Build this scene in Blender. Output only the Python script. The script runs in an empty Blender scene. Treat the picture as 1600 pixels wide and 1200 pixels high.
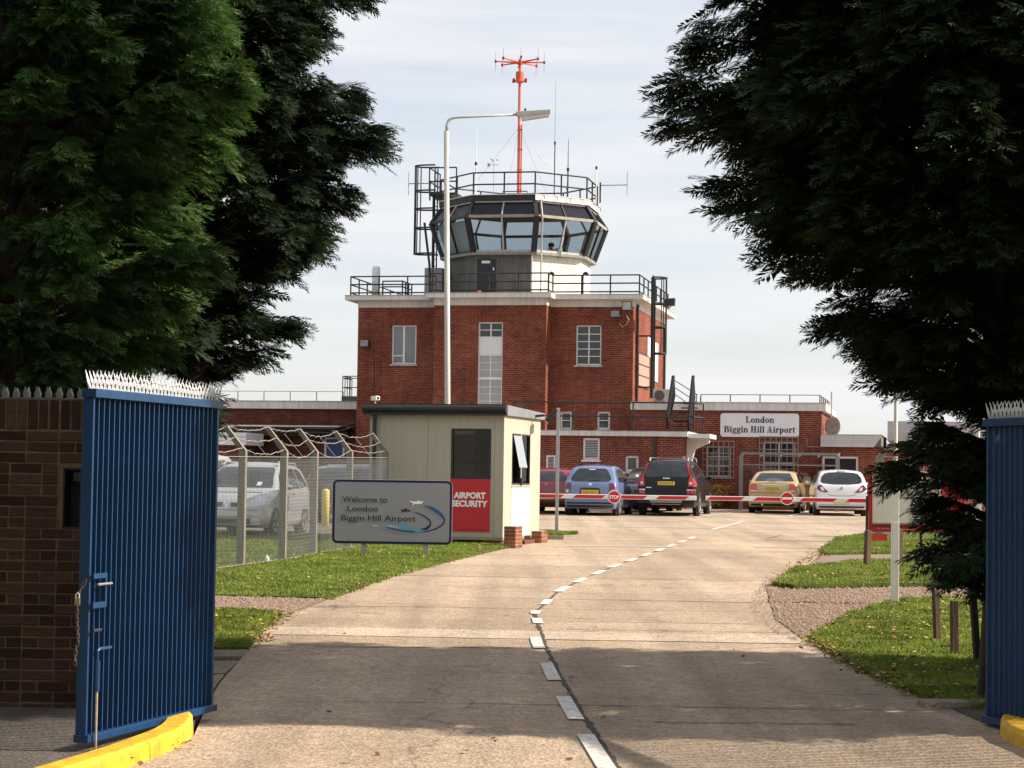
import bpy, math, random
import numpy as np
from mathutils import Vector, Matrix
from mathutils.bvhtree import BVHTree

R = math.radians
rnd = random.Random(11)
S = bpy.context.scene
C = S.collection
V = Vector

# ------------------------------------------------------------------ camera
FPX = 3200.0                      # focal length in pixels of the 1600 px wide photograph
CAM = V((0.0, 0.0, 1.67))
PITCH, ROLL = math.atan(150 / 3200), R(0.85)
_f = V((0, math.cos(PITCH), math.sin(PITCH)))
_r0 = V((1, 0, 0))
_u0 = V((0, -math.sin(PITCH), math.cos(PITCH)))
_r = _r0 * math.cos(ROLL) + _u0 * math.sin(ROLL)
_u = _u0 * math.cos(ROLL) - _r0 * math.sin(ROLL)
cd = bpy.data.cameras.new('camera')
cd.sensor_fit, cd.sensor_width, cd.lens = 'HORIZONTAL', 36, 36 * FPX / 1600
cd.clip_start, cd.clip_end = 0.5, 3000
cam = bpy.data.objects.new('camera', cd)
C.objects.link(cam)
cam.matrix_world = Matrix(((_r.x, _u.x, -_f.x, CAM.x), (_r.y, _u.y, -_f.y, CAM.y), (_r.z, _u.z, -_f.z, CAM.z), (0, 0, 0, 1)))
S.camera = cam

# ------------------------------------------------------------------ light
SUN_DIR = V((1.0, -0.05, 0)).normalized()
SUN_EL = R(34)
sd = bpy.data.lights.new('sun', 'SUN')
sd.energy, sd.angle, sd.color = 5.0, R(0.53), (1.0, 0.90, 0.76)
sun = bpy.data.objects.new('sun', sd)
C.objects.link(sun)
to_sun = V((SUN_DIR.x * math.cos(SUN_EL), SUN_DIR.y * math.cos(SUN_EL), math.sin(SUN_EL)))
sun.rotation_euler = to_sun.to_track_quat('Z', 'Y').to_euler()
sun.location = (40, 10, 40)

W = bpy.data.worlds.new('World')
S.world = W
W.use_nodes = True
nt = W.node_tree
for n in list(nt.nodes):
    nt.nodes.remove(n)
def wn(t, **k):
    n = nt.nodes.new(t)
    for a, b in k.items():
        setattr(n, a, b)
    return n
sky = wn('ShaderNodeTexSky', sky_type='NISHITA', sun_disc=False)
sky.sun_elevation, sky.sun_rotation = SUN_EL, math.atan2(SUN_DIR.x, SUN_DIR.y)
sky.air_density, sky.dust_density, sky.ozone_density = 1.0, 1.2, 1.0
tc = wn('ShaderNodeTexCoord')
mp = wn('ShaderNodeMapping'); mp.inputs['Scale'].default_value = (1.3, 1.3, 13.0); mp.inputs['Location'].default_value = (0.4, 0.1, 0.35)
nz = wn('ShaderNodeTexNoise'); nz.inputs['Scale'].default_value = 2.2; nz.inputs['Detail'].default_value = 7; nz.inputs['Roughness'].default_value = 0.55
rp = wn('ShaderNodeValToRGB'); rp.color_ramp.elements[0].position = 0.34; rp.color_ramp.elements[1].position = 0.64
rp.color_ramp.elements[0].color = (0.48, 0.48, 0.48, 1); rp.color_ramp.elements[1].color = (0.97, 0.97, 0.97, 1)
mx = wn('ShaderNodeMix', data_type='RGBA'); mx.inputs['B'].default_value = (5.55, 5.55, 5.7, 1)
bg = wn('ShaderNodeBackground'); bg.inputs['Strength'].default_value = 0.1
wo = wn('ShaderNodeOutputWorld')
L_ = nt.links.new
L_(tc.outputs['Generated'], mp.inputs['Vector']); L_(mp.outputs[0], nz.inputs['Vector'])
L_(nz.outputs['Fac'], rp.inputs[0]); L_(rp.outputs[0], mx.inputs['Factor'])
L_(sky.outputs[0], mx.inputs['A']); L_(mx.outputs['Result'], bg.inputs['Color']); L_(bg.outputs[0], wo.inputs[0])

S.view_settings.view_transform = 'Standard'
S.view_settings.look = 'None'
S.view_settings.gamma = 1
S.view_settings.use_curve_mapping = False
S.view_settings.exposure = 0.75
S.render.engine = 'CYCLES'
S.cycles.max_bounces = 6
S.cycles.transparent_max_bounces = 12
S.cycles.use_denoising = True

# ------------------------------------------------------------------ measuring helpers
SLOPE = 0.012
def gz(y):
    return SLOPE * (min(y, 72.0) - 12.0)
def ray(px, py):
    return (_f + _r * ((px - 800) / FPX) + _u * ((600 - py) / FPX))
def P(px, py, Y):
    d = ray(px, py); return CAM + d * (Y / d.y)
def G(px, py, dz=0.0):
    d = ray(px, py)
    t = (SLOPE * (0 - 12.0) + dz - CAM.z) / (d.z - SLOPE * d.y)
    p = CAM + d * t
    return p

def proto(mb, name, mat, parent, loc):
    """first of a row of alike parts: shape about its own origin, set at loc in the thing's frame"""
    o = mb.build(name, mat, None); o.parent = parent; o.location = V(loc) - ORG.get(parent.name, V((0, 0, 0))); return o

class Frame:
    def __init__(s, o, deg):
        s.o = V(o); a = R(deg); s.rz = -a
        s.ex = V((math.cos(a), -math.sin(a), 0)); s.ey = V((math.sin(a), math.cos(a), 0))
    def w(s, x, y, z):
        return s.o + s.ex * x + s.ey * y + V((0, 0, z))
    def d(s, px, py, dep):          # local (x, z) where the ray meets local y = dep
        r = ray(px, py); t = ((s.o - CAM).dot(s.ey) + dep) / r.dot(s.ey)
        q = CAM + r * t - s.o
        return q.dot(s.ex), q.z
    def x(s, px, py, xl):           # local (y, z) where the ray meets local x = xl
        r = ray(px, py); t = ((s.o - CAM).dot(s.ex) + xl) / r.dot(s.ex)
        q = CAM + r * t - s.o
        return q.dot(s.ey), q.z

# ------------------------------------------------------------------ materials
MATS = {}
def nodes_of(name):
    m = bpy.data.materials.new(name); m.use_nodes = True
    t = m.node_tree
    return m, t, t.nodes['Principled BSDF'], t.links.new
def nd(t, kind, **k):
    n = t.nodes.new(kind)
    for a, b in k.items():
        if a[0] == '_':
            n.inputs[a[1:].replace('_', ' ')].default_value = b
        else:
            setattr(n, a, b)
    return n
def M(name, col, rough=0.6, metal=0.0, var=0.18, vs=2.5, bump=0.0, bs=60.0, spec=0.5, coat=0.0, rand=0.0, streak=0.0, detail=5.0, stretch=None):
    """plain surface: base colour broken by two noises, optional fine relief, per-object variation and rain streaks"""
    if name in MATS:
        return MATS[name]
    m, t, b, L = nodes_of(name)
    b.inputs['Roughness'].default_value = rough; b.inputs['Metallic'].default_value = metal
    b.inputs['Specular IOR Level'].default_value = spec
    b.inputs['Coat Weight'].default_value = coat; b.inputs['Coat Roughness'].default_value = 0.05
    tc = nd(t, 'ShaderNodeTexCoord')
    src = tc.outputs['Object']
    if stretch:
        mpn = nd(t, 'ShaderNodeMapping', _Scale=stretch); L(src, mpn.inputs[0]); src = mpn.outputs[0]
    n1 = nd(t, 'ShaderNodeTexNoise', _Scale=vs, _Detail=detail, _Roughness=0.62); L(src, n1.inputs['Vector'])
    rm = nd(t, 'ShaderNodeMapRange', _From_Min=0.25, _From_Max=0.75, _To_Min=1 - var, _To_Max=1 + var); L(n1.outputs['Fac'], rm.inputs['Value'])
    fac = rm.outputs[0]
    if rand:
        oi = nd(t, 'ShaderNodeObjectInfo')
        r2 = nd(t, 'ShaderNodeMapRange', _To_Min=1 - rand, _To_Max=1 + rand); L(oi.outputs['Random'], r2.inputs['Value'])
        mu = nd(t, 'ShaderNodeMath', operation='MULTIPLY'); L(fac, mu.inputs[0]); L(r2.outputs[0], mu.inputs[1]); fac = mu.outputs[0]
    if streak:
        ms = nd(t, 'ShaderNodeMapping', _Scale=(7, 7, 0.45)); L(tc.outputs['Object'], ms.inputs[0])
        n3 = nd(t, 'ShaderNodeTexNoise', _Scale=1.6, _Detail=6.0, _Roughness=0.7); L(ms.outputs[0], n3.inputs['Vector'])
        r3 = nd(t, 'ShaderNodeMapRange', _From_Min=0.42, _From_Max=0.72, _To_Min=1.0, _To_Max=1 - streak); L(n3.outputs['Fac'], r3.inputs['Value'])
        mu2 = nd(t, 'ShaderNodeMath', operation='MULTIPLY'); L(fac, mu2.inputs[0]); L(r3.outputs[0], mu2.inputs[1]); fac = mu2.outputs[0]
    vm = nd(t, 'ShaderNodeVectorMath', operation='SCALE'); vm.inputs[0].default_value = col[:3]; L(fac, vm.inputs['Scale'])
    L(vm.outputs[0], b.inputs['Base Color'])
    if bump:
        n2 = nd(t, 'ShaderNodeTexNoise', _Scale=bs, _Detail=3.0); L(src, n2.inputs['Vector'])
        bp = nd(t, 'ShaderNodeBump', _Strength=bump, _Distance=0.01); L(n2.outputs['Fac'], bp.inputs['Height']); L(bp.outputs[0], b.inputs['Normal'])
    MATS[name] = m
    return m

def brick_far(name, c1, c2, mortar, bw=0.225, rh=0.075, dirt=0.35):
    """brickwork too far away to take apart: courses along x+y and z"""
    m, t, b, L = nodes_of(name)
    b.inputs['Roughness'].default_value = 0.9; b.inputs['Specular IOR Level'].default_value = 0.15
    tc = nd(t, 'ShaderNodeTexCoord'); sp = nd(t, 'ShaderNodeSeparateXYZ'); L(tc.outputs['Object'], sp.inputs[0])
    ad = nd(t, 'ShaderNodeMath', operation='ADD'); L(sp.outputs[0], ad.inputs[0]); L(sp.outputs[1], ad.inputs[1])
    cb = nd(t, 'ShaderNodeCombineXYZ'); L(ad.outputs[0], cb.inputs[0]); L(sp.outputs[2], cb.inputs[1])
    bt = nd(t, 'ShaderNodeTexBrick', _Color1=c1 + (1,), _Color2=c2 + (1,), _Mortar=mortar + (1,), _Scale=1.0, _Mortar_Size=0.011, _Bias=0.0)
    bt.inputs['Brick Width'].default_value = bw; bt.inputs['Row Height'].default_value = rh; bt.inputs['Mortar Smooth'].default_value = 0.2
    L(cb.outputs[0], bt.inputs['Vector'])
    n1 = nd(t, 'ShaderNodeTexNoise', _Scale=0.7, _Detail=8.0, _Roughness=0.7); L(tc.outputs['Object'], n1.inputs['Vector'])
    r1 = nd(t, 'ShaderNodeMapRange', _From_Min=0.3, _From_Max=0.7, _To_Min=1 - dirt, _To_Max=1 + dirt * 0.6); L(n1.outputs['Fac'], r1.inputs['Value'])
    ms = nd(t, 'ShaderNodeMapping', _Scale=(4.4, 4.4, 13.0)); L(tc.outputs['Object'], ms.inputs[0])
    n2 = nd(t, 'ShaderNodeTexNoise', _Scale=1.0, _Detail=2.0); L(ms.outputs[0], n2.inputs['Vector'])
    r2 = nd(t, 'ShaderNodeMapRange', _From_Min=0.3, _From_Max=0.7, _To_Min=0.78, _To_Max=1.24); L(n2.outputs['Fac'], r2.inputs['Value'])
    mu = nd(t, 'ShaderNodeMath', operation='MULTIPLY'); L(r1.outputs[0], mu.inputs[0]); L(r2.outputs[0], mu.inputs[1])
    mk = nd(t, 'ShaderNodeMapping', _Scale=(2.2, 2.2, 0.22)); L(tc.outputs['Object'], mk.inputs[0])
    n4 = nd(t, 'ShaderNodeTexNoise', _Scale=1.5, _Detail=6.0, _Roughness=0.7); L(mk.outputs[0], n4.inputs['Vector'])
    r4 = nd(t, 'ShaderNodeMapRange', _From_Min=0.52, _From_Max=0.74, _To_Min=1.0, _To_Max=0.62); L(n4.outputs['Fac'], r4.inputs['Value'])
    mu4 = nd(t, 'ShaderNodeMath', operation='MULTIPLY'); L(mu.outputs[0], mu4.inputs[0]); L(r4.outputs[0], mu4.inputs[1]); mu = mu4
    vm = nd(t, 'ShaderNodeVectorMath', operation='SCALE'); L(bt.outputs['Color'], vm.inputs[0]); L(mu.outputs[0], vm.inputs['Scale'])
    L(vm.outputs[0], b.inputs['Base Color'])
    bp = nd(t, 'ShaderNodeBump', _Strength=0.6, _Distance=0.01, invert=True); L(bt.outputs['Fac'], bp.inputs['Height']); L(bp.outputs[0], b.inputs['Normal'])
    return m

def clear_glass(name, tint=(0.8, 0.86, 0.88), gloss=1.0):
    m = bpy.data.materials.new(name); m.use_nodes = True; t = m.node_tree; L = t.links.new
    t.nodes.remove(t.nodes['Principled BSDF'])
    tr = nd(t, 'ShaderNodeBsdfTransparent', _Color=tint + (1,)); gl = nd(t, 'ShaderNodeBsdfGlossy', _Roughness=0.02)
    gl.inputs['Color'].default_value = (gloss, gloss, gloss, 1)
    lw = nd(t, 'ShaderNodeLayerWeight', _Blend=0.5); pw = nd(t, 'ShaderNodeMath', operation='POWER'); L(lw.outputs['Facing'], pw.inputs[0]); pw.inputs[1].default_value = 5.0
    fr = nd(t, 'ShaderNodeMapRange', _To_Min=0.06, _To_Max=1.0); L(pw.outputs[0], fr.inputs['Value']); mxs = nd(t, 'ShaderNodeMixShader')
    L(fr.outputs[0], mxs.inputs[0]); L(tr.outputs[0], mxs.inputs[1]); L(gl.outputs[0], mxs.inputs[2])
    L(mxs.outputs[0], t.nodes['Material Output'].inputs[0])
    return m

def leaf_mat(name, col, trans=0.25, var=0.45):
    m, t, b, L = nodes_of(name)
    b.inputs['Roughness'].default_value = 0.55; b.inputs['Specular IOR Level'].default_value = 0.25
    tc = nd(t, 'ShaderNodeTexCoord'); n1 = nd(t, 'ShaderNodeTexNoise', _Scale=1.9, _Detail=6.0, _Roughness=0.7); L(tc.outputs['Object'], n1.inputs['Vector'])
    r1 = nd(t, 'ShaderNodeMapRange', _From_Min=0.3, _From_Max=0.7, _To_Min=1 - var, _To_Max=1 + var); L(n1.outputs['Fac'], r1.inputs['Value'])
    vm = nd(t, 'ShaderNodeVectorMath', operation='SCALE'); vm.inputs[0].default_value = col; L(r1.outputs[0], vm.inputs['Scale'])
    L(vm.outputs[0], b.inputs['Base Color'])
    tl = nd(t, 'ShaderNodeBsdfTranslucent'); L(vm.outputs[0], tl.inputs['Color'])
    mxs = nd(t, 'ShaderNodeMixShader'); mxs.inputs[0].default_value = trans
    L(b.outputs[0], mxs.inputs[1]); L(tl.outputs[0], mxs.inputs[2]); L(mxs.outputs[0], t.nodes['Material Output'].inputs[0])
    return m

def speckle(m, col, lo=0.60, hi=0.66, scale=22.0, stretch=(1, 1, 1)):
    """chips and scabs of another colour showing through a coat"""
    t = m.node_tree; b = t.nodes['Principled BSDF']; L = t.links.new; src = b.inputs['Base Color'].links[0].from_socket
    g = nd(t, 'ShaderNodeNewGeometry'); mp_ = nd(t, 'ShaderNodeMapping', _Scale=stretch); L(g.outputs['Position'], mp_.inputs[0])
    n = nd(t, 'ShaderNodeTexNoise', _Scale=scale, _Detail=7.0, _Roughness=0.72); L(mp_.outputs[0], n.inputs['Vector'])
    r = nd(t, 'ShaderNodeMapRange', _From_Min=lo, _From_Max=hi); L(n.outputs['Fac'], r.inputs['Value'])
    x = nd(t, 'ShaderNodeMix', data_type='RGBA', _B=col + (1,)); L(r.outputs[0], x.inputs['Factor']); L(src, x.inputs['A']); L(x.outputs['Result'], b.inputs['Base Color'])
def paint(name, col, rough=0.28, metal=0.0):
    return M(name, col, rough=rough, metal=metal, var=0.05, vs=3, coat=0.9, spec=0.5)

# ------------------------------------------------------------------ objects
ORG = {}
def tag(o, label=None, cat=None, group=None, kind=None):
    if label: o['label'] = label
    if cat: o['category'] = cat
    if group: o['group'] = group
    if kind: o['kind'] = kind
    return o
def thing(name, label, cat, loc=(0, 0, 0), rz=0.0, group=None, local=False):
    o = bpy.data.objects.new(name, None); C.objects.link(o)
    o.empty_display_size = 0.2
    o.location = loc; o.rotation_euler = (0, 0, rz)
    tag(o, label, cat, group)
    if not local:
        ORG[o.name] = V(loc)
    return o
def link_mesh(name, me, mat, parent=None, smooth=False):
    if mat: me.materials.append(mat)
    if smooth:
        me.polygons.foreach_set('use_smooth', [True] * len(me.polygons))
    o = bpy.data.objects.new(name, me); C.objects.link(o)
    if parent:
        o.parent = parent
        if parent.name in ORG: ORG[o.name] = ORG[parent.name]
    return o
def share(name, src, parent, loc, rot=(0, 0, 0), scale=(1, 1, 1)):
    o = bpy.data.objects.new(name, src.data); C.objects.link(o)
    o.parent = parent; o.location = loc; o.rotation_euler = rot; o.scale = scale
    return o

class MB:
    def __init__(s):
        s.v, s.f = [], []
    def add(s, vs, fs):
        n = len(s.v); s.v += [tuple(p) for p in vs]; s.f += [tuple(i + n for i in f) for f in fs]; return s
    def box(s, x0, x1, y0, y1, z0, z1):
        return s.add([(x0, y0, z0), (x1, y0, z0), (x1, y1, z0), (x0, y1, z0), (x0, y0, z1), (x1, y0, z1), (x1, y1, z1), (x0, y1, z1)],
                     [(0, 3, 2, 1), (4, 5, 6, 7), (0, 1, 5, 4), (1, 2, 6, 5), (2, 3, 7, 6), (3, 0, 4, 7)])
    def bar(s, a, b, w, h, up=(0, 0, 1)):
        """a rectangular bar from a to b, w wide across and h along up"""
        a, b = V(a), V(b); d = (b - a).normalized(); up = V(up)
        if abs(d.dot(up)) > 0.98: up = V((0, 1, 0))
        sx = d.cross(up).normalized() * (w / 2); sz = sx.cross(d).normalized() * (h / 2)
        q = [-sx - sz, sx - sz, sx + sz, -sx + sz]
        return s.add([a + k for k in q] + [b + k for k in q], [(3, 2, 1, 0), (4, 5, 6, 7), (0, 1, 5, 4), (1, 2, 6, 5), (2, 3, 7, 6), (3, 0, 4, 7)])
    def tube(s, pts, r, n=6, closed=False):
        pts = [V(p) for p in pts]; k = len(pts); rs = r if isinstance(r, (list, tuple)) else [r] * k
        vs, fs = [], []
        ref = None
        for i, p in enumerate(pts):
            a = pts[i - 1] if (i > 0 or closed) else p; b = pts[(i + 1) % k] if (i < k - 1 or closed) else p
            d = (b - a).normalized()
            if ref is None:
                ref = V((0, 0, 1)) if abs(d.z) < 0.9 else V((1, 0, 0))
            u = d.cross(ref).normalized(); w = u.cross(d).normalized(); ref = w
            vs += [p + (u * math.cos(2 * math.pi * j / n) + w * math.sin(2 * math.pi * j / n)) * rs[i] for j in range(n)]
        for i in range(k if closed else k - 1):
            i2 = (i + 1) % k
            fs += [(i * n + j, i * n + (j + 1) % n, i2 * n + (j + 1) % n, i2 * n + j) for j in range(n)]
        if not closed:
            fs += [tuple(range(n))[::-1], tuple((k - 1) * n + j for j in range(n))]
        return s.add(vs, fs)
    def prism(s, poly, fn, a, b):
        """polygon (any simple outline) swept from a to b through fn(u, v, t)"""
        n = len(poly)
        vs = [fn(u, v, a) for u, v in poly] + [fn(u, v, b) for u, v in poly]
        return s.add(vs, [tuple(range(n))[::-1], tuple(range(n, 2 * n))] + [(i, (i + 1) % n, n + (i + 1) % n, n + i) for i in range(n)])
    def lathe(s, prof, c, axis='z', n=20):
        """(r, h) profile turned about an axis through c"""
        c = V(c); vs, fs = [], []
        for r, h in prof:
            for j in range(n):
                a = 2 * math.pi * j / n; x, y = r * math.cos(a), r * math.sin(a)
                q = {'z': (x, y, h), 'y': (x, h, y), 'x': (h, x, y)}[axis]
                vs.append(c + V(q))
        for i in range(len(prof) - 1):
            fs += [(i * n + j, i * n + (j + 1) % n, (i + 1) * n + (j + 1) % n, (i + 1) * n + j) for j in range(n)]
        fs += [tuple(range(n))[::-1], tuple((len(prof) - 1) * n + j for j in range(n))]
        return s.add(vs, fs)
    def build(s, name, mat, parent=None, smooth=False, bevel=0.0, kind=None, label=None):
        o_ = ORG.get(parent.name) if parent else None
        vs = [(x - o_.x, y - o_.y, z - o_.z) for x, y, z in s.v] if o_ else s.v
        me = bpy.data.meshes.new(name); me.from_pydata(vs, [], s.f); me.update()
        o = link_mesh(name, me, mat, parent, smooth)
        if bevel:
            bv = o.modifiers.new('bevel', 'BEVEL'); bv.width = bevel; bv.segments = 2; bv.limit_method = 'ANGLE'; bv.angle_limit = R(40)
        if kind: o['kind'] = kind
        if label: o['label'] = label
        return o

def np_mesh(name, verts, tris, mat, parent=None, org=None):
    """large triangle mesh from numpy arrays"""
    if parent and parent.name in ORG:
        verts = verts - np.array(ORG[parent.name])
    me = bpy.data.meshes.new(name)
    me.vertices.add(len(verts)); me.vertices.foreach_set('co', np.ascontiguousarray(verts, np.float32).ravel())
    me.loops.add(tris.size); me.loops.foreach_set('vertex_index', np.ascontiguousarray(tris, np.int32).ravel())
    me.polygons.add(len(tris)); me.polygons.foreach_set('loop_start', np.arange(0, tris.size, 3, dtype=np.int32))
    me.update(calc_edges=True)
    return link_mesh(name, me, mat, parent)

def text_mb(s, size, extrude=0.0015, align='LEFT', spacing=1.0, offset=0.0):
    cu = bpy.data.curves.new('lettering', 'FONT'); cu.body = s; cu.size = size; cu.extrude = extrude; cu.align_x = align
    cu.space_character = spacing; cu.offset = offset; cu.resolution_u = 3
    ob = bpy.data.objects.new('lettering', cu)
    me = bpy.data.meshes.new_from_object(ob)
    vs = [tuple(v.co) for v in me.vertices]; fs = [tuple(p.vertices) for p in me.polygons]
    bpy.data.objects.remove(ob); bpy.data.curves.remove(cu); bpy.data.meshes.remove(me)
    return vs, fs
def text_on(name, s, size, origin, ux, uy, mat, parent, width=None, bold=0.0, align='LEFT', spacing=1.0):
    """flat lettering: x runs along ux, y along uy, starting at origin; width squeezes it to a measured length"""
    vs, fs = text_mb(s, size, align=align, spacing=spacing, offset=bold)
    xs = [v[0] for v in vs]; k = width / (max(xs) - min(xs)) if width else 1.0
    x0 = min(xs) if (width and align == 'LEFT') else 0.0
    ux, uy, o = V(ux), V(uy), V(origin); n = ux.cross(uy)
    mb = MB(); mb.add([o + ux * ((x - x0) * k) + uy * y + n * z for x, y, z in vs], fs)
    return mb.build(name, mat, parent)
def rrect(w, h, r, n=5):
    pts = []
    for cx, cy, a0 in ((w / 2 - r, h / 2 - r, 0), (-w / 2 + r, h / 2 - r, 90), (-w / 2 + r, -h / 2 + r, 180), (w / 2 - r, -h / 2 + r, 270)):
        pts += [(cx + r * math.cos(R(a0 + 90 * i / n)), cy + r * math.sin(R(a0 + 90 * i / n))) for i in range(n + 1)]
    return pts
# ------------------------------------------------------------------ ground
def concrete_mat(name, col, col2, crack=True, rand=0.10):
    m, t, b, L = nodes_of(name)
    b.inputs['Roughness'].default_value = 0.92; b.inputs['Specular IOR Level'].default_value = 0.12
    tc = nd(t, 'ShaderNodeTexCoord'); geo = nd(t, 'ShaderNodeNewGeometry')
    pos = geo.outputs['Position']
    n1 = nd(t, 'ShaderNodeTexNoise', _Scale=0.55, _Detail=9.0, _Roughness=0.68, _Distortion=0.4); L(pos, n1.inputs['Vector'])
    r1 = nd(t, 'ShaderNodeMapRange', _From_Min=0.32, _From_Max=0.68); L(n1.outputs['Fac'], r1.inputs['Value'])
    mxc = nd(t, 'ShaderNodeMix', data_type='RGBA', _A=col + (1,), _B=col2 + (1,)); L(r1.outputs[0], mxc.inputs['Factor'])
    # exposed aggregate: coarse and fine grains
    v1 = nd(t, 'ShaderNodeTexVoronoi', _Scale=45.0); L(pos, v1.inputs['Vector'])
    sp = nd(t, 'ShaderNodeSeparateColor'); L(v1.outputs['Color'], sp.inputs[0])
    r2 = nd(t, 'ShaderNodeMapRange', _To_Min=0.74, _To_Max=1.24); L(sp.outputs[0], r2.inputs['Value'])
    n3 = nd(t, 'ShaderNodeTexNoise', _Scale=7.0, _Detail=6.0, _Roughness=0.75); L(pos, n3.inputs['Vector'])
    r3 = nd(t, 'ShaderNodeMapRange', _From_Min=0.25, _From_Max=0.75, _To_Min=0.74, _To_Max=1.22); L(n3.outputs['Fac'], r3.inputs['Value'])
    # tyre-worn streaks along the way
    ms = nd(t, 'ShaderNodeMapping', _Scale=(1.7, 0.09, 1)); L(pos, ms.inputs[0])
    n4 = nd(t, 'ShaderNodeTexNoise', _Scale=1.0, _Detail=4.0); L(ms.outputs[0], n4.inputs['Vector'])
    r4 = nd(t, 'ShaderNodeMapRange', _From_Min=0.35, _From_Max=0.65, _To_Min=0.82, _To_Max=1.09); L(n4.outputs['Fac'], r4.inputs['Value'])
    oi = nd(t, 'ShaderNodeObjectInfo')
    r5 = nd(t, 'ShaderNodeMapRange', _To_Min=1 - rand, _To_Max=1 + rand); L(oi.outputs['Random'], r5.inputs['Value'])
    fac = r2.outputs[0]
    for o in (r3.outputs[0], r4.outputs[0], r5.outputs[0]):
        mu = nd(t, 'ShaderNodeMath', operation='MULTIPLY'); L(fac, mu.inputs[0]); L(o, mu.inputs[1]); fac = mu.outputs[0]
    if crack:
        nw = nd(t, 'ShaderNodeTexNoise', _Scale=1.3, _Detail=5.0); L(pos, nw.inputs['Vector'])
        va = nd(t, 'ShaderNodeVectorMath', operation='SCALE', _Scale=0.9); L(nw.outputs['Color'], va.inputs[0])
        vb = nd(t, 'ShaderNodeVectorMath', operation='ADD'); L(pos, vb.inputs[0]); L(va.outputs[0], vb.inputs[1])
        vc = nd(t, 'ShaderNodeTexVoronoi', feature='DISTANCE_TO_EDGE', _Scale=0.17); L(vb.outputs[0], vc.inputs['Vector'])
        rc = nd(t, 'ShaderNodeMapRange', _From_Min=0.0015, _From_Max=0.0045, _To_Min=0.72, _To_Max=1.0); L(vc.outputs['Distance'], rc.inputs['Value'])
        mu = nd(t, 'ShaderNodeMath', operation='MULTIPLY'); L(fac, mu.inputs[0]); L(rc.outputs[0], mu.inputs[1]); fac = mu.outputs[0]
        # oil spots
        vo = nd(t, 'ShaderNodeTexVoronoi', _Scale=0.8); L(vb.outputs[0], vo.inputs['Vector'])
        ro = nd(t, 'ShaderNodeMapRange', _From_Min=0.03, _From_Max=0.12, _To_Min=0.72, _To_Max=1.0); L(vo.outputs['Distance'], ro.inputs['Value'])
        mu = nd(t, 'ShaderNodeMath', operation='MULTIPLY'); L(fac, mu.inputs[0]); L(ro.outputs[0], mu.inputs[1]); fac = mu.outputs[0]
    vm = nd(t, 'ShaderNodeVectorMath', operation='SCALE'); L(mxc.outputs['Result'], vm.inputs[0]); L(fac, vm.inputs['Scale'])
    L(vm.outputs[0], b.inputs['Base Color'])
    bp = nd(t, 'ShaderNodeBump', _Strength=0.5, _Distance=0.012); L(v1.outputs['Distance'], bp.inputs['Height']); L(bp.outputs[0], b.inputs['Normal'])
    return m

m_conc = concrete_mat('road concrete', (0.445, 0.342, 0.250), (0.355, 0.268, 0.192))
m_park = concrete_mat('car park concrete', (0.445, 0.350, 0.262), (0.375, 0.290, 0.212))
m_patch = concrete_mat('trench concrete', (0.54, 0.44, 0.34), (0.46, 0.37, 0.28), crack=False, rand=0)
m_kerbc = concrete_mat('edging concrete', (0.33, 0.28, 0.22), (0.25, 0.21, 0.16), crack=False)
m_joint = M('joint dirt', (0.14, 0.108, 0.080), 0.95, var=0.3)
m_crackd = M('crack dirt', (0.05, 0.04, 0.03), 0.95, var=0.3)
m_asph = concrete_mat('old asphalt', (0.115, 0.098, 0.085), (0.085, 0.073, 0.064), crack=False)
m_lot = concrete_mat('lot asphalt', (0.22, 0.19, 0.16), (0.17, 0.15, 0.13), crack=False)
m_grav = M('gravel', (0.205, 0.138, 0.098), 0.95, var=0.45, vs=18, bump=0.9, bs=50, spec=0.1)
m_soil = M('turf soil', (0.075, 0.090, 0.022), 0.95, var=0.4, vs=3, bump=0.8, bs=30, spec=0.1)
m_terr = M('terrain', (0.075, 0.09, 0.03), 0.95, var=0.3, vs=0.2, spec=0.1)
m_white = M('road paint', (0.66, 0.63, 0.58), 0.85, var=0.12, vs=9, detail=9)
def wear_paint(m):
    """worn road paint: bare concrete shows through in flakes"""
    t = m.node_tree; b = t.nodes['Principled BSDF']; L = t.links.new; src = b.inputs['Base Color'].links[0].from_socket
    g = nd(t, 'ShaderNodeNewGeometry'); n = nd(t, 'ShaderNodeTexNoise', _Scale=16.0, _Detail=8.0, _Roughness=0.8); L(g.outputs['Position'], n.inputs['Vector'])
    r = nd(t, 'ShaderNodeMapRange', _From_Min=0.50, _From_Max=0.58); L(n.outputs['Fac'], r.inputs['Value'])
    x = nd(t, 'ShaderNodeMix', data_type='RGBA', _B=(0.40, 0.325, 0.25, 1)); L(r.outputs[0], x.inputs['Factor']); L(src, x.inputs['A']); L(x.outputs['Result'], b.inputs['Base Color'])
wear_paint(m_white)

mb = MB(); xs_ = [-900, -60, 60, 900]; ys_ = [-60, 12, 40, 72, 130, 2200]
vs = [(x, y, gz(max(y, -60)) - 0.10) for y in ys_ for x in xs_]
mb.add(vs, [(j * 4 + i, j * 4 + i + 1, (j + 1) * 4 + i + 1, (j + 1) * 4 + i) for j in range(5) for i in range(3)])
mb.build('ground', m_terr, kind='structure')

def poly_px(pts):
    return [(g.x, g.y) for g in (G(*p) for p in pts)]
def sheet(name, pts, top, mat, bot=-0.12, kind='structure', parent=None):
    mb = MB(); mb.prism(pts, lambda x, y, t: (x, y, gz(y) + t), bot, top)
    return mb.build(name, mat, parent, kind=kind)

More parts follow.
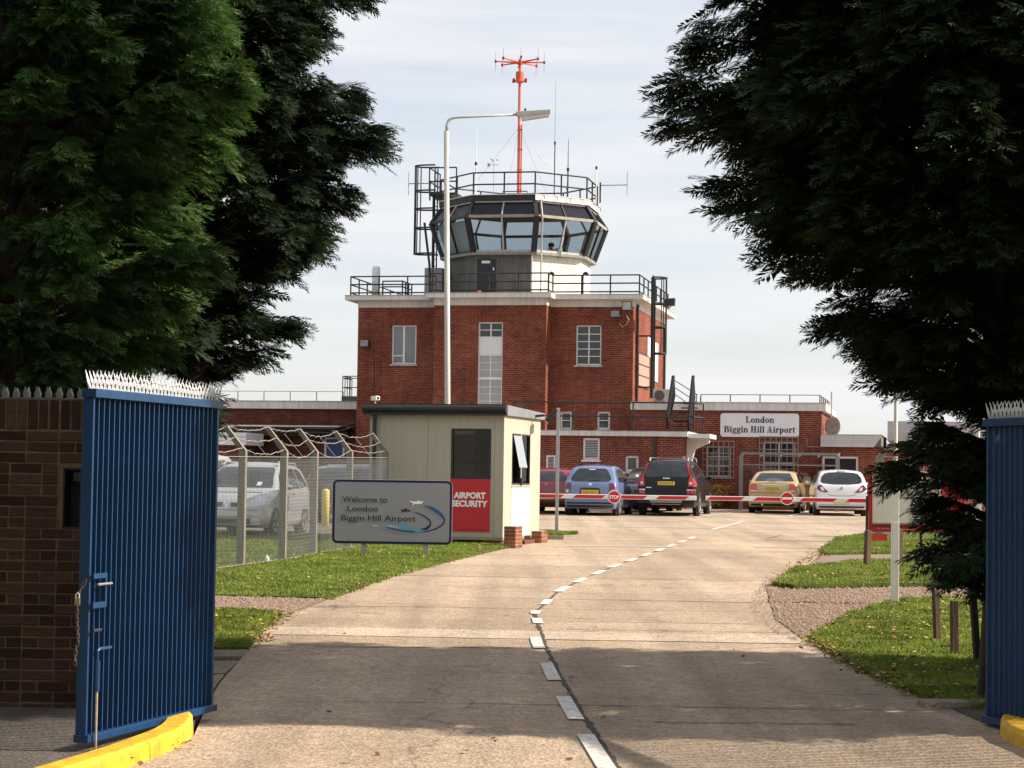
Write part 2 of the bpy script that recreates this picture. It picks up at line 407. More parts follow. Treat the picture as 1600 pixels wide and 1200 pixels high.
LAWNS = {
    'lawn': [(60, 937), (330, 933), (512, 938), (600, 905), (700, 878), (792, 856), (800, 846), (560, 838), (300, 836), (60, 830)],
    'verge': [(60, 962), (330, 957), (440, 962), (405, 990), (388, 1017), (60, 1022)],
    'lawn_b': [(1265, 1000), (1330, 962), (1400, 942), (1470, 938), (1760, 945), (1760, 1120), (1540, 1112), (1440, 1092), (1330, 1042)],
    'lawn_c': [(1208, 917), (1245, 893), (1330, 883), (1760, 872), (1760, 917), (1400, 919), (1240, 922)],
    'lawn_d': [(1285, 861), (1308, 844), (1365, 835), (1760, 836), (1760, 862), (1290, 868)],
}
LAWN_XY = {}; TOP = {'lawn_c': 0.075, 'lawn_d': 0.06}
for k, p in LAWNS.items():
    LAWN_XY[k] = poly_px(p)
    sheet({'lawn_b': 'lawn', 'lawn_c': 'verge', 'lawn_d': 'lawn'}.get(k, k), LAWN_XY[k], TOP.get(k, 0.035), m_soil)
sheet('gravel_path', poly_px([(60, 930), (330, 929), (516, 937), (440, 966), (330, 961), (60, 966)]), 0.012, m_grav)
sheet('gravel_drive', poly_px([(1196, 914), (1240, 916), (1400, 913), (1760, 911), (1760, 1000), (1540, 965), (1420, 948), (1330, 968), (1262, 1004), (1212, 968)]), 0.012, m_grav)
sheet('asphalt_path', poly_px([(1240, 900), (1292, 862), (1480, 858), (1760, 856), (1760, 886), (1330, 890)]), 0.010, M('pink asphalt', (0.24, 0.18, 0.15), 0.9, var=0.25, vs=20, bump=0.5, spec=0.1))
sheet('pavement', poly_px([(-420, 1115), (60, 1100), (333, 1079), (303, 1134), (296, 1148), (250, 1172), (190, 1196), (60, 1245), (-420, 1320)]), 0.03, m_asph)
sheet('pavement', poly_px([(1440, 1088), (1560, 1112), (1800, 1115), (2000, 1240), (1640, 1180), (1560, 1140)]), 0.012, m_asph)
# strips of edging where the left verge meets the gate apron
sheet('edging_strip', poly_px([(60, 1021), (387, 1018), (377, 1029), (60, 1032)]), 0.02, m_kerbc)
sheet('apron', poly_px([(60, 1036), (373, 1033), (352, 1052), (60, 1056)]), 0.004, m_kerbc)
sheet('apron', poly_px([(60, 1058), (350, 1054), (333, 1077), (60, 1082)]), 0.004, m_kerbc)
sheet('edging_strip', poly_px([(1432, 1102), (1760, 1104), (1760, 1110), (1446, 1108)]), 0.05, m_kerbc)

# road: slabs of concrete with open joints
def curve_of(pts):
    g = sorted(((q.y, q.x) for q in (G(*p) for p in pts)))
    ys = np.array([a for a, b in g]); xs = np.array([b for a, b in g])
    return lambda y: float(np.interp(y, ys, xs))
X_L = curve_of([(-700, 1700), (-60, 1290), (203, 1200), (253, 1180), (280, 1169), (303, 1150), (333, 1080), (388, 1016), (410, 988), (450, 962), (512, 938), (600, 905), (700, 878), (792, 857), (830, 845), (846, 833)])
X_C = curve_of([(1500, 2200), (1070, 1330), (965, 1200), (925, 1140), (900, 1100), (872, 1050), (850, 1005), (836, 958), (872, 925), (912, 905), (955, 887), (1000, 871), (1052, 852), (1105, 832)])
X_R = curve_of([(2400, 1700), (1900, 1290), (1640, 1180), (1540, 1118), (1440, 1090), (1330, 1041), (1265, 1001), (1213, 966), (1198, 937), (1207, 917), (1250, 886), (1288, 862), (1312, 842), (1345, 832)])
road = tag(bpy.data.objects.new('road', None), kind='structure'); C.objects.link(road)
rows = [1.5, 5.0, 8.2, 11.35, 15.02, 19.3, 22.6, 24.4, 27.4, 30.6, 34.0, 37.4, 41.0, 44.6, 48.6]
for i in range(len(rows) - 1):
    y0, y1 = rows[i] + 0.007, rows[i + 1] - 0.007
    ys = [y0 + (y1 - y0) * k / 4 for k in range(5)]
    j = [0.05 * rnd.uniform(-1, 1) for _ in range(2)]
    for a, b, sgn in ((X_L, X_C, 0), (X_C, X_R, 1)):
        pa = [(a(y) + (0.010 if sgn else 0), y) for y in ys]; pb = [(b(y) - (0 if sgn else 0.010), y) for y in ys]
        if b(ys[2]) - a(ys[2]) < 0.2: continue
        mb = MB(); mb.prism(pa + pb[::-1], lambda x, y, t: (x, y, gz(y) + t), -0.06, 0.0 + 0.003 * rnd.random())
        mb.build('slab', m_conc, road)
mb = MB(); ys = [1.5 + 0.6 * k for k in range(80)]
vsb = []
for y in ys: vsb += [(X_L(y) + 0.03, y, gz(y) - 0.008), (X_R(y) - 0.03, y, gz(y) - 0.008)]
mb.add(vsb, [(2 * k, 2 * k + 1, 2 * k + 3, 2 * k + 2) for k in range(len(ys) - 1)])
mb.build('joint_filler', m_joint, road)
# car park beyond the barrier, and the lot behind the fence
park = sheet('car_park', [(X_L(48.6) - 0.5, 48.62), (-1.0, 56), (-3, 72), (60, 72), (60, 50.5), (9.6, 50.0), (X_R(48.6) + 0.3, 48.62)], 0.0, m_park)
sheet('car_park', [(-3, 72.001), (-3, 95), (60, 95), (60, 72.001)], 0.0, m_park)
gB = G(300, 836); 
sheet('parking_lot', [(-40, 45.2), (-3.1, 45.0), (-3.1, 72), (-40, 72)], 0.0, m_lot); sheet('parking_lot', [(-40, 72.001), (-3.1, 72.001), (-3.1, 95), (-40, 95)], 0.0, m_lot)
rp_ = random.Random(4)
for (yy, xa, xb) in ((53.0, 0.2, 9.5), (58.4, -0.8, 14), (63.2, -1, 20)):      # joints of the car park
    mb = MB(); mb.box(xa, xb, yy, yy + 0.05, gz(yy) + 0.0005, gz(yy) + 0.004); mb.build('joint', m_joint, park)
# irregular crack that follows the joint in the middle
mb = MB(); vs, fs = [], []
y = 5.0; k = 0
while y < 41:
    w = rnd.uniform(0.008, 0.026) * (1.0 if y < 24 else 0.55); x = X_C(y) + rnd.uniform(-0.012, 0.012)
    vs += [(x - w, y, gz(y) + 0.0085), (x + w, y, gz(y) + 0.0085)]; y += rnd.uniform(0.06, 0.16); k += 1
fs = [(2 * i, 2 * i + 1, 2 * i + 3, 2 * i + 2) for i in range(k - 1)]
mb.add(vs, fs).build('crack', m_crackd, road)
for (xa, ya, xb, yb, wd) in ((-1.2, 15.03, 3.2, 14.95, 0.018), (1.0, 14.1, 2.4, 14.15, 0.03), (-2.4, 24.1, -0.9, 24.4, 0.05), (-2.2, 25.3, 0.2, 24.0, 0.02),
                             (0.6, 21.55, 3.1, 21.5, 0.03), (-1.8, 19.2, 0.3, 19.4, 0.05), (2.0, 30.5, 3.6, 30.3, 0.04), (5.8, 46.5, 6.6, 49.5, 0.04), (-1.6, 30.6, 0.6, 30.5, 0.03)):
    mb = MB(); n = 24; vs = []
    for i in range(n + 1):
        t = i / n; x = xa + (xb - xa) * t; y = ya + (yb - ya) * t + rnd.uniform(-.02, .02); w = wd * rnd.uniform(0.15, 0.6)
        px_, py_ = (0, w) if abs(xb - xa) > abs(yb - ya) else (w, 0)
        vs += [(x - px_, y - py_, gz(y) + 0.0075), (x + px_, y + py_, gz(y) + 0.0075)]
    mb.add(vs, [(2 * i, 2 * i + 1, 2 * i + 3, 2 * i + 2) for i in range(n)]).build('crack', m_crackd, road)
# pale strip of a filled trench
yt0, yt1 = 20.35, 21.25
mb = MB(); xs = [-2.75 + 0.3 * k for k in range(20)]
vs = []
for x in xs:
    ya_, yb_ = yt0 - 0.03 * x + rnd.uniform(-.04, .04), yt1 - 0.03 * x + rnd.uniform(-.04, .04); vs += [(x, ya_, gz(ya_) + 0.0062), (x, yb_, gz(yb_) + 0.0062)]
mb.add(vs, [(2 * k, 2 * k + 2, 2 * k + 3, 2 * k + 1) for k in range(len(xs) - 1)]).build('trench_strip', m_patch, road)
# centre line: dashes
def dash(y0, y1, w, off, name='lane_dash'):
    mb = MB(); n = 4; vs = []
    for i in range(n + 1):
        y = y0 + (y1 - y0) * i / n; x = X_C(y) + off
        s = (X_C(y + .2) - X_C(y - .2)) / .4; nx, ny = 1 / math.hypot(1, s), -s / math.hypot(1, s)
        vs += [(x - nx * w / 2, y - ny * w / 2, gz(y) + 0.0115), (x + nx * w / 2, y + ny * w / 2, gz(y) + 0.0115)]
    mb.add(vs, [(2 * i, 2 * i + 1, 2 * i + 3, 2 * i + 2) for i in range(n)]).build(name, m_white, road)
for y0, y1 in ((9.0, 10.2), (11.6, 13.4), (14.15, 15.5), (16.6, 18.0), (19.35, 20.5), (22.2, 22.9), (23.5, 24.0), (25.0, 25.9)):
    dash(y0, y1, 0.112, -0.07 if y0 < 21 else 0.0)
y = 27.4
while y < 46:
    ln = 1.15; dash(y, y + ln, 0.13, 0); y += 2.05
def ground_line(name, p, q, w, parent=road, h=0.0095):
    a, b = G(*p), G(*q); d = (b - a); d.z = 0; d.normalize(); n = V((-d.y, d.x, 0)) * w / 2
    MB().add([(k.x, k.y, gz(k.y) + h) for k in (a - n, b - n, b + n, a + n)], [(0, 1, 2, 3)]).build(name, m_white, parent)
ground_line('give_way_line', (868, 853), (1048, 855), 0.14); ground_line('give_way_line', (905, 857.5), (1000, 858.5), 0.10)
for p, q in (((878, 815), (992, 822)), ((1128, 812), (1162, 815)), ((1112, 828), (1162, 815)), ((1100, 807), (1146, 801)),
             ((1232, 807), (1262, 799)), ((970, 812), (1100, 808)), ((1265, 811), (1360, 809))):
    ground_line('bay_line', p, q, 0.10, park)

# yellow kerb stones
m_yel = M('yellow kerb paint', (0.68, 0.40, 0.014), 0.7, var=0.30, vs=7, bump=0.5, bs=60, streak=0.3, detail=9)
speckle(m_yel, (0.30, 0.25, 0.19), .60, .64, 26.0)
def kerb(name, pts, cut, h=0.11, w=0.17, side=1):
    k = tag(bpy.data.objects.new(name, None), kind='structure'); C.objects.link(k)
    g = [G(*p) for p in pts]
    fine = []
    for i in range(len(g) - 1):
        for s in range(6): fine.append(g[i].lerp(g[i + 1], s / 6))
    fine.append(g[-1])
    for _ in range(3):
        fine = [fine[0]] + [(fine[i - 1] + fine[i] * 2 + fine[i + 1]) / 4 for i in range(1, len(fine) - 1)] + [fine[-1]]
    ends = [int(c * (len(fine) - 1)) for c in cut]
    for a, b in zip(ends[:-1], ends[1:]):
        prof = [(0.0, -0.08), (0.012, h - 0.03), (0.035, h), (w, h), (w, -0.08)]
        vs, fs = [], []
        for i in range(a, b + 1):
            d = fine[min(i + 1, len(fine) - 1)] - fine[max(i - 1, 0)]; d.z = 0; d.normalize(); n = V((-d.y, d.x, 0)) * side
            q = fine[i] - d * (0.006 if i == b else 0) + d * (0.006 if i == a else 0)
            vs += [(q.x + n.x * u, q.y + n.y * u, gz(q.y) + z) for u, z in prof]
        m_ = len(prof); nn = b - a + 1
        fs = [(i * m_ + j, i * m_ + (j + 1) % m_, (i + 1) * m_ + (j + 1) % m_, (i + 1) * m_ + j) for i in range(nn - 1) for j in range(m_)]
        fs += [tuple(range(m_))[::-1], tuple((nn - 1) * m_ + j for j in range(m_))]
        MB().add(vs, fs).build('kerb_stone', m_yel, k, bevel=0.006)
kerb('kerb', [(-700, 1600), (-100, 1300), (70, 1243), (203, 1200), (253, 1180), (282, 1168), (297, 1157), (304, 1146), (303, 1136)], (0, 0.22, 0.47, 1.0), side=1)
kerb('kerb', [(2300, 1600), (1800, 1270), (1700, 1220), (1610, 1175), (1572, 1160), (1560, 1148), (1562, 1138)], (0, 0.4, 1.0), side=-1)

# ------------------------------------------------------------------ grass, leaves
def in_poly(x, y, poly):
    ins = np.zeros(len(x), bool); n = len(poly)
    for i in range(n):
        x0, y0 = poly[i]; x1, y1 = poly[(i + 1) % n]
        c = ((y0 > y) != (y1 > y)) & (x < (x1 - x0) * (y - y0) / (y1 - y0 + 1e-12) + x0); ins ^= c
    return ins
rs = np.random.RandomState(5)
def scatter(poly, n):
    p = np.array(poly); lo, hi = p.min(0), p.max(0)
    hi = np.minimum(hi, [14, 60]); lo = np.maximum(lo, [-12, 0])
    xy = rs.uniform(lo, hi, (n, 2)); return xy[in_poly(xy[:, 0], xy[:, 1], poly)]
m_gr = leaf_mat('grass blades', (0.190, 0.245, 0.038), trans=0.35, var=0.60)
m_gr.node_tree.nodes['Principled BSDF'].inputs['Roughness'].default_value = 0.7
def blades(poly, n, h, name='grass', top=0.035):
    xy = scatter(poly, n); ed = []
    for (xa, ya), (xb, yb) in zip(poly, poly[1:] + poly[:1]):
        m_ = int(min(math.hypot(xb - xa, yb - ya), 20) * n / 900); t_ = rs.rand(m_); w_ = .06 * np.sin(t_ * 40 + xa) * rs.rand(m_) + rs.normal(0, .03, m_); ln_ = math.hypot(xb - xa, yb - ya) + 1e-6
        ed.append(np.c_[xa + (xb - xa) * t_ - (yb - ya) / ln_ * w_, ya + (yb - ya) * t_ + (xb - xa) / ln_ * w_])
    ed = np.concatenate(ed)
    pq = np.sin(xy[:, 0] * 1.7 + 2 * np.sin(xy[:, 1] * .9)) + np.sin(xy[:, 1] * 1.1 + 1.5 * np.sin(xy[:, 0] * 2.3)) + .8 * np.sin(xy[:, 0] * 5.1 + xy[:, 1] * 3.3)
    xy = xy[rs.rand(len(xy)) < np.clip(1.25 - .42 * pq, .22, 1)]; ne = len(xy); xy = np.concatenate([xy, ed]); n = len(xy)
    cl = rs.uniform(0.6, 1.25, n) * (0.75 + 0.5 * np.sin(xy[:, 0] * 2.1 + 1.7 * np.sin(xy[:, 1] * 1.3)) ** 2)
    a = rs.uniform(0, 6.283, n); hh = h * cl; w = 0.006 + 0.0035 * rs.rand(n) + 0.00012 * xy[:, 1]
    z = SLOPE * (xy[:, 1] - 12) + top - .005; z[ne:] -= rs.rand(n - ne) * top; hh[ne:] *= rs.uniform(.5, 1.2, n - ne)
    lean = rs.uniform(-0.7, 0.7, (n, 2)) * hh[:, None]
    v = np.zeros((n, 3, 3))
    v[:, 0] = np.c_[xy[:, 0] - np.cos(a) * w, xy[:, 1] - np.sin(a) * w, z]
    v[:, 1] = np.c_[xy[:, 0] + np.cos(a) * w, xy[:, 1] + np.sin(a) * w, z]
    v[:, 2] = np.c_[xy + lean, z + hh]
    o = np_mesh(name, v.reshape(-1, 3), np.arange(3 * n).reshape(-1, 3), m_gr); o['kind'] = 'stuff'
    return o
blades(LAWN_XY['lawn'], 170000, 0.034); blades(LAWN_XY['verge'], 60000, 0.04); blades(LAWN_XY['lawn_b'], 150000, 0.038)
blades(LAWN_XY['lawn_c'], 70000, 0.045, top=.075); blades(LAWN_XY['lawn_d'], 60000, 0.04, top=.06)
def litter(xy, mat, size, zoff=0.05, name='fallen_leaves'):
    n = len(xy); a = rs.uniform(0, 6.283, n); s = size * rs.uniform(0.5, 1.4, n)
    ux = np.c_[np.cos(a), np.sin(a), rs.uniform(-.5, .5, n)] * s[:, None]; uy = np.c_[-np.sin(a), np.cos(a), rs.uniform(-.6, .6, n)] * (s * 0.55)[:, None]
    c = np.c_[xy, SLOPE * (xy[:, 1] - 12) + zoff + rs.rand(n) * 0.02]
    v = np.stack([c - ux, c - uy * 1.0, c + ux * 0.3 - uy, c + ux, c + ux * 0.2 + uy, c - ux * 0.4 + uy], 1)
    t = np.arange(n)[:, None, None] * 6 + np.array([[0, 1, 2], [0, 2, 4], [2, 3, 4], [0, 4, 5]])[None]
    o = np_mesh(name, v.reshape(-1, 3), t.reshape(-1, 3), mat); o['kind'] = 'stuff'; return o
m_lf1 = M('yellow leaf', (0.42, 0.27, 0.06), 0.7, var=0.5, vs=4); m_lf2 = M('brown leaf', (0.20, 0.085, 0.03), 0.8, var=0.5, vs=4)
for k, n1_, n2_ in (('lawn', 700, 500), ('verge', 700, 500), ('lawn_b', 1300, 1900), ('lawn_c', 600, 1500), ('lawn_d', 150, 150)):
    litter(scatter(LAWN_XY[k], n1_), m_lf1, 0.020, TOP.get(k, .035) + .035); litter(scatter(LAWN_XY[k], n2_), m_lf2, 0.020, TOP.get(k, .035) + .025)
def along(pts, n, spread):
    g = [G(*p) for p in pts]; out = []
    for _ in range(n):
        i = rnd.randrange(len(g) - 1); q = g[i].lerp(g[i + 1], rnd.random()); out.append((q.x + rnd.gauss(0, spread), q.y + rnd.gauss(0, spread * 2)))
    return np.array(out)
edges = np.concatenate([along([(388, 1016), (410, 990), (445, 963)], 160, 0.07), along([(512, 938), (600, 905), (700, 878), (792, 857)], 130, 0.06),
    along([(1208, 917), (1250, 886), (1288, 862)], 260, 0.10), along([(1265, 1001), (1330, 1042), (1440, 1092)], 320, 0.09),
    along([(250, 897), (375, 886), (440, 877), (488, 867), (543, 858)], 520, 0.14), along([(1220, 910), (1300, 908), (1400, 912)], 380, 0.12),
    along([(203, 1200), (253, 1180), (282, 1170)], 12, 0.05), along([(1400, 945), (1470, 938), (1540, 942)], 160, 0.13)])
litter(edges, m_lf2, 0.024, 0.035); litter(edges[::3] + 0.03, m_lf1, 0.022, 0.04)
road_l = np.array([(rnd.uniform(-2, 3), rnd.uniform(11, 22)) for _ in range(60)]); litter(road_l, m_lf2, 0.022, 0.01)
# loose stones
def stones(poly, n, size, mat, name):
    xy = scatter(poly, n); n = len(xy); s = size * rs.uniform(0.4, 1.3, n)
    c = np.c_[xy, SLOPE * (xy[:, 1] - 12) + 0.012 + s * 0.2]
    base = np.array([[1, 0, 0], [0, 1, 0], [-1, 0, 0], [0, -1, 0], [0, 0, .8]])
    a = rs.uniform(0, 6.28, n); ca, sa = np.cos(a), np.sin(a)
    b = base[None] * s[:, None, None] * rs.uniform(.6, 1.2, (n, 5, 1))
    v = np.stack([b[..., 0] * ca[:, None] - b[..., 1] * sa[:, None], b[..., 0] * sa[:, None] + b[..., 1] * ca[:, None], b[..., 2]], -1) + c[:, None]
    t = np.arange(n)[:, None, None] * 5 + np.array([[0, 1, 4], [1, 2, 4], [2, 3, 4], [3, 0, 4]])[None]
    o = np_mesh(name, v.reshape(-1, 3), t.reshape(-1, 3), mat); o['kind'] = 'stuff'
m_st = M('loose stones', (0.27, 0.19, 0.14), 0.9, var=0.5, vs=30)
stones(poly_px([(1200, 914), (1540, 911), (1540, 962), (1420, 948), (1330, 966), (1270, 1000), (1215, 966)]), 9000, 0.022, m_st, 'gravel')
stones(poly_px([(1172, 938), (1192, 908), (1216, 912), (1212, 938), (1224, 966), (1272, 1003), (1236, 1004), (1178, 968)]), 2600, 0.016, m_st, 'gravel')
stones(poly_px([(330, 931), (510, 938), (440, 963), (330, 958)]), 3500, 0.02, m_st, 'gravel')
# ------------------------------------------------------------------ materials shared by the street objects
m_blue = M('blue gate paint', (0.012, 0.050, 0.132), 0.34, var=0.16, vs=5, bump=0.05, bs=25, streak=0.25, spec=0.4)
speckle(m_blue, (0.055, 0.040, 0.035), .635, .66, 30.0, (1, 1, .5))
m_galv = M('galvanised steel', (0.74, 0.75, 0.76), 0.5, metal=0.15, var=0.12, vs=9)
m_steel = M('dull steel', (0.34, 0.33, 0.32), 0.5, metal=0.5, var=0.2, vs=8)
m_rust = M('rusty chain', (0.075, 0.045, 0.032), 0.8, metal=0.2, var=0.4, vs=40)
m_black = M('black metal paint', (0.018, 0.017, 0.018), 0.5, var=0.25, vs=4)
m_brass = M('brass', (0.34, 0.27, 0.14), 0.4, metal=0.8)
m_wood = M('weathered wood', (0.105, 0.062, 0.040), 0.9, var=0.4, vs=9, bump=0.5, bs=50, stretch=(1, 1, 0.15))
m_wpost = M('white post paint', (0.80, 0.78, 0.70), 0.5, var=0.10, vs=3, streak=0.2)
m_cream = M('cream cladding', (0.43, 0.382, 0.298), 0.6, var=0.05, vs=1.5, streak=0.12)
m_whitep = M('white panel', (0.72, 0.72, 0.70), 0.5, var=0.04, streak=0.08)
m_red = M('red sign', (0.52, 0.014, 0.022), 0.45, var=0.05)
m_redb = M('bright red panel', (0.70, 0.055, 0.025), 0.5, var=0.05)
m_letw = M('white lettering', (0.85, 0.84, 0.82), 0.5, var=0.02)
m_letd = M('dark lettering', (0.012, 0.012, 0.028), 0.5, var=0.02)
m_navy = M('navy border', (0.008, 0.010, 0.050), 0.4, var=0.05)
m_signg = M('grey sign face', (0.245, 0.245, 0.262), 0.55, var=0.035, vs=2)
m_concp = M('fence post concrete', (0.215, 0.190, 0.150), 0.9, var=0.2, vs=9, bump=0.3, bs=60, streak=0.25)
m_wire = M('chain-link wire', (0.40, 0.395, 0.38), 0.5, metal=0.2, var=0.1)
m_roofm = M('grey roof trim', (0.20, 0.21, 0.22), 0.5, var=0.15, streak=0.2)
m_dark = M('dark interior', (0.022, 0.017, 0.015), 0.8, var=0.2)
m_yelb = M('yellow bollard paint', (0.80, 0.62, 0.12), 0.5, var=0.1, streak=0.15)
m_pane = clear_glass('booth glass', (0.55, 0.52, 0.50), .4)

# ------------------------------------------------------------------ brick wall on the left, bricks laid one by one
m_brk = M('wall brick', (0.058, 0.029, 0.019), 0.9, var=0.40, vs=14, bump=0.7, bs=70, rand=0.45, spec=0.15)
m_mort = M('wall mortar', (0.150, 0.102, 0.060), 0.95, var=0.40, vs=12, bump=0.5, bs=50, spec=0.1)
YW = 14.2
wx1 = P(138, 900, YW).x; wx0 = -8.2; wbase = gz(YW); wtop = P(60, 622, YW).z
rec0, rec1 = P(97, 780, YW).x, P(127, 780, YW).x; recb, rect = P(100, 826, YW).z, P(100, 731, YW).z
wall = thing('brick_wall', 'dark brown brick wall topped with steel spikes beside the blue gate', 'wall', (wx1 - 0.6, YW, wbase))
mb = MB(); f = 0.005
mb.box(wx0, rec0, YW + f, YW + 0.33, wbase - 0.2, wtop - 0.004); mb.box(rec0, rec1, YW + f, YW + 0.33, wbase - 0.2, recb)
mb.box(rec0, rec1, YW + f, YW + 0.33, rect, wtop - 0.004); mb.box(rec1, wx1, YW + f, YW + 0.33, wbase - 0.2, wtop - 0.004); mb.box(rec0, rec1, YW + 0.25, YW + 0.33, recb, rect)
mb.build('mortar', m_mort, wall)
def brick_mesh(l, h, w, seed):
    q = random.Random(seed); e = 0.006; vs, fs = [], []
    for (sx, sz) in ((-1, -1), (1, -1), (1, 1), (-1, 1)):
        vs.append((sx * (l / 2 - e) + q.uniform(-.003, .003), 0, sz * (h / 2 - e) + q.uniform(-.002, .002)))
    for (sx, sz) in ((-1, -1), (1, -1), (1, 1), (-1, 1)):
        vs.append((sx * l / 2 + q.uniform(-.003, .002), e + q.uniform(0, .004), sz * h / 2 + q.uniform(-.002, .002)))
    for (sx, sz) in ((-1, -1), (1, -1), (1, 1), (-1, 1)):
        vs.append((sx * l / 2, w, sz * h / 2))
    fs = [(0, 1, 2, 3)] + [(4 + i, 4 + (i + 1) % 4, (i + 1) % 4, i) for i in range(4)] + [(8 + i, 8 + (i + 1) % 4, 4 + (i + 1) % 4, 4 + i) for i in range(4)]
    me = bpy.data.meshes.new('brick'); me.from_pydata(vs, [], fs); me.materials.append(m_brk); me.update(); return me
BM = {'s': [brick_mesh(0.214, 0.064, 0.09, i) for i in range(5)], 'h': [brick_mesh(0.102, 0.064, 0.09, 9 + i) for i in range(4)], 'v': [brick_mesh(0.064, 0.205, 0.2, 20 + i) for i in range(4)]}
def lay(kind, x, y, z, parent):
    o = bpy.data.objects.new('brick', rnd.choice(BM[kind])); C.objects.link(o); o.parent = parent
    g = ORG[parent.name]; o.location = (x - g.x, y - g.y - rnd.uniform(0, 0.006), z - g.z); o.rotation_euler = (0, rnd.uniform(-.006, .006), rnd.uniform(-.01, .01)); return o
far_b = MB()
zrow = wtop - 0.225; nrow = 0; xcut = -4.35
while zrow > wbase - 0.04:
    zc = zrow - 0.0375; x = wx1
    first = True
    while x > wx0 + 0.3:
        kd = 's' if (nrow % 2 == 0 and rnd.random() < 0.85) or rnd.random() < 0.3 else 'h'
        if first and nrow % 2: kd = 'h'
        l = 0.225 if kd == 's' else 0.1125
        xc = x - l / 2; first = False
        clash = xc + l / 2 - 0.01 > rec0 and xc - l / 2 + 0.01 < rec1 and zc + 0.034 > recb and zc - 0.034 < rect
        if not clash:
            if xc > xcut: lay(kd, xc, YW, zc, wall)
            else: far_b.box(xc - l / 2 + .005, xc + l / 2 - .005, YW - 0.002, YW + 0.09, zc - .032, zc + .032)
        x -= l
    zrow -= 0.075; nrow += 1
x = wx1 - 0.0375
while x > wx0 + 0.1:
    if x > xcut: lay('v', x, YW, wtop - 0.112, wall)
    else: far_b.box(x - .032, x + .032, YW - 0.002, YW + 0.2, wtop - .215, wtop - .009)
    x -= 0.075
far_b.build('brickwork', m_brk, wall, kind='stuff')
bx = MB(); t = 0.012
bx.box(rec0 + .004, rec0 + t, YW + 0.004, YW + 0.24, recb + .004, rect - .004); bx.box(rec1 - t, rec1 - .004, YW + 0.004, YW + 0.24, recb + .004, rect - .004)
bx.box(rec0 + t, rec1 - t, YW + .004, YW + .24, recb + .004, recb + t); bx.box(rec0 + t, rec1 - t, YW + .004, YW + .24, rect - t, rect - .004); bx.box(rec0 + t, rec1 - t, YW + .225, YW + .24, recb + t, rect - t)
rbx = bx.build('recess_box', m_black, wall)
MB().box(rec0 + .035, rec1 - .03, YW + 0.19, YW + 0.222, rect - .09, rect - .03).build('catch_plate', m_steel, rbx)
MB().box(rec0 - .012, rec0 + .003, YW - .004, YW + .03, recb - .01, rect + .01).build('recess_edge', m_mort, wall)
def spike_mesh(name, h, w, lean, mat):
    """a folded pair of pressed steel points leaning apart"""
    vs, fs = [], []
    for s in (-1, 1):
        b = len(vs); th = 0.003
        pts = [(-w / 2, 0), (-w * 0.62, h * 0.40), (0.0, h), (w * 0.62, h * 0.40), (w / 2, 0)]
        for q in (0, th):
            vs += [(u, s * (0.006 + lean * (z / h) ** 1.3) + q * s, z) for u, z in pts]
            vs += [(0, s * (0.012 + lean * 0.35) + q * s, h * 0.42)]
        for o_ in (0, 6):
            fs += [tuple(b + o_ + k for k in f_) for f_ in ((0, 1, 5), (1, 2, 5), (2, 3, 5), (3, 4, 5), (4, 0, 5))]
        fs += [(b + k, b + (k + 1) % 5, b + 6 + (k + 1) % 5, b + 6 + k) for k in range(5)]
    me = bpy.data.meshes.new(name); me.from_pydata(vs, [], fs); me.materials.append(mat); me.update(); return me
def spike(me, parent, loc, rz=0, k=1):
    o = bpy.data.objects.new('spike', me); C.objects.link(o); o.parent = parent; o.location = loc; o.rotation_euler = (rnd.uniform(-.04, .04), 0, rz + rnd.uniform(-.06, .06)); o.scale = (1, 1, k * rnd.uniform(.94, 1.06))
m_dsp = M('dull spikes', (0.30, 0.29, 0.27), 0.55, metal=0.3, var=0.3, vs=20)
sm_w = spike_mesh('spike', 0.085, 0.036, 0.040, m_dsp)
x = wx1 - 0.02
while x > -4.6:
    spike(sm_w, wall, (x - ORG[wall.name].x, 0.06, wtop - wbase - .004)); x -= 0.075
MB().box(-4.7, wx1, YW + .03, YW + .09, wtop + 0.0005, wtop + .004).build('spike_strip', m_dsp, wall)

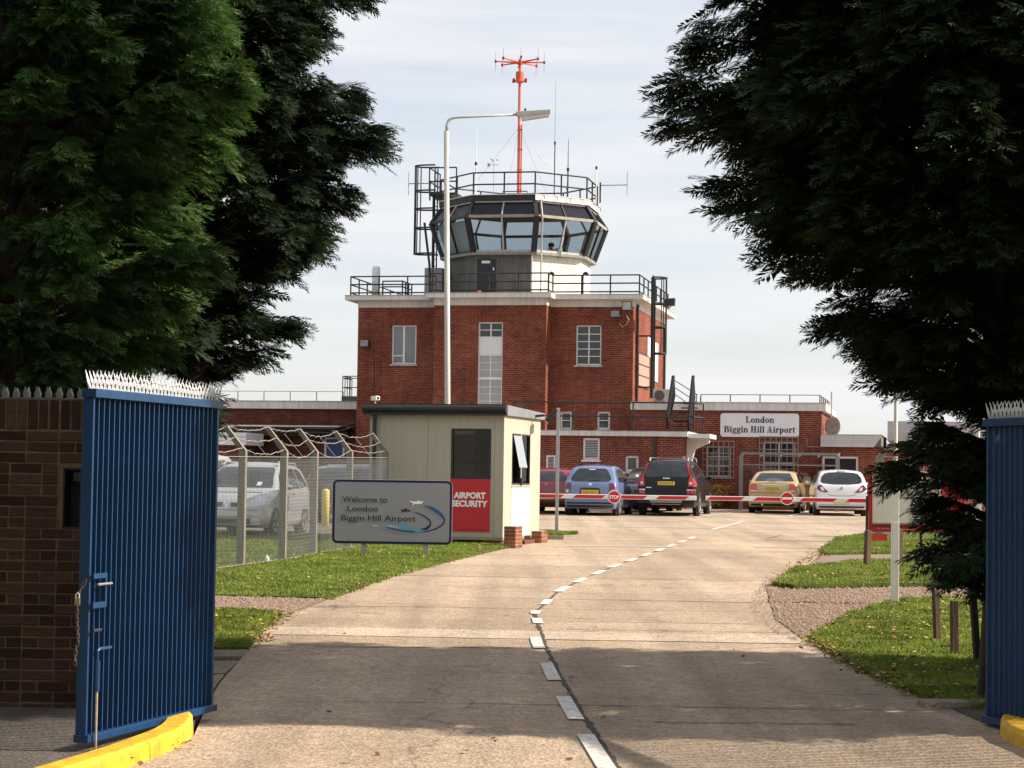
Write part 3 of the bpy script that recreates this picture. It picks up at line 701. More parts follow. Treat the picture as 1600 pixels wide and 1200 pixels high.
# ------------------------------------------------------------------ gates: deep flat bars between two rails
m_gsp = M('bright spikes', (0.62, 0.63, 0.64), 0.45, metal=0.2, var=0.2, vs=30)
sm_g = spike_mesh('spike', 0.118, 0.026, 0.036, m_gsp)
def gate(A, B, ztop_, zbot, side, label, extra):
    """A near end, B far end; side = +1 when the road lies on local -y"""
    d = B - A; ln = math.hypot(d.x, d.y); rz = math.atan2(d.y, d.x)
    g = thing('gate', label, 'gate', (A.x, A.y, zbot), rz, 'blue barred entrance gates', local=True)
    H = ztop_ - zbot; s = side
    def bx(x0, x1, y0, y1, z0, z1): 
        return MB().box(x0, x1, min(s * y0, s * y1), max(s * y0, s * y1), z0, z1)
    bx(-0.010, ln + 0.02, -0.030, 0.066, H - 0.052, H).build('top_rail', m_blue, g, bevel=0.003)
    bx(-0.010, ln + 0.02, -0.030, 0.066, 0, 0.046).build('bottom_rail', m_blue, g, bevel=0.003)
    bx(0.004, 0.024, -0.008, 0.061, 0.0475, H - 0.0535).build('stile', m_blue, g, bevel=0.002)
    bx(ln - 0.03, ln, -0.008, 0.061, 0.0475, H - 0.0535).build('stile', m_blue, g, bevel=0.002)
    src = bx(-0.0048, 0.0048, 0.0, 0.062, 0.0475, H - 0.0535).build('bar', m_blue, g)
    n = int((ln - 0.06) / 0.0695); st = (ln - 0.055) / (n + 1)
    src.location.x = 0.024 + st
    for i in range(1, n):
        share('bar', src, g, (0.024 + st * (i + 1), 0, 0))
    x = 0.0
    while x < ln + 0.01:
        spike(sm_g, g, (x, s * 0.012, H - 0.001)); x += 0.052
    if extra:
        # hasp frame, slide bolt, drop bolt
        m2 = MB()
        for (z0, z1, x0, x1) in ((0.965, 0.995, 0.0, 0.17), (0.79, 0.825, 0.0, 0.17), (0.825, 0.965, 0.15, 0.17)):
            m2.box(x0, x1, -0.040, -0.031, z0, z1)
        m2.build('latch_frame', m_blue, g)
        MB().tube([(0.03, -0.05, 0.93), (0.21, -0.05, 0.93)], 0.008).build('latch_pin', m_steel, g)
        MB().tube([(-0.01, -0.046, 0.66), (0.09, -0.046, 0.66)], 0.010).build('hinge_pin', m_black, g)
        db = MB().tube([(0.05, -0.05, 0.30), (0.05, -0.05, 0.48)], 0.017, 8).build('drop_bolt', m_blue, g)
        MB().tube([(0.05, -0.05, -0.075), (0.05, -0.05, 0.299)], 0.0085, 8).build('bolt_rod', M('bolt steel', (0.42, 0.33, 0.25), 0.5, metal=0.4, var=0.3, vs=20), db)
        MB().tube([(0.05, -0.05, 0.481), (0.05, -0.05, 0.54), (0.07, -0.052, 0.55), (0.20, -0.058, 0.55)], 0.010, 6).build('bolt_handle', m_blue, db)
    return g
A, B = P(131, 1161, 12.15), P(331, 1113, 13.9)
zt_, zb_ = P(137, 607, 12.15).z, P(137, 1161, 12.15).z
gate(A, B, zt_, zb_, 1, 'bright blue barred steel gate standing open in front of the brick wall', True)
B2 = P(1541, 1128, 14.2); A2 = B2 + V((0.95, -3.05, 0))
gate(A2, B2, P(1545, 655, 14.2).z, P(1541, 1128, 14.2).z, -1, 'shaded dark blue barred steel gate under the conifer', False)
# chain with padlock
ch = thing('chain', 'rusty hanging chain with padlock on the end of the blue gate', 'chain', tuple(P(124, 915, 12.12)))
def chain_pts():
    top = [P(133, 908, 12.10), P(128, 918, 12.10), P(124, 925, 12.09), P(121, 940, 12.09), P(120, 960, 12.09), P(121, 985, 12.09), P(122, 1003, 12.09), P(119.5, 1010, 12.09), P(117.5, 1025, 12.09), P(117, 1046, 12.09)]
    out = []
    for a, b in zip(top[:-1], top[1:]):
        n = max(1, int((b - a).length / 0.021)); out += [a.lerp(b, i / n) for i in range(n)]
    return out
mb = MB(); cp = chain_pts()
for i in range(len(cp) - 1):
    a, b = cp[i], cp[i + 1]; d = (b - a); L1 = d.length * 0.66 + 0.006; d.normalize(); sdw = V((0, 1, 0)) if i % 2 else V((1, 0, 0)); sdw = (sdw - d * sdw.dot(d)).normalized()
    c = (a + b) / 2
    mb.tube([c + d * L1 * math.cos(k * math.pi / 4) + sdw * 0.0085 * math.sin(k * math.pi / 4) for k in range(8)], 0.0034, 4, closed=True)
mb.build('links', m_rust, ch)
q = P(121, 938, 12.06)
pl = MB().box(q.x - .016, q.x + .016, q.y - .010, q.y + .010, q.z - .03, q.z + .015).build('padlock', m_brass, ch, bevel=0.004)
MB().tube([q + V((-.010, 0, .0155)), q + V((-.010, 0, .035)), q + V((0, 0, .045)), q + V((.010, 0, .035)), q + V((.010, 0, .0155))], 0.003, 5).build('shackle', m_galv, pl)

# ------------------------------------------------------------------ posts
def square_post(name, label, cat, pb, top_v, w, mat, group=None, rz=0.0, lean=0.0, dome=False):
    b = G(*pb); tz = P(pb[0], top_v, b.y).z
    t = thing(name, label, cat, tuple(b), 0, group)
    top = V((b.x + lean, b.y, tz)); m2 = MB(); cs, sn = math.cos(rz), math.sin(rz)
    q = [(-w / 2, -w / 2), (w / 2, -w / 2), (w / 2, w / 2), (-w / 2, w / 2)]
    q = [(x * cs - y * sn, x * sn + y * cs) for x, y in q]
    vs = [(b.x + x, b.y + y, b.z - 0.15) for x, y in q] + [(top.x + x, top.y + y, top.z) for x, y in q] + [(top.x, top.y, top.z + 0.012)]
    m2.add(vs, [(3, 2, 1, 0), (0, 1, 5, 4), (1, 2, 6, 5), (2, 3, 7, 6), (3, 0, 4, 7), (4, 5, 8), (5, 6, 8), (6, 7, 8), (7, 4, 8)])
    m2.build('post', mat, t, bevel=0.004)
    return t
gs = 'wooden stakes in the verges'
square_post('wooden_stake', 'reddish wooden stake leaning slightly, left of the stakes by the right gate', 'stake', (1466, 1007), 923, 0.06, m_wood, gs, 0.3, -0.03)
square_post('wooden_stake', 'dark wooden stake standing upright between two other stakes by the right gate', 'stake', (1492, 1029), 939, 0.065, m_wood, gs, 0.1, -0.01)
square_post('wooden_stake', 'black stained stake leaning left in front of the further white post', 'stake', (1530, 1040), 931, 0.055, M('black stake', (0.03, 0.022, 0.018), 0.9, var=0.3), gs, 0.2, -0.06)
square_post('wooden_stake', 'brown stake half hidden by the end of the right gate', 'stake', (1541, 1024), 944, 0.06, m_wood, gs, 0.2)
square_post('wooden_stake', 'wooden stake in front of the left edge of the red notice board', 'stake', (1354, 890), 829, 0.085, m_wood, gs, 0.5, 0.02)
square_post('wooden_stake', 'wooden stake just behind the tall white post', 'stake', (1405.5, 885), 827, 0.08, m_wood, gs, 0.4)
def white_post(pb, top, label, w0, w1, step):
    b = G(*pb); t = thing('white_post', label, 'post', tuple(b), 0, 'white painted posts on the right verge')
    zt = top; zs = P(pb[0], step, b.y).z
    MB().box(b.x - w0 / 2, b.x + w0 / 2, b.y - w0 / 2, b.y + w0 / 2, b.z - .1, zs).build('sleeve', m_wpost, t, bevel=0.006)
    MB().box(b.x - w0 * .46, b.x + w0 * .46, b.y - w0 * .46, b.y + w0 * .46, zs + .001, zs + .66).build('middle_section', m_wpost, t, bevel=0.005)
    MB().lathe([(w1 / 2, zs + .661 - b.z), (w1 / 2, zt)], b, n=12).build('pole', m_wpost, t, smooth=False)
    MB().lathe([(w1 / 2 + .012, zs + 1.55 - b.z), (w1 / 2 + .012, zs + 1.60 - b.z)], b, n=12).build('collar', m_steel, t)
    return t
white_post((1398, 946), 3.6, 'tall white post standing on the near right verge in front of the notice board', 0.088, 0.05, 815)
white_post((1527, 948), 3.2, 'white post partly hidden by conifer branches next to the right gate', 0.08, 0.05, 838)
square_post('grey_pole', 'slim grey steel pole standing beside the security booth in front of the barrier', 'pole', (869.5, 841), 638, 0.075, M('grey pole', (0.40, 0.41, 0.42), 0.45, metal=0.4, var=0.1))
b = G(868, 841); st_ = MB(); st_.prism([(0.55 * math.cos(k * .628) * (1 + .2 * math.sin(k * 2.0)), 0.8 * math.sin(k * .628)) for k in range(10)], lambda x, y, t: (b.x + x, b.y + y, gz(b.y + y) + t), -.05, .10)
st_.build('traffic_island', m_kerbc, kind='structure')
isl = [(b.x + 0.5 * math.cos(k * .628), b.y + 0.72 * math.sin(k * .628)) for k in range(10)]
g_ = blades(isl, 5000, 0.06); g_.location.z = 0.075
b = G(508, 822); bo = thing('yellow_bollard', 'yellow round bollard behind the chain-link fence near the silver people carrier', 'bollard', tuple(b))
MB().lathe([(.095, -.05), (.095, .86), (.08, .90), (.03, .92)], b, n=16).build('tube', m_yelb, bo, smooth=True)

# ------------------------------------------------------------------ chain-link fence
fpts = [G(190, 920), G(290, 898), G(376, 886), G(441, 877.5), G(489, 868), G(544, 858), G(600, 849)]
fence = thing('chain_link_fence', 'chain-link fence with cranked concrete posts and barbed wire beside the car lot', 'fence', tuple(fpts[2]))
crank = V((-0.30, -0.05, 0.40)); hs = 1.83
for b in fpts:
    rz = -0.12; w = 0.062; q = [(-w, -w), (w, -w), (w, w), (-w, w)]; q = [(x * math.cos(rz) - y * math.sin(rz), x * math.sin(rz) + y * math.cos(rz)) for x, y in q]
    c1 = V((b.x, b.y, b.z + hs)); c2 = c1 + crank; vs = []
    for c_, k in ((V((b.x, b.y, b.z - .2)), 1), (c1, .92), (c2, .72)): vs += [(c_.x + x * k, c_.y + y * k, c_.z) for x, y in q]
    MB().add(vs, [(3, 2, 1, 0), (8, 9, 10, 11)] + [(4 * r_ + i, 4 * r_ + (i + 1) % 4, 4 * r_ + 4 + (i + 1) % 4, 4 * r_ + 4 + i) for r_ in (0, 1) for i in range(4)]).build('post', m_concp, fence, bevel=0.006)
def link_mesh_wires(a, b, z0, z1, pitch=0.058, r=0.0021):
    """zig-zag wires woven into diamonds between two posts"""
    ln = (b - a).length; n = int(ln / pitch); vs, fs = [], []
    d = (b - a).normalized(); nrm = V((-d.y, d.x, 0)).normalized(); rows_ = int((z1 - z0) / pitch)
    for i in range(n):
        for j in range(rows_ + 1):
            off = (i + (0.5 if j % 2 else -0.02)) * pitch * 1.0 + (0.5 * pitch)
            p = a + d * min(ln, off); z = a.z + (b.z - a.z) * (off / ln) + z0 + j * pitch
            k = len(vs)
            vs += [p + V((0, 0, z - p.z)) + d * r, p + V((0, 0, z - p.z)) - d * r * .5 + nrm * r, p + V((0, 0, z - p.z)) - d * r * .5 - nrm * r]
            if j: fs += [(k - 3, k - 2, k + 1, k), (k - 2, k - 1, k + 2, k + 1), (k - 1, k - 3, k, k + 2)]
        # the second set of the weave, leaning the other way
        for j in range(rows_ + 1):
            off = (i + (-0.02 if j % 2 else 0.5)) * pitch + (0.5 * pitch)
            p = a + d * min(ln, off); z = a.z + (b.z - a.z) * (off / ln) + z0 + j * pitch
            k = len(vs)
            vs += [p + V((0, 0, z - p.z)) + d * r, p + V((0, 0, z - p.z)) - d * r * .5 + nrm * r, p + V((0, 0, z - p.z)) - d * r * .5 - nrm * r]
            if j: fs += [(k - 3, k - 2, k + 1, k), (k - 2, k - 1, k + 2, k + 1), (k - 1, k - 3, k, k + 2)]
    return vs, fs
mb = MB()
for a, b in zip(fpts[:-1], fpts[1:]):
    off = V((0.06, -0.05, 0)); mb.add(*link_mesh_wires(a + off, b + off, 0.02, 1.72))
mb.build('wire_mesh', m_wire, fence, kind='stuff')
for hz in (0.05, 1.73):
    mb = MB(); mb.tube([b + V((0.065, -0.055, hz)) for b in fpts], 0.004, 4); mb.build('line_wire', m_wire, fence)
m_barb = M('barbed wire', (0.42, 0.41, 0.39), 0.5, metal=0.2)
def barbed(pa, sag, parent, seed):
    q = random.Random(seed); pts = []
    for a, b in zip(pa[:-1], pa[1:]):
        s = sag * q.uniform(.3, 1.4)
        for k in range(14):
            t = k / 14; p = a.lerp(b, t) + V((0, 0, -s * 4 * t * (1 - t) + q.uniform(-.012, .012))); pts.append(p)
    pts.append(pa[-1]); mb = MB(); mb.tube(pts, 0.0045, 4)
    for p in pts[::2]: mb.tube([p + V((-.02, 0, -.02)), p + V((.02, 0.01, .02))], .004, 3)
    mb.build('barbed_wire', m_barb, parent)
for k, t in enumerate((0.08, 0.52, 0.97)):
    barbed([V((b.x, b.y, b.z + hs)) + crank * t + V((0.03, -.04, 0)) for b in fpts], 0.11, fence, k)
for a, b in zip(fpts[:-1], fpts[1:]):
    m_ = a.lerp(b, 0.52) + V((0, 0, hs - 0.1)); MB().bar(m_ + V((.05, -.04, 0)), m_ + crank * 1.0 + V((.02, -.04, 0)), .02, .008).build('wire_dropper', m_barb, fence)
b = G(417, 881); cup = MB().lathe([(.028, 0), (.045, .02), (.038, .075), (.012, .10), (.012, .12)], b + V((0, 0, .03)), n=9).build('plastic_bottle', m_whitep)
tag(cup, 'small white plastic bottle lying in grass at the foot of the chain-link fence', 'litter')

# right-hand run of the same fencing, behind the notice board
rp0 = G(1373, 847)
f2 = thing('concrete_fence', 'cranked concrete fence posts with barbed wire behind the red notice board', 'fence', tuple(rp0))
rf = [rp0, rp0 + V((3.2, -1.0, -0.012)), rp0 + V((6.4, -2.0, -0.024))]
zc_ = P(1373, 716, rp0.y).z - rp0.z
cr2 = V((0.36, -0.05, 0.42))
for b in rf:
    w = 0.085; c1 = b + V((0, 0, zc_)); c2 = c1 + cr2; q = [(-w, -w), (w, -w), (w, w), (-w, w)]; vs = []
    for c_, k in ((b - V((0, 0, .2)), 1), (c1, .95), (c2, .75)): vs += [(c_.x + x * k, c_.y + y * k, c_.z) for x, y in q]
    MB().add(vs, [(3, 2, 1, 0), (8, 9, 10, 11)] + [(4 * r_ + i, 4 * r_ + (i + 1) % 4, 4 * r_ + 4 + (i + 1) % 4, 4 * r_ + 4 + i) for r_ in (0, 1) for i in range(4)]).build('post', m_concp, f2, bevel=0.006)
for k, t in enumerate((0.1, 0.5, 0.95)): barbed([b + V((0, -.06, zc_)) + cr2 * t for b in rf], 0.06, f2, 10 + k)
mb = MB(); 
for a, b in zip(rf[:-1], rf[1:]): mb.add(*link_mesh_wires(a + V((0, -.1, 0)), b + V((0, -.1, 0)), 0.05, zc_ - .1, 0.07))
mb.build('wire_mesh', m_wire, f2, kind='stuff')

# ------------------------------------------------------------------ welcome sign
YS = G(614, 869.5).y
def sp(zx, zy, dy=0.0):
    p = P(520 + zx / 8.421, 745 + zy / 8.421, YS); return V((p.x, YS - dy, p.z))
c = (sp(5, 30) + sp(1575, 60) + sp(0, 870) + sp(1548, 895)) / 4
sw, sh = (sp(1575, 60) - sp(5, 30)).length, (sp(0, 870) - sp(5, 30)).length
sg = thing('welcome_sign', 'grey welcome board with navy border and blue swoosh on two posts', 'sign', (c.x, YS, gz(YS)))
MB().prism(rrect(sw, sh, .09), lambda u, v, t: (c.x + u, YS + t, c.z + v), .012, -.012).build('border', m_navy, sg)
MB().prism(rrect(sw + .012, sh + .012, .096), lambda u, v, t: (c.x + u, YS + t, c.z + v), .020, .0125).build('backing', m_galv, sg)
MB().prism(rrect(sw - .086, sh - .086, .05), lambda u, v, t: (c.x + u, YS + t, c.z + v), -.0125, -.0165).build('face', m_signg, sg)
ux, uz = V((1, 0, 0)), V((0, 0, 1))
for s_, x0, x1, yb in (('Welcome to', 130, 714, 331), ('London', 194, 592, 452), ('Biggin Hill Airport', 112, 1092, 573)):
    a = sp(x0, yb, .0185); w = (sp(x1, yb) - sp(x0, yb)).length
    text_on('lettering', s_, 0.148, a, ux, uz, m_letd, sg, width=w, bold=0.0)
m_sw1 = M('swoosh navy', (0.012, 0.022, 0.085), 0.4, var=0.02); m_sw2 = M('swoosh blue', (0.022, 0.09, 0.24), 0.4, var=0.02)
m_sw3 = M('swoosh sky blue', (0.10, 0.27, 0.40), 0.4, var=0.1, vs=5); m_sw4 = M('swoosh pale', (0.42, 0.46, 0.52), 0.4, var=0.05)
def flat(name, pts, mat, dy):
    MB().prism([(x, y) for x, y in pts], lambda u, v, t: tuple(sp(u, v, t)), dy, dy + 0.001).build(name, mat, sg)
flat('swoosh', [(1195, 374), (1290, 390), (1380, 432), (1452, 494), (1484, 560), (1474, 606), (1430, 655), (1350, 698), (1240, 724), (1120, 730), (1240, 712), (1340, 682), (1420, 638), (1458, 592), (1466, 572), (1424, 522), (1352, 468), (1286, 424)], m_sw1, .0170)
flat('swoosh', [(1215, 380), (1300, 392), (1392, 440), (1452, 496), (1482, 562), (1470, 566), (1424, 516), (1350, 462), (1286, 420)], m_sw2, .0182)
flat('swoosh', [(1055, 459), (1130, 473), (1212, 512), (1272, 556), (1300, 602), (1288, 652), (1248, 698), (1200, 708), (1140, 690), (1220, 668), (1262, 638), (1282, 605), (1256, 568), (1196, 524), (1130, 488)], m_sw1, .0170)
flat('swoosh', [(680, 645), (780, 640), (870, 630), (940, 620), (1040, 665), (1150, 690), (1250, 708), (1130, 730), (1000, 724), (860, 706), (760, 682)], m_sw3, .0182)
flat('swoosh', [(700, 662), (860, 694), (1000, 712), (1100, 718), (1060, 730), (980, 725), (860, 708), (760, 684)], m_sw1, .0194)
flat('swoosh', [(488, 641), (560, 636), (620, 650), (560, 656)], m_sw4, .0170); flat('swoosh', [(690, 645), (780, 640), (900, 668), (780, 664)], m_sw4, .0194)
flat('aeroplane', [(1003, 312), (1062, 326), (1112, 326), (1132, 306), (1142, 326), (1196, 322), (1168, 354), (1112, 360), (1082, 353), (1046, 382), (1058, 346), (1020, 328)], m_letw, .0170)
flat('aeroplane', [(888, 427), (932, 431), (958, 414), (976, 408), (972, 431), (1020, 438), (1024, 456), (962, 457), (927, 460), (894, 474), (914, 450)], m_letd, .0170)
for px_, vb in ((565, 871), (666, 869)):
    b = G(px_, vb); MB().box(b.x - .045, b.x + .045, YS + .022, YS + .10, gz(YS) - .2, c.z + sh / 2 - .1).build('post', M('sign post grey', (0.36, 0.34, 0.30), 0.6, var=0.2, streak=.3), sg, bevel=.006)

# ------------------------------------------------------------------ security booth
FB = Frame(V((P(785, 838, 41.2).x, 41.2, 0)), 16)
zb = FB.d(782, 840, 0)[1]; zt = FB.d(783, 649, 0)[1]; bw = -FB.d(578, 700, 0)[0]; bd = min(4.2, FB.x(843.5, 740, 0)[0])
g0 = gz(41)
booth = thing('security_booth', 'cream prefabricated security booth with red airport security panel', 'booth', tuple(FB.w(-bw / 2, 0, g0)), 0)
booth.location = FB.o; booth.rotation_euler = (0, 0, FB.rz); del ORG[booth.name]
T = 0.06
def fx(px, py): return FB.d(px, py, 0)
wx0_, wz1 = fx(705.5, 669.5); wx1_, wz0 = fx(766.5, 749)
mb = MB()
mb.box(-bw, wx0_, 0, T, zb, zt); mb.box(wx1_, 0, 0, T, zb, zt); mb.box(wx0_, wx1_, 0, T, zb, wz0); mb.box(wx0_, wx1_, 0, T, wz1, zt)
mb.build('front_wall', m_cream, booth)
sy0, sz1 = FB.x(800.5, 678, 0); sy1, sz0 = FB.x(827, 757, 0); sz0 = FB.x(800.5, 757, 0)[1]; sz1 = FB.x(800.5, 677, 0)[1]
mb = MB(); mb.box(-T, 0, T, sy0, zb, zt); mb.box(-T, 0, sy1, bd, zb, zt); mb.box(-T, 0, sy0, sy1, zb, sz0); mb.box(-T, 0, sy0, sy1, sz1, zt)
mb.build('side_wall', m_cream, booth)
hx0, hz1_ = FB.d(700, 672, bd); hx1, hz0_ = FB.d(742, 752, bd)
mb = MB(); mb.box(-bw, hx0, bd - T, bd, zb, zt); mb.box(hx1, -T, bd - T, bd, zb, zt); mb.box(hx0, hx1, bd - T, bd, zb, hz0_); mb.box(hx0, hx1, bd - T, bd, hz1_, zt); mb.build('rear_wall', m_cream, booth)
MB().box(hx0, hx1, bd - .03, bd - .024, hz0_, hz1_).build('rear_pane', m_pane, booth); MB().box(-bw, -bw + T, T, bd - T, zb, zt).build('side_wall', m_cream, booth)
MB().box(-bw + T, -T, T, bd - T, zb, zb + .05).build('floor_panel', m_dark, booth)
for px_ in (668.5,):
    x = fx(px_, 700)[0]; MB().box(x - .006, x + .006, -.004, -.0005, zb, zt).build('seam', M('seam', (.30, .27, .20), .7), booth)
x = fx(773, 700)[0]; MB().box(x - .004, x + .004, -.004, -.0005, zb, zt).build('seam', M('seam', (.30, .27, .20), .7), booth)
MB().box(-.05, .006, -.006, -.0005, zb - .02, zt).box(.0005, .006, -.0005, .05, zb - .02, zt).build('corner_trim', m_cream, booth)
MB().box(-bw - .006, -bw + .06, -.006, -.0005, zb - .02, zt).build('corner_trim', m_cream, booth)
MB().box(-bw - .01, .012, -.014, bd + .01, zb - .06, zb - .001).build('base_frame', M('booth base', (0.25, 0.23, 0.17), .7, var=.2), booth)
# roof: falls to the back
zr = fx(786, 633)[1]
MB().prism([(-.10, zt + .001), (-.10, zr), (.05, zr), (bd + .08, zt + .14), (bd + .08, zt + .001)], lambda u, v, t: (t, u, v), -bw - .06, .075).build('roof', m_roofm, booth)
MB().lathe([(.075, -bw - .10), (.075, .10)], (0, -.175, zr - .085), axis='x', n=12).build('gutter', m_black, booth, smooth=False)
MB().box(-bw - .10, .10, -.165, -.1005, zt - .01, zr + .012).build('fascia', m_black, booth)
xd = fx(586.5, 700)[0]; MB().lathe([(.042, zb - .1), (.042, zr - .12)], (xd, -.075, 0), n=10).build('downpipe', m_black, booth)
# front window and red panel
fr = 0.045; mb = MB()
mb.box(wx0_, wx1_, -.012, .05, wz1 - fr, wz1 - .001).box(wx0_, wx1_, -.012, .05, wz0 + .001, wz0 + fr).box(wx0_ + .001, wx0_ + fr, -.012, .05, wz0 + fr, wz1 - fr).box(wx1_ - fr, wx1_ - .001, -.012, .05, wz0 + fr, wz1 - fr)
wf = mb.build('window_frame', m_black, booth); MB().box(wx0_ + fr, wx1_ - fr, .018, .024, wz0 + fr, wz1 - fr).build('pane', m_pane, wf)
# inside: desk, monitor, back window
MB().box(wx0_ - .3, -.15, .25, .85, wz0 - .12, wz0 - .08).build('desk', M('desk top', (.16, .09, .05), .5), booth)
MB().box(wx0_ + .45, wx0_ + .72, .6, .64, wz0 + .02, wz0 + .35).build('monitor', m_black, booth)
MB().box(hx1 + .12, -T - .2, bd - T - .012, bd - T - .001, hz0_ + .1, hz1_ - .1).build('pin_board', M('inside notice board', (.20, .12, .06), .7, var=.4, vs=6), booth)
rz0 = fx(735, 831)[1]
rpan = MB().box(wx0_ - .005, wx1_ - .004, -.012, -.0008, rz0, wz0 - .004).build('red_panel', m_red, booth)
for s_, xa, xb, yb, sz in (('AIRPORT', 709.0, 759.2, 778, .165), ('SECURITY', 705.8, 762.2, 790.8, .165)):
    (x0, z0), (x1, _) = fx(xa, yb), fx(xb, yb)
    text_on('lettering', s_, sz, (x0, -.0135, z0), (1, 0, 0), (0, 0, 1), m_letw, rpan, width=x1 - x0, bold=0.008)
(x0, z0), (x1, _) = fx(712, 827.6), fx(760, 827.6)
text_on('lettering', 'London Biggin Hill Airport', .045, (x0, -.0135, z0), (1, 0, 0), (0, 0, 1), M('dark red print', (.22, .01, .02), .5), rpan, width=x1 - x0)
# side windows: one leaf tilted open, and the white lower door panel
ym = (sy0 + sy1) / 2
for (a, b_) in ((sy0, ym - .03), (ym + .03, sy1)):
    mb = MB(); f_ = .03
    mb.box(-.05, .012, a, b_, sz1 - f_, sz1 - .001).box(-.05, .012, a, b_, sz0 + .001, sz0 + f_).box(-.05, .012, a + .001, a + f_, sz0 + f_, sz1 - f_).box(-.05, .012, b_ - f_, b_ - .001, sz0 + f_, sz1 - f_)
    wfr = mb.build('side_window', m_black, booth)
    if a > sy0 + .1: MB().box(-.03, -.024, a + f_, b_ - f_, sz0 + f_, sz1 - f_).build('pane', m_pane, wfr); MB().box(-.022, -.018, a + .05, a + .18, sz1 - .45, sz1 - .18).build('notice', m_whitep, wfr)
MB().box(-.05, .008, ym - .029, ym + .029, sz0, sz1).build('mullion', m_cream, booth)
mb = MB(); mb.add([(.016, sy0 + .04, sz1 - .04), (.016, ym - .05, sz1 - .04), (.15, ym - .05, sz0 + .35), (.15, sy0 + .04, sz0 + .35), (.022, sy0 + .04, sz1 - .04), (.022, ym - .05, sz1 - .04), (.156, ym - .05, sz0 + .35), (.156, sy0 + .04, sz0 + .35)],
    [(3, 2, 1, 0), (4, 5, 6, 7), (0, 1, 5, 4), (1, 2, 6, 5), (2, 3, 7, 6), (3, 0, 4, 7)]); mb.build('open_window', M('tilted pane', (.26, .29, .33), .08, var=.02), booth)
dz1 = FB.x(800, 762, 0)[1]; MB().box(.0008, .012, sy0 - .02, sy1 - .03, zb + .01, dz1).build('door_panel', m_whitep, booth)
MB().box(.0008, .016, sy0 - .02, sy1, dz1 + .004, dz1 + .03).build('ledge', m_roofm, booth); MB().box(.0125, .04, ym - .04, ym + .03, dz1 + .05, dz1 + .2).build('handle', m_black, booth)
# brick supports under the booth, laid brick by brick
m_rbrk = M('red brick', (0.21, 0.078, 0.045), 0.9, var=0.3, vs=16, bump=.4, bs=60, rand=.35, spec=.15); m_rmort = M('pale mortar', (0.42, 0.36, 0.28), .95, var=.2)
RB = []
for i in range(3):
    me = brick_mesh(.214, .065, .102, 60 + i).copy(); me.materials.clear(); me.materials.append(m_rbrk); RB.append(me)
def pier(name, label, x0, x1, y0, y1, z0, z1, group):
    """a small pier: mortar core with bricks on every course"""
    t = thing(name, label, 'brick pier', (0, 0, 0), 0, group); loc = FB.w((x0 + x1) / 2, (y0 + y1) / 2, z0); t.location = loc; t.rotation_euler = (0, 0, FB.rz); del ORG[t.name]
    hx, hy, hz = (x1 - x0) / 2, (y1 - y0) / 2, z1 - z0
    MB().box(-hx + .008, hx - .008, -hy + .008, hy - .008, -.15, hz - .004).build('mortar', m_rmort, t)
    n = max(1, int(hz / .075 + .5)); ch_ = hz / n
    for k in range(n):
        z = ch_ * (k + .5); sc = (2 * hx / 2) / .224 if k % 2 == 0 else 1
        for rot, half, dpt in ((0, hx, hy), (math.pi / 2, hy, hx), (math.pi, hx, hy), (-math.pi / 2, hy, hx)):
            nb = max(1, round(2 * half / .225)); lb = 2 * half / nb
            for j in range(nb):
                o = bpy.data.objects.new('brick', rnd.choice(RB)); C.objects.link(o); o.parent = t
                u = -half + lb * (j + .5); cx, cy = u * math.cos(rot) + dpt * math.sin(rot), u * math.sin(rot) - dpt * math.cos(rot)
                o.location = (cx, cy, z); o.rotation_euler = (0, 0, rot); o.scale = ((lb - .010) / .214, .35, (ch_ - .010) / .065)
    return t
def at_g(px, py):            # booth coordinates of a ground point
    q = G(px, py); r_ = q - FB.o; return r_.dot(FB.ex), r_.dot(FB.ey), q.z
px1 = at_g(787, 856.5); px2 = at_g(832, 848)
pier('brick_pier', 'taller red brick pier at the front corner of the security booth', px1[0], px1[0] + .24, px1[1], px1[1] + .5, px1[2], px1[2] + .43, 'brick piers beside the booth')
pier('brick_pier', 'lower red brick pier at the rear corner of the security booth', px2[0], px2[0] + .22, px2[1] - .1, px2[1] + .4, px2[2], px2[2] + .25, 'brick piers beside the booth')
for (xa, xb) in ((fx(756, 850)[0], -.02), (-bw + .1, fx(714, 850)[0])):
    pier('brick_plinth', 'low red brick plinth under the booth ' + ('right of the dark gap' if xb > -.1 else 'left of the dark gap'), xa, xb, .02, .24, gz(41) - .02, zb - .062, 'brick plinths under the booth')
pier('brick_plinth', 'low red brick plinth under the far end of the booth', -bw + .1, -.05, bd - .3, bd - .06, gz(44), zb - .062, 'brick plinths under the booth')
sx = at_g(810, 851); MB().box(sx[0], sx[0] + .5, sx[1], sx[1] + .9, sx[2] - .05, sx[2] + .10).v
stp = thing('door_step', 'low brick step between the two brick piers of the booth', 'step', (0, 0, 0)); stp.location = FB.w(.02, (sy0 + sy1) / 2, gz(43)); stp.rotation_euler = (0, 0, FB.rz); del ORG[stp.name]
MB().box(.0, .22, -.45, .45, -.1, .07).build('tread', m_rbrk, stp, bevel=.008)
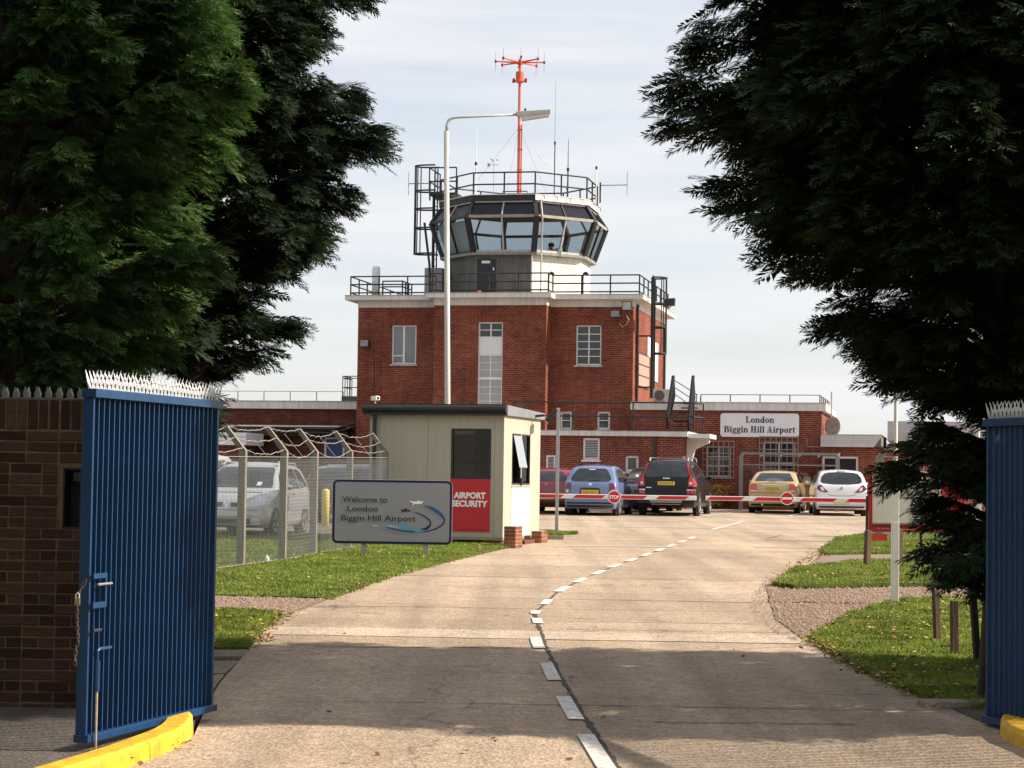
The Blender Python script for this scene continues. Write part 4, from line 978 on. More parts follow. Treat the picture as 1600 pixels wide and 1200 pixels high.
# fittings on the booth
def cctv(name, label, base, aim, mat, parent_rz=0):
    t = thing(name, label, 'camera', tuple(base)); b = V(base); a = V(aim).normalized()
    MB().bar(b, b + V((0, 0, .10)), .03, .03).build('bracket', m_galv, t); c_ = b + V((0, 0, .14))
    MB().bar(c_ - a * .12, c_ + a * .14, .10, .09).build('housing', mat, t, bevel=.01)
    MB().lathe([(.03, 0), (.03, .012)], c_ + a * .142 + V((0, -.006, 0)), axis='y', n=12).build('lens', m_black, t)
    return t
q = P(586, 633, FB.w(fx(586, 633)[0], -.03, 0).y); cctv('security_camera', 'small cream security camera on the left end of the booth roof', q, (.5, -1, 0), M('cream camera', (.8, .74, .6), .5))
fl = FB.w(.05, bd * .75, FB.x(838, 655, .05)[1]); fl_t = thing('floodlight', 'black floodlight on an arm at the right side of the booth roof', 'floodlight', tuple(fl))
MB().bar(fl + V((-.05, 0, .05)), fl + V((.22, 0, .08)), .05, .05).build('arm', m_black, fl_t)
MB().prism([(-.10, -.13), (.14, .10), (.17, .05), (-.02, -.20)], lambda u, v, t: (fl.x + .32 + u, fl.y + t, fl.z + .12 + v), -.16, .16).build('housing', m_black, fl_t, bevel=.01)
MB().prism([(-.095, -.135), (-.018, -.205), (-.03, -.215), (-.105, -.14)], lambda u, v, t: (fl.x + .32 + u, fl.y + t, fl.z + .12 + v), -.14, .14).build('lamp_glass', M('lamp glass', (.5, .5, .5), .15), fl_t)

# ------------------------------------------------------------------ barrier: two booms that meet in the middle
YB = 48.7
def boom(label, pa, pb, group, disc, words_, hx):
    a, b = P(*pa, YB), P(*pb, YB); zc = (a.z + b.z) / 2; hh = .054
    t = thing('barrier', label, 'barrier', (hx, YB, gz(YB)), 0, group)
    arm = MB().box(a.x, b.x, YB - .035, YB + .035, zc - hh, zc + hh).build('arm', m_whitep, t, bevel=.01)
    n = int(round((b.x - a.x) / 1.12)); st = (b.x - a.x) / n
    for k in range(n):
        x0, x1 = a.x + st * k + .05, a.x + st * (k + 1) - .24
        MB().prism([(x0 - .03, zc - .040), (x1 - .03, zc - .040), (x1 + .07, zc + .040), (x0 + .07, zc + .040)], lambda u, v, q: (u, YB + q, v), -.0355, -.0375).build('stripe', m_red, arm)
    c_ = P(*disc, YB); rr = .158
    dk = MB().lathe([(rr, -.058), (rr, -.048)], (c_.x, YB, c_.z), axis='y', n=32).build('disc', m_letw, t)
    MB().lathe([(rr * .88, -.061), (rr * .88, -.0585)], (c_.x, YB, c_.z), axis='y', n=32).build('disc_face', m_red, dk)
    if words_:
        text_on('lettering', words_, .115, (c_.x - .118, YB - .0625, c_.z - .042), (1, 0, 0), (0, 0, 1), m_letw, dk, width=.236, bold=.004)
    else:
        MB().box(c_.x - .118, c_.x + .118, YB - .0635, YB - .0615, c_.z - .026, c_.z + .026).build('bar', m_letw, dk)
    MB().box(hx - .17, hx + .17, YB + .04, YB + .40, gz(YB) - .05, gz(YB) + 1.12).build('housing', m_cream, t, bevel=.02)
    MB().lathe([(.06, .0), (.06, .08)], (hx, YB - .036, zc), axis='y', n=14).build('pivot', m_black, t)
    return t
gbm = 'red and white striped barrier booms'
boom('red and white barrier boom carrying the round red STOP disc', (828, 774.2), (1088, 778.5), gbm, (959.5, 776.5), 'STOP', P(826, 774, YB).x)
boom('red and white barrier boom carrying the round no-entry disc', (1102.5, 778), (1392, 783), gbm, (1229.5, 778.7), None, P(1388, 780, YB).x)

# ------------------------------------------------------------------ notice board on the right
YN = 42.0
def np_(px, py, dy=0.0): p = P(px, py, YN); return V((p.x, YN - dy, p.z))
a, b = np_(1358, 733), np_(1508, 833)
nb = thing('notice_board', 'red notice board with projecting cream panel half hidden by the conifer', 'sign', (a.x, YN, gz(YN)))
MB().box(a.x, b.x, YN, YN + .03, b.z, a.z - .01).build('board', m_red, nb)
a1, b1 = np_(1363, 738), np_(1470, 818)
MB().box(a1.x, b1.x, YN - .14, YN - .0005, b1.z, a1.z).build('cream_panel', M('cream board', (.62, .57, .46), .6, var=.08, vs=2, streak=.15), nb, bevel=.006)
MB().box(a1.x - .01, b1.x + .01, YN - .18, YN - .0006, a1.z + .001, a1.z + .04).build('top_lip', m_cream, nb)
MB().box(a1.x - .01, b1.x + .01, YN - .16, YN - .0006, b1.z - .03, b1.z - .001).build('bottom_lip', M('dark lip trim', (.25, .22, .17), .7), nb)  # lower trim strip in a darker tone
p0, p1 = np_(1360, 833), np_(1386, 845); MB().box(p0.x, p1.x, YN - .02, YN + .02, p1.z, p0.z - .012).build('lower_panel', m_redb, nb)
for (xa, xb, yy) in ((1370, 1391, 825.5), (1403, 1432, 827), (1487, 1503, 828)):
    q0, q1 = np_(xa, yy), np_(xb, yy); x = q0.x; mb = MB()
    while x < q1.x:
        w = rnd.uniform(.03, .09); mb.box(x, min(x + w, q1.x), YN - .003, YN - .0008, q0.z - .012, q0.z + .012); x += w + .02
    mb.build('small_print', M('faint print', (.62, .35, .33), .5), nb)
for px_ in (1355.5, 1440, 1505):
    q = np_(px_, 800); MB().box(q.x - .025, q.x + .025, YN + .0305, YN + .08, gz(YN) - .2, a.z - .55).build('leg', M('dark leg', (.06, .03, .025), .8), nb)

# ------------------------------------------------------------------ street lamp behind the booth
YL = 52.0
pl_ = [P(699.3, 640, YL), P(697.6, 205, YL)]; base = V((P(699.3, 800, YL).x, YL, gz(YL)))
lamp = thing('street_lamp', 'tall grey street lamp with long bracket arm rising behind the booth', 'street lamp', tuple(base))
m_lamp = M('lamp post paint', (0.46, 0.45, 0.40), 0.5, metal=0.1, var=0.1, streak=.15)
MB().tube([base - V((0, 0, .1)), pl_[0], pl_[1]], [.078, .074, .066], 14).build('pole', m_lamp, lamp, smooth=True)
nk = [P(698, 206, YL), P(698.5, 195, YL), P(701, 188, YL), P(707, 184.5, YL), P(716, 183.3, YL), P(812, 179, YL)]
MB().tube(nk, [.045, .042, .036, .033, .031, .028], 10).build('bracket_arm', m_lamp, lamp, smooth=True)
h0, h1, hd = P(806, 178, YL), P(860.5, 173.5, YL), .12
u_ = (h1 - h0); L_h = u_.length; u_.normalize(); nrm = V((-u_.z, 0, u_.x))
lh = MB().prism([(0, -.02), (0, .045), (L_h, .03), (L_h, -.02), (L_h * .98, -.07), (.06, -.09)], lambda u, v, t: tuple(h0 + u_ * u + nrm * v + V((0, t, 0))), -hd, hd).build('lamp_head', m_lamp, lamp, bevel=.012)
MB().prism([(.14, -.19), (.10, -.0885), (L_h * .96, -.071), (L_h * .94, -.14)], lambda u, v, t: tuple(h0 + u_ * u + nrm * v + V((0, t, 0))), -hd * .86, hd * .86).build('lamp_bowl', M('lamp bowl', (.62, .58, .55), .25, var=.05), lamp)
MB().lathe([(.03, .0), (.03, .06), (.01, .08)], h0 + u_ * .24 + V((0, 0, .05)), n=10).build('photocell', m_black, lamp)
# ------------------------------------------------------------------ airport buildings
GB = gz(90)
BF = Frame(V((0, 77, 0)), 12)
D = BF.d
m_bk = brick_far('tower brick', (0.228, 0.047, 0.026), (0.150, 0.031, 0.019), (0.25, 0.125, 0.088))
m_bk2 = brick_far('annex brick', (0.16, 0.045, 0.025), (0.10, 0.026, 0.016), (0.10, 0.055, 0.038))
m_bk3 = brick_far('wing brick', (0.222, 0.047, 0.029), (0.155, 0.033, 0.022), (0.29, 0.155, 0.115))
m_wht = M('white trim', (0.70, 0.65, 0.62), 0.7, var=0.10, vs=1.2, streak=0.28)
m_slab = M('weathered slab', (0.46, 0.43, 0.38), 0.85, var=0.4, vs=2.2, streak=0.5, detail=8)
m_cabc = M('shaded cab concrete', (0.115, 0.11, 0.10), 0.8, var=0.4, vs=1.3, streak=0.6, detail=8)  # cab walls off the sun: shade darkened into the colour, besides real stains
m_cabw = M('sunlit cab white wash', (0.70, 0.67, 0.60), 0.8, var=0.14, vs=1.6, streak=0.28, detail=8)  # pale copy of the cab wall colour for the two sunlit faces
m_wfr = M('window frame white', (0.70, 0.68, 0.66), 0.5, var=0.08)
m_glz = M('dark glazing', (0.035, 0.038, 0.045), 0.06, var=0.5, vs=0.8, spec=0.6)
m_glg = M('grey glazing', (0.17, 0.18, 0.20), 0.10, var=0.25, vs=0.8, spec=0.6)
m_frost = M('frosted glazing', (0.36, 0.36, 0.36), 0.35, var=0.12, vs=1)
m_cabg = clear_glass('cab glass', (0.56, 0.63, 0.67), .6)
m_vis = M('sun visor film', (0.010, 0.009, 0.018), 0.25, var=0.3, vs=1, spec=0.3)
m_rail = M('black railing', (0.013, 0.013, 0.014), 0.55, var=0.2)
m_mast = M('red mast paint', (0.62, 0.095, 0.045), 0.5, var=0.12)
m_roofg = M('flat roof felt', (0.13, 0.12, 0.11), 0.95, var=0.3)

def bthing(name, label, cat, x, y, z, group=None):
    t = thing(name, label, cat, (0, 0, 0), 0, group, local=True)
    t.location = BF.w(x, y, z); t.rotation_euler = (0, 0, BF.rz)
    ORG[t.name] = V((x, y, z)); return t
def wall_mb(x0, x1, z0, z1, y0, y1, holes=()):
    """a wall with rectangular openings, made of blocks"""
    mb = MB(); xs = sorted({x0, x1, *[h[0] for h in holes], *[h[1] for h in holes]})
    for a, b in zip(xs[:-1], xs[1:]):
        hs = sorted([(h[2], h[3]) for h in holes if h[0] < b - 1e-6 and h[1] > a + 1e-6]); z = z0
        for h0, h1 in hs:
            if h0 > z + 1e-6: mb.box(a, b, y0, y1, z, h0)
            z = max(z, h1)
        if z < z1 - 1e-6: mb.box(a, b, y0, y1, z, z1)
    return mb
def rect_px(x0, y0, x1, y1, dep):
    a, b = D(x0, (y0 + y1) / 2, dep)[0], D(x1, (y0 + y1) / 2, dep)[0]; zt = D((x0 + x1) / 2, y0, dep)[1]; zb = D((x0 + x1) / 2, y1, dep)[1]
    return a, b, zb, zt
def window(parent, r, y, cols, rows, pane=None, fr=0.055, bar=0.03, frame=None, rec=0.07, sill=True, name='window', colw=None):
    x0, x1, z0, z1 = r; mb = MB(); ya, yb = y + rec, y + rec + 0.06; frame = frame or m_wfr; pane = pane or m_glz
    mb.box(x0, x1, ya, yb, z1 - fr, z1); mb.box(x0, x1, ya, yb, z0, z0 + fr); mb.box(x0, x0 + fr, ya, yb, z0 + fr, z1 - fr); mb.box(x1 - fr, x1, ya, yb, z0 + fr, z1 - fr)
    cx = colw or [k / cols for k in range(1, cols)]
    xs = [x0 + fr] + [x0 + (x1 - x0) * c for c in cx] + [x1 - fr]
    for c in xs[1:-1]: mb.box(c - bar * .8, c + bar * .8, ya + .004, yb, z0 + fr, z1 - fr)
    rws = rows if isinstance(rows, list) else [rows] * cols
    wd = mb.build(name, frame, parent)
    b2 = MB()
    for i in range(cols):
        zs = [z0 + fr + (z1 - z0 - 2 * fr) * k / rws[i] for k in range(rws[i] + 1)] if isinstance(rws[i], int) else [z0 + fr] + [z0 + (z1 - z0) * q for q in rws[i]] + [z1 - fr]
        xa, xb = xs[i] + (bar * .8 if i else 0), xs[i + 1] - (bar * .8 if i < cols - 1 else 0)
        for z in zs[1:-1]: b2.box(xa, xb, ya + .006, yb - .004, z - bar / 2, z + bar / 2)
        for k in range(len(zs) - 1):
            MB().box(xa, xb, ya + .03, ya + .036, zs[k] + (bar / 2 if k else 0), zs[k + 1] - (bar / 2 if k < len(zs) - 2 else 0)).build('pane', pane, wd)
    if b2.v: b2.build('glazing_bar', frame, wd)
    if sill: MB().box(x0 - .06, x1 + .06, y - .05, y + rec - .001, z0 - .07, z0 - .001).build('sill', m_slab, wd)
    return wd
def railing(parent, pts, heights, z, post_gap=1.1, r=0.028, rp=0.030, name='railing', mat=None, closed=False, posts=None):
    mat = mat or m_rail; pts = [V((p[0], p[1], z)) for p in pts]; mb = MB(); q = pts + ([pts[0]] if closed else [])
    for h in heights:
        for a, b in zip(q[:-1], q[1:]): mb.tube([a + V((0, 0, h)), b + V((0, 0, h))], r, 5)
    rl = mb.build(name, mat, parent)
    src = None
    for a, b in zip(q[:-1], q[1:]):
        n = max(1, round((b - a).length / post_gap))
        for k in range(n + (1 if (b is q[-1] and not closed) else 0)):
            p = a.lerp(b, k / n)
            if src is None:
                src = MB().tube([V((0, 0, 0)), V((0, 0, max(heights)))], rp, 5).build('post', mat, None); src.parent = rl; src.location = p - ORG[rl.name]
            else: share('post', src, rl, p - ORG[rl.name])
    return rl

# ---- control tower block
PF = 0.9
xl = D(558.5, 560, PF)[0]; xp0 = D(677, 560, 0)[0]; xp1 = D(853, 560, 0)[0]; xr = D(989, 560, PF)[0]; DEP = PF + 8.8
z_wt = D(770, 465, 0)[1]; z_st = D(770, 456.5, -.45)[1]; z_sb = z_st - .19
tw = bthing('control_tower', 'red brick airport control tower with octagonal glazed cab and roof aerials', 'control tower', (xl + xr) / 2, 4, GB)
hL = rect_px(612, 508, 650.5, 569, PF); hR = rect_px(900, 508, 939.5, 570.5, PF)
hs1 = rect_px(746.5, 503, 785, 640, 0); lw1 = rect_px(875, 643, 893.5, 671, PF); lw2 = rect_px(933, 643, 953, 671, PF)
wall_mb(xl, xp0, GB - .3, z_sb - .001, PF, PF + .35, [hL]).build('wall', m_bk, tw)
wall_mb(xp0, xp1, GB - .3, z_sb - .001, 0, .35, [hs1]).build('stair_bay', m_bk, tw)
MB().box(xp0, xp0 + .3, .35, PF + .35, GB - .3, z_sb - .001).box(xp1 - .3, xp1, .35, PF + .35, GB - .3, z_sb - .001).build('stair_bay_return', m_bk, tw)
wall_mb(xp1, xr, GB - .3, z_sb - .001, PF, PF + .35, [hR, lw1, lw2]).build('wall', m_bk, tw)
sw = MB(); sw.box(xr - .35, xr, PF + .351, DEP, GB - .3, z_sb - .001); sw.build('side_wall', m_bk, tw)
MB().box(xl, xl + .35, PF + .351, DEP, GB - .3, z_sb - .001).box(xl + .351, xr - .351, DEP - .3, DEP, GB - .3, z_sb - .001).build('rear_wall', m_bk, tw)
MB().box(xl + .36, xr - .36, PF + .8, PF + .85, GB, z_sb - .01).box(xp0 + .31, xp1 - .31, PF - .1, PF - .05, GB, z_sb - .01).build('inner_lining', m_dark, tw)
# white frieze under the slab and the slab itself
fz = .26
MB().box(xl - .012, xp0 - .001, PF - .015, PF - .001, z_sb - fz, z_sb - .002).box(xp1 + .001, xr + .012, PF - .015, PF - .001, z_sb - fz, z_sb - .002).box(xp0 - .012, xp1 + .012, -.015, -.001, z_sb - fz, z_sb - .002).box(
    xp0 - .013, xp0 - .001, 0, PF - .016, z_sb - fz, z_sb - .002).box(xp1 + .001, xp1 + .013, 0, PF - .016, z_sb - fz, z_sb - .002).box(xr + .001, xr + .015, PF, DEP, z_sb - fz, z_sb - .002).build('frieze', m_wht, tw)
ov = .42
sl = [(xl - ov, PF - ov), (xp0 - .25, PF - ov), (xp0 - .25, -ov), (xp1 + .25, -ov), (xp1 + .25, PF - ov), (xr + ov, PF - ov), (xr + ov, DEP + ov), (xl - ov, DEP + ov)]
MB().prism(sl, lambda u, v, t: (u, v, t), z_sb, z_st - .02).build('eaves_slab', m_wht, tw)
MB().prism([(u * 1.0 + (-.02 if u < 0 else .02), v - .02 if v < 2 else v + .02) for u, v in sl], lambda u, v, t: (u, v, t), z_st - .0195, z_st).build('slab_coping', m_slab, tw)
# windows of the block
window(tw, hL, PF, 2, [[.22], []], pane=m_glg, fr=.06, bar=.05, colw=[.48])
window(tw, hR, PF, 2, 5)
z_a, z_b = D(766, 528, 0)[1], D(766, 553.5, 0)[1]; x0, x1, zb_, zt_2 = hs1
window(tw, (x0, x1, z_a, zt_2), 0, 2, 2, pane=m_glz, sill=False)
MB().box(x0, x1, .06, .12, z_b, z_a - .001).build('white_panel', m_whitep, tw)
zq = D(766, 591, 0)[1]
window(tw, (x0, x1, zq, z_b - .001), 0, 2, 3, pane=m_frost, sill=False, bar=.026); window(tw, (x0, x1, zb_, zq - .001), 0, 2, 4, pane=m_frost, sill=False, bar=.026)
window(tw, lw1, PF, 1, 2, fr=.07); window(tw, lw2, PF, 1, 2, fr=.07)
for (r, d_) in ((hL, PF), (hR, PF), (hs1, 0)):      # soldier-course lintels, brick by brick
    x = r[0] - .10; lm = M('lintel brick', (.20, .045, .022), .9, var=.3, vs=20, rand=.3)
    src = proto(MB().box(-.032, .032, -.006, .02, 0, .22), 'brick', lm, tw, (x, d_, r[3] + .012))
    while x < r[1] + .06:
        x += .075; share('brick', src, tw, V((x, d_ - rnd.uniform(0, .004), r[3] + .012)) - ORG[tw.name])
# right flank: boarded opening, tall white window, pipe
def side_rect(px0, y0, px1, y1):
    a, zt = BF.x(px0, y0, xr); b, _ = BF.x(px1, (y0 + y1) / 2, xr); zb2 = BF.x(px0, y1, xr)[1]; return a, b, zb2, zt
a, b, z0, z1 = side_rect(997.5, 551, 1013, 603)
bd_ = MB().box(xr + .001, xr + .03, a, b, z0, z1).build('boarding', M('pink boarding', (.36, .22, .17), .8, var=.12), tw)
for k in range(4): MB().box(xr + .0305, xr + .045, a, b, z0 + (z1 - z0) * k / 3 - .02, z0 + (z1 - z0) * k / 3 + .02).build('batten', m_black, bd_)
a, b, z0, z1 = side_rect(1011, 526, 1015.5, 557); MB().box(xr + .001, xr + .04, a, b, z0, z1).build('side_window', m_whitep, tw)
a, b, z0, z1 = side_rect(1022, 535, 1026, 596); MB().box(xr + .001, xr + .06, a, b, z0, z1).build('white_duct', m_whitep, tw)
for px_, y0, y1, rr in ((994, 476, 650, .05), (1036.5, 508, 626, .05)):
    a, z1 = BF.x(px_, y0, xr); z0 = BF.x(px_, y1, xr)[1]; MB().tube([(xr + .07, max(a, PF + .1), z0), (xr + .07, max(a, PF + .1), z1)], rr, 8).build('drainpipe', m_black, tw)
# deck railing
ri = [(xl - .25, DEP - 1), (xl - .25, PF - .25), (xp0 - .1, PF - .25), (xp0 - .1, -.26), (xp1 + .1, -.26), (xp1 + .1, PF - .25), (xr + .25, PF - .25), (xr + .25, DEP - 1)]
railing(tw, ri, (.10, .42, .73), z_st, 1.15)
railing(tw, [(D(598, 440, 1.6)[0], 1.6), (D(629, 440, 1.6)[0], 1.6), (D(629, 440, 1.6)[0], 3.0)], (.2, .42, .64), z_st, .55)
# ---- cab
CY = 1.45 + 3.3; CX = D(811, 380, CY)[0]
zc_br = D(789, 337.5, CY - 3.3)[1]; zc_si = D(789, 394, CY - 2.85)[1]; zc_vt = D(789, 316, CY - 2.9)[1]; zc_rt = D(789, 303.5, CY - 3.0)[1]
def octo(ap):
    rr = ap / math.cos(math.pi / 8)
    return [(CX + rr * math.sin(math.pi / 4 * k - math.pi / 8), CY - rr * math.cos(math.pi / 4 * k - math.pi / 8)) for k in range(8)]   # face k spans vertex k, k+1; face 0 looks at local -y
o_b, o_s, o_e, o_v, o_r = octo(2.72), octo(2.86), octo(3.32), octo(2.93), octo(3.0)
for k in range(8):
    a, b = o_b[k], o_b[(k + 1) % 8]; i_ = octo(2.5); c, d_ = i_[k], i_[(k + 1) % 8]
    MB().add([(*a, z_st + .001), (*b, z_st + .001), (*b, zc_si - .10), (*a, zc_si - .10), (*c, z_st + .001), (*d_, z_st + .001), (*d_, zc_si - .10), (*c, zc_si - .10)],
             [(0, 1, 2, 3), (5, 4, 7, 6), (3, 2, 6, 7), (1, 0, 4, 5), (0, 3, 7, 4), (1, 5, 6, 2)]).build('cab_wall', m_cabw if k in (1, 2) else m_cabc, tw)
MB().prism(octo(2.95), lambda u, v, t: (u, v, t), zc_si - .099, zc_si).build('cab_sill', M('cab sill', (.24, .225, .20), .7, var=.2, streak=.3), tw)
MB().prism(octo(2.45), lambda u, v, t: (u, v, t), z_st + .6, z_st + .66).build('cab_floor', m_dark, tw)
MB().prism(octo(2.88), lambda u, v, t: (u, v, t), zc_vt - .05, zc_vt - .001).build('cab_ceiling', m_dark, tw)
m_mul = M('cab mullion dark', (.014, .013, .013), .5, var=.2); m_mul2 = M('cab mullion worn', (.42, .40, .37), .5, var=.3, vs=8)
def lerp2(a, b, t): return (a[0] + (b[0] - a[0]) * t, a[1] + (b[1] - a[1]) * t)
for k in range(8):
    k2 = (k + 1) % 8
    for h in (0, 1):
        t0, t1 = (0, .5) if h == 0 else (.5, 1)
        q = [(*lerp2(o_s[k], o_s[k2], t0), zc_si), (*lerp2(o_s[k], o_s[k2], t1), zc_si), (*lerp2(o_e[k], o_e[k2], t1), zc_br), (*lerp2(o_e[k], o_e[k2], t0), zc_br)]
        MB().add(q, [(0, 1, 2, 3)]).build('cab_window', m_cabg, tw)
        q = [(*lerp2(o_e[k], o_e[k2], t0), zc_br + .002), (*lerp2(o_e[k], o_e[k2], t1), zc_br + .002), (*lerp2(o_v[k], o_v[k2], t1), zc_vt), (*lerp2(o_v[k], o_v[k2], t0), zc_vt)]
        MB().add(q, [(0, 1, 2, 3)]).build('visor_panel', m_cabg if k in (2, 3, 4, 5, 6) else m_vis, tw)
    MB().bar((*o_s[k], zc_si), (*o_e[k], zc_br), .21, .15).build('corner_mullion', m_mul, tw)
    MB().bar((*o_e[k], zc_br), (*o_v[k], zc_vt), .16, .12).build('corner_mullion', m_mul, tw)
    ms, me_, mv = lerp2(o_s[k], o_s[k2], .5), lerp2(o_e[k], o_e[k2], .5), lerp2(o_v[k], o_v[k2], .5)
    MB().bar((*ms, zc_si), (*me_, zc_br), .055, .08).build('mullion', m_mul2 if k in (0, 1) else m_mul, tw)
    MB().bar((*me_, zc_br), (*mv, zc_vt), .05, .07).build('mullion', m_mul2 if k in (0, 7) else m_mul, tw)
    MB().bar((*o_e[k], zc_br), (*o_e[k2], zc_br), .07, .11).build('eaves_rail', M('eaves rail', (.30, .27, .23), .6, var=.3) if k in (0, 1, 2) else m_mul, tw)
    MB().bar((*o_s[k], zc_si + .05), (*o_s[k2], zc_si + .05), .07, .09).build('sill_rail', m_mul2 if k in (0, 1) else m_mul, tw)
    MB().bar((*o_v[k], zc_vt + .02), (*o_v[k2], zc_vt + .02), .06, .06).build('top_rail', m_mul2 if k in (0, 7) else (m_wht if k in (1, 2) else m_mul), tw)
    if False:
        mm = .42; e0, e1 = lerp2(o_s[k], o_e[k], mm), lerp2(o_s[k2], o_e[k2], mm); zz = zc_si + (zc_br - zc_si) * mm
        MB().bar((*e0, zz), (*e1, zz), .05, .12).build('transom', m_mul, tw)
# drawn blinds inside the left windows
i_s, i_e = octo(2.74), octo(3.15)
MB().add([(*lerp2(i_s[7], i_s[0], .06), zc_si + .04), (*lerp2(i_s[7], i_s[0], .9), zc_si + .04), (*lerp2(i_e[7], i_e[0], .9), zc_br - .1), (*lerp2(i_e[7], i_e[0], .06), zc_br - .1)], [(0, 1, 2, 3)]).build('blind', M('cream blind', (.72, .71, .66), .7, var=.06), tw)
for k in range(8):    # desks round the cab under the glass
    a, b = octo(2.44)[k], octo(2.44)[(k + 1) % 8]; c, d_ = octo(1.7)[k], octo(1.7)[(k + 1) % 8]; z0, z1 = zc_si - .22, zc_si - .14
    MB().add([(*a, z0), (*b, z0), (*d_, z0), (*c, z0), (*a, z1), (*b, z1), (*d_, z1), (*c, z1)], [(3, 2, 1, 0), (4, 5, 6, 7), (0, 1, 5, 4), (2, 3, 7, 6), (1, 2, 6, 5), (3, 0, 4, 7)]).build('desk', m_dark, tw)
MB().prism(octo(3.02), lambda u, v, t: (u, v, t), zc_vt + .055, zc_rt - .03).build('roof_fascia', M('dark fascia', (.020, .016, .015), .6, var=.3, streak=.3), tw)
MB().prism(octo(3.06), lambda u, v, t: (u, v, t), zc_rt - .0295, zc_rt).build('roof_edge', m_wht, tw)
for k in (1, 2):      # white fascia boards on the two right-hand faces, with hooks
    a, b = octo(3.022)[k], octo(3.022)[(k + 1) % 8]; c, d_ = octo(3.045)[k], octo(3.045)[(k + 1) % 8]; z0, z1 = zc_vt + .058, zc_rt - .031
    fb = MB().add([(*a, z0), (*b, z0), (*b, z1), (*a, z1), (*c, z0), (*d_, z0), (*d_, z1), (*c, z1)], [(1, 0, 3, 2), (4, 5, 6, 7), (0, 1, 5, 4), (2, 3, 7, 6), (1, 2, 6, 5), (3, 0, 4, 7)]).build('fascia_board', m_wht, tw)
    for q in (.15, .38, .62, .85):
        p = V((*lerp2(c, d_, q), z1)); n = V((p.x - CX, p.y - CY, 0)).normalized()
        MB().tube([p, p + n * .10 - V((0, 0, .03)), p + n * .10 - V((0, 0, .14)), p + n * .03 - V((0, 0, .16))], .014, 4).build('hook', m_mul, fb)
railing(tw, octo(2.95), (.40, .86), zc_rt, 1.25, r=.032, rp=.034, closed=True)
# door and fittings on the deck
yd = CY - 2.72
dr = rect_px(745.5, 405, 775, 455.5, yd); MB().box(dr[0], dr[1], yd - .03, yd - .001, z_st + .02, dr[3]).build('door', M('black door', (.014, .010, .014), .45, var=.1), tw)
dp = rect_px(753, 407.5, 766, 411.5, yd); MB().box(dp[0], dp[1], yd - .036, yd - .031, dp[2], dp[3]).build('door_plate', m_whitep, tw)
dp = rect_px(770.8, 418, 772.5, 423, yd); MB().box(dp[0], dp[1], yd - .06, yd - .031, dp[2], dp[3]).build('door_handle', m_galv, tw)
for px_ in (831, 845.5): 
    x = D(px_, 430, yd - .1)[0]; MB().tube([(x, yd - .12, z_st), (x, yd - .12, zc_si - .05)] + ([(x + .1, yd - .5, zc_br), (x - .05, yd - .1, zc_vt + .1)] if px_ > 840 else []), .035, 6).build('downpipe', m_mul2 if px_ > 840 else m_wht, tw)
x = D(748.5, 452, yd - .5)[0]; ob = bthing('orange_canister', 'orange canister standing by the black door on the tower deck', 'canister', x, yd - .5, z_st)
MB().lathe([(.085, 0), (.09, .02), (.09, .13), (.05, .16), (.05, .19), (.09, .20), (.09, .25), (.03, .27)], (x, yd - .5, z_st), n=12).build('body', M('orange plastic', (.75, .16, .04), .5), ob)
x = D(587.5, 440, 2.6)[0]; zt3 = D(587.5, 416, 2.6)[1]; vt = bthing('white_vent', 'white round vent stack at the left end of the tower deck', 'vent', x, 2.6, z_st)
MB().lathe([(.16, 0), (.16, zt3 - z_st - .06), (.13, zt3 - z_st - .01), (.05, zt3 - z_st)], (x, 2.6, z_st), n=16).build('stack', m_whitep, vt, smooth=True)
MB().lathe([(.168, 0.0), (.168, .25)], (x, 2.6, z_st), n=16).build('skirt', m_slab, vt)
for i, (pa, pb, dep) in enumerate(((663, 676, 3.4), (676.5, 691, 3.1))):
    r = rect_px(pa, 418.5, pb, 456, dep); tk = bthing('water_tank', ('paler' if i == 0 else 'darker') + ' grey cabinet on the tower deck beside the cab ladder', 'cabinet', (r[0] + r[1]) / 2, dep, z_st, 'grey cabinets on the tower deck')
    MB().box(r[0], r[1], dep, dep + .5, z_st, r[3]).build('body', M('cabinet grey%d' % i, ((.36, .33, .33), (.22, .20, .21))[i], .6, streak=.3), tk, bevel=.02); MB().box(r[0] + .03, r[1] - .03, dep - .012, dep - .001, z_st + .06, r[3] - .05).build('door', M('cabinet grey%d' % i, (.3, .3, .3)), tk)
for px_, dep in ((857.5, .35), (911, .7)):     # gooseneck vents
    x, z = D(px_, 432, dep); t = bthing('gooseneck_vent', 'black gooseneck vent pipe on the tower deck ' + ('next to the step in the railing' if px_ < 900 else 'right of the other one'), 'vent', x, dep, z_st, 'gooseneck vents')
    zz = D(px_, 428.5, dep)[1]; MB().tube([(x, dep, z_st), (x, dep, zz - .05), (x + .03, dep - .02, zz + .02), (x + .10, dep - .04, zz + .05), (x + .18, dep - .05, zz), (x + .19, dep - .05, zz - .06)], [.03, .03, .045, .06, .06, .065], 8).build('pipe', m_rail, t)

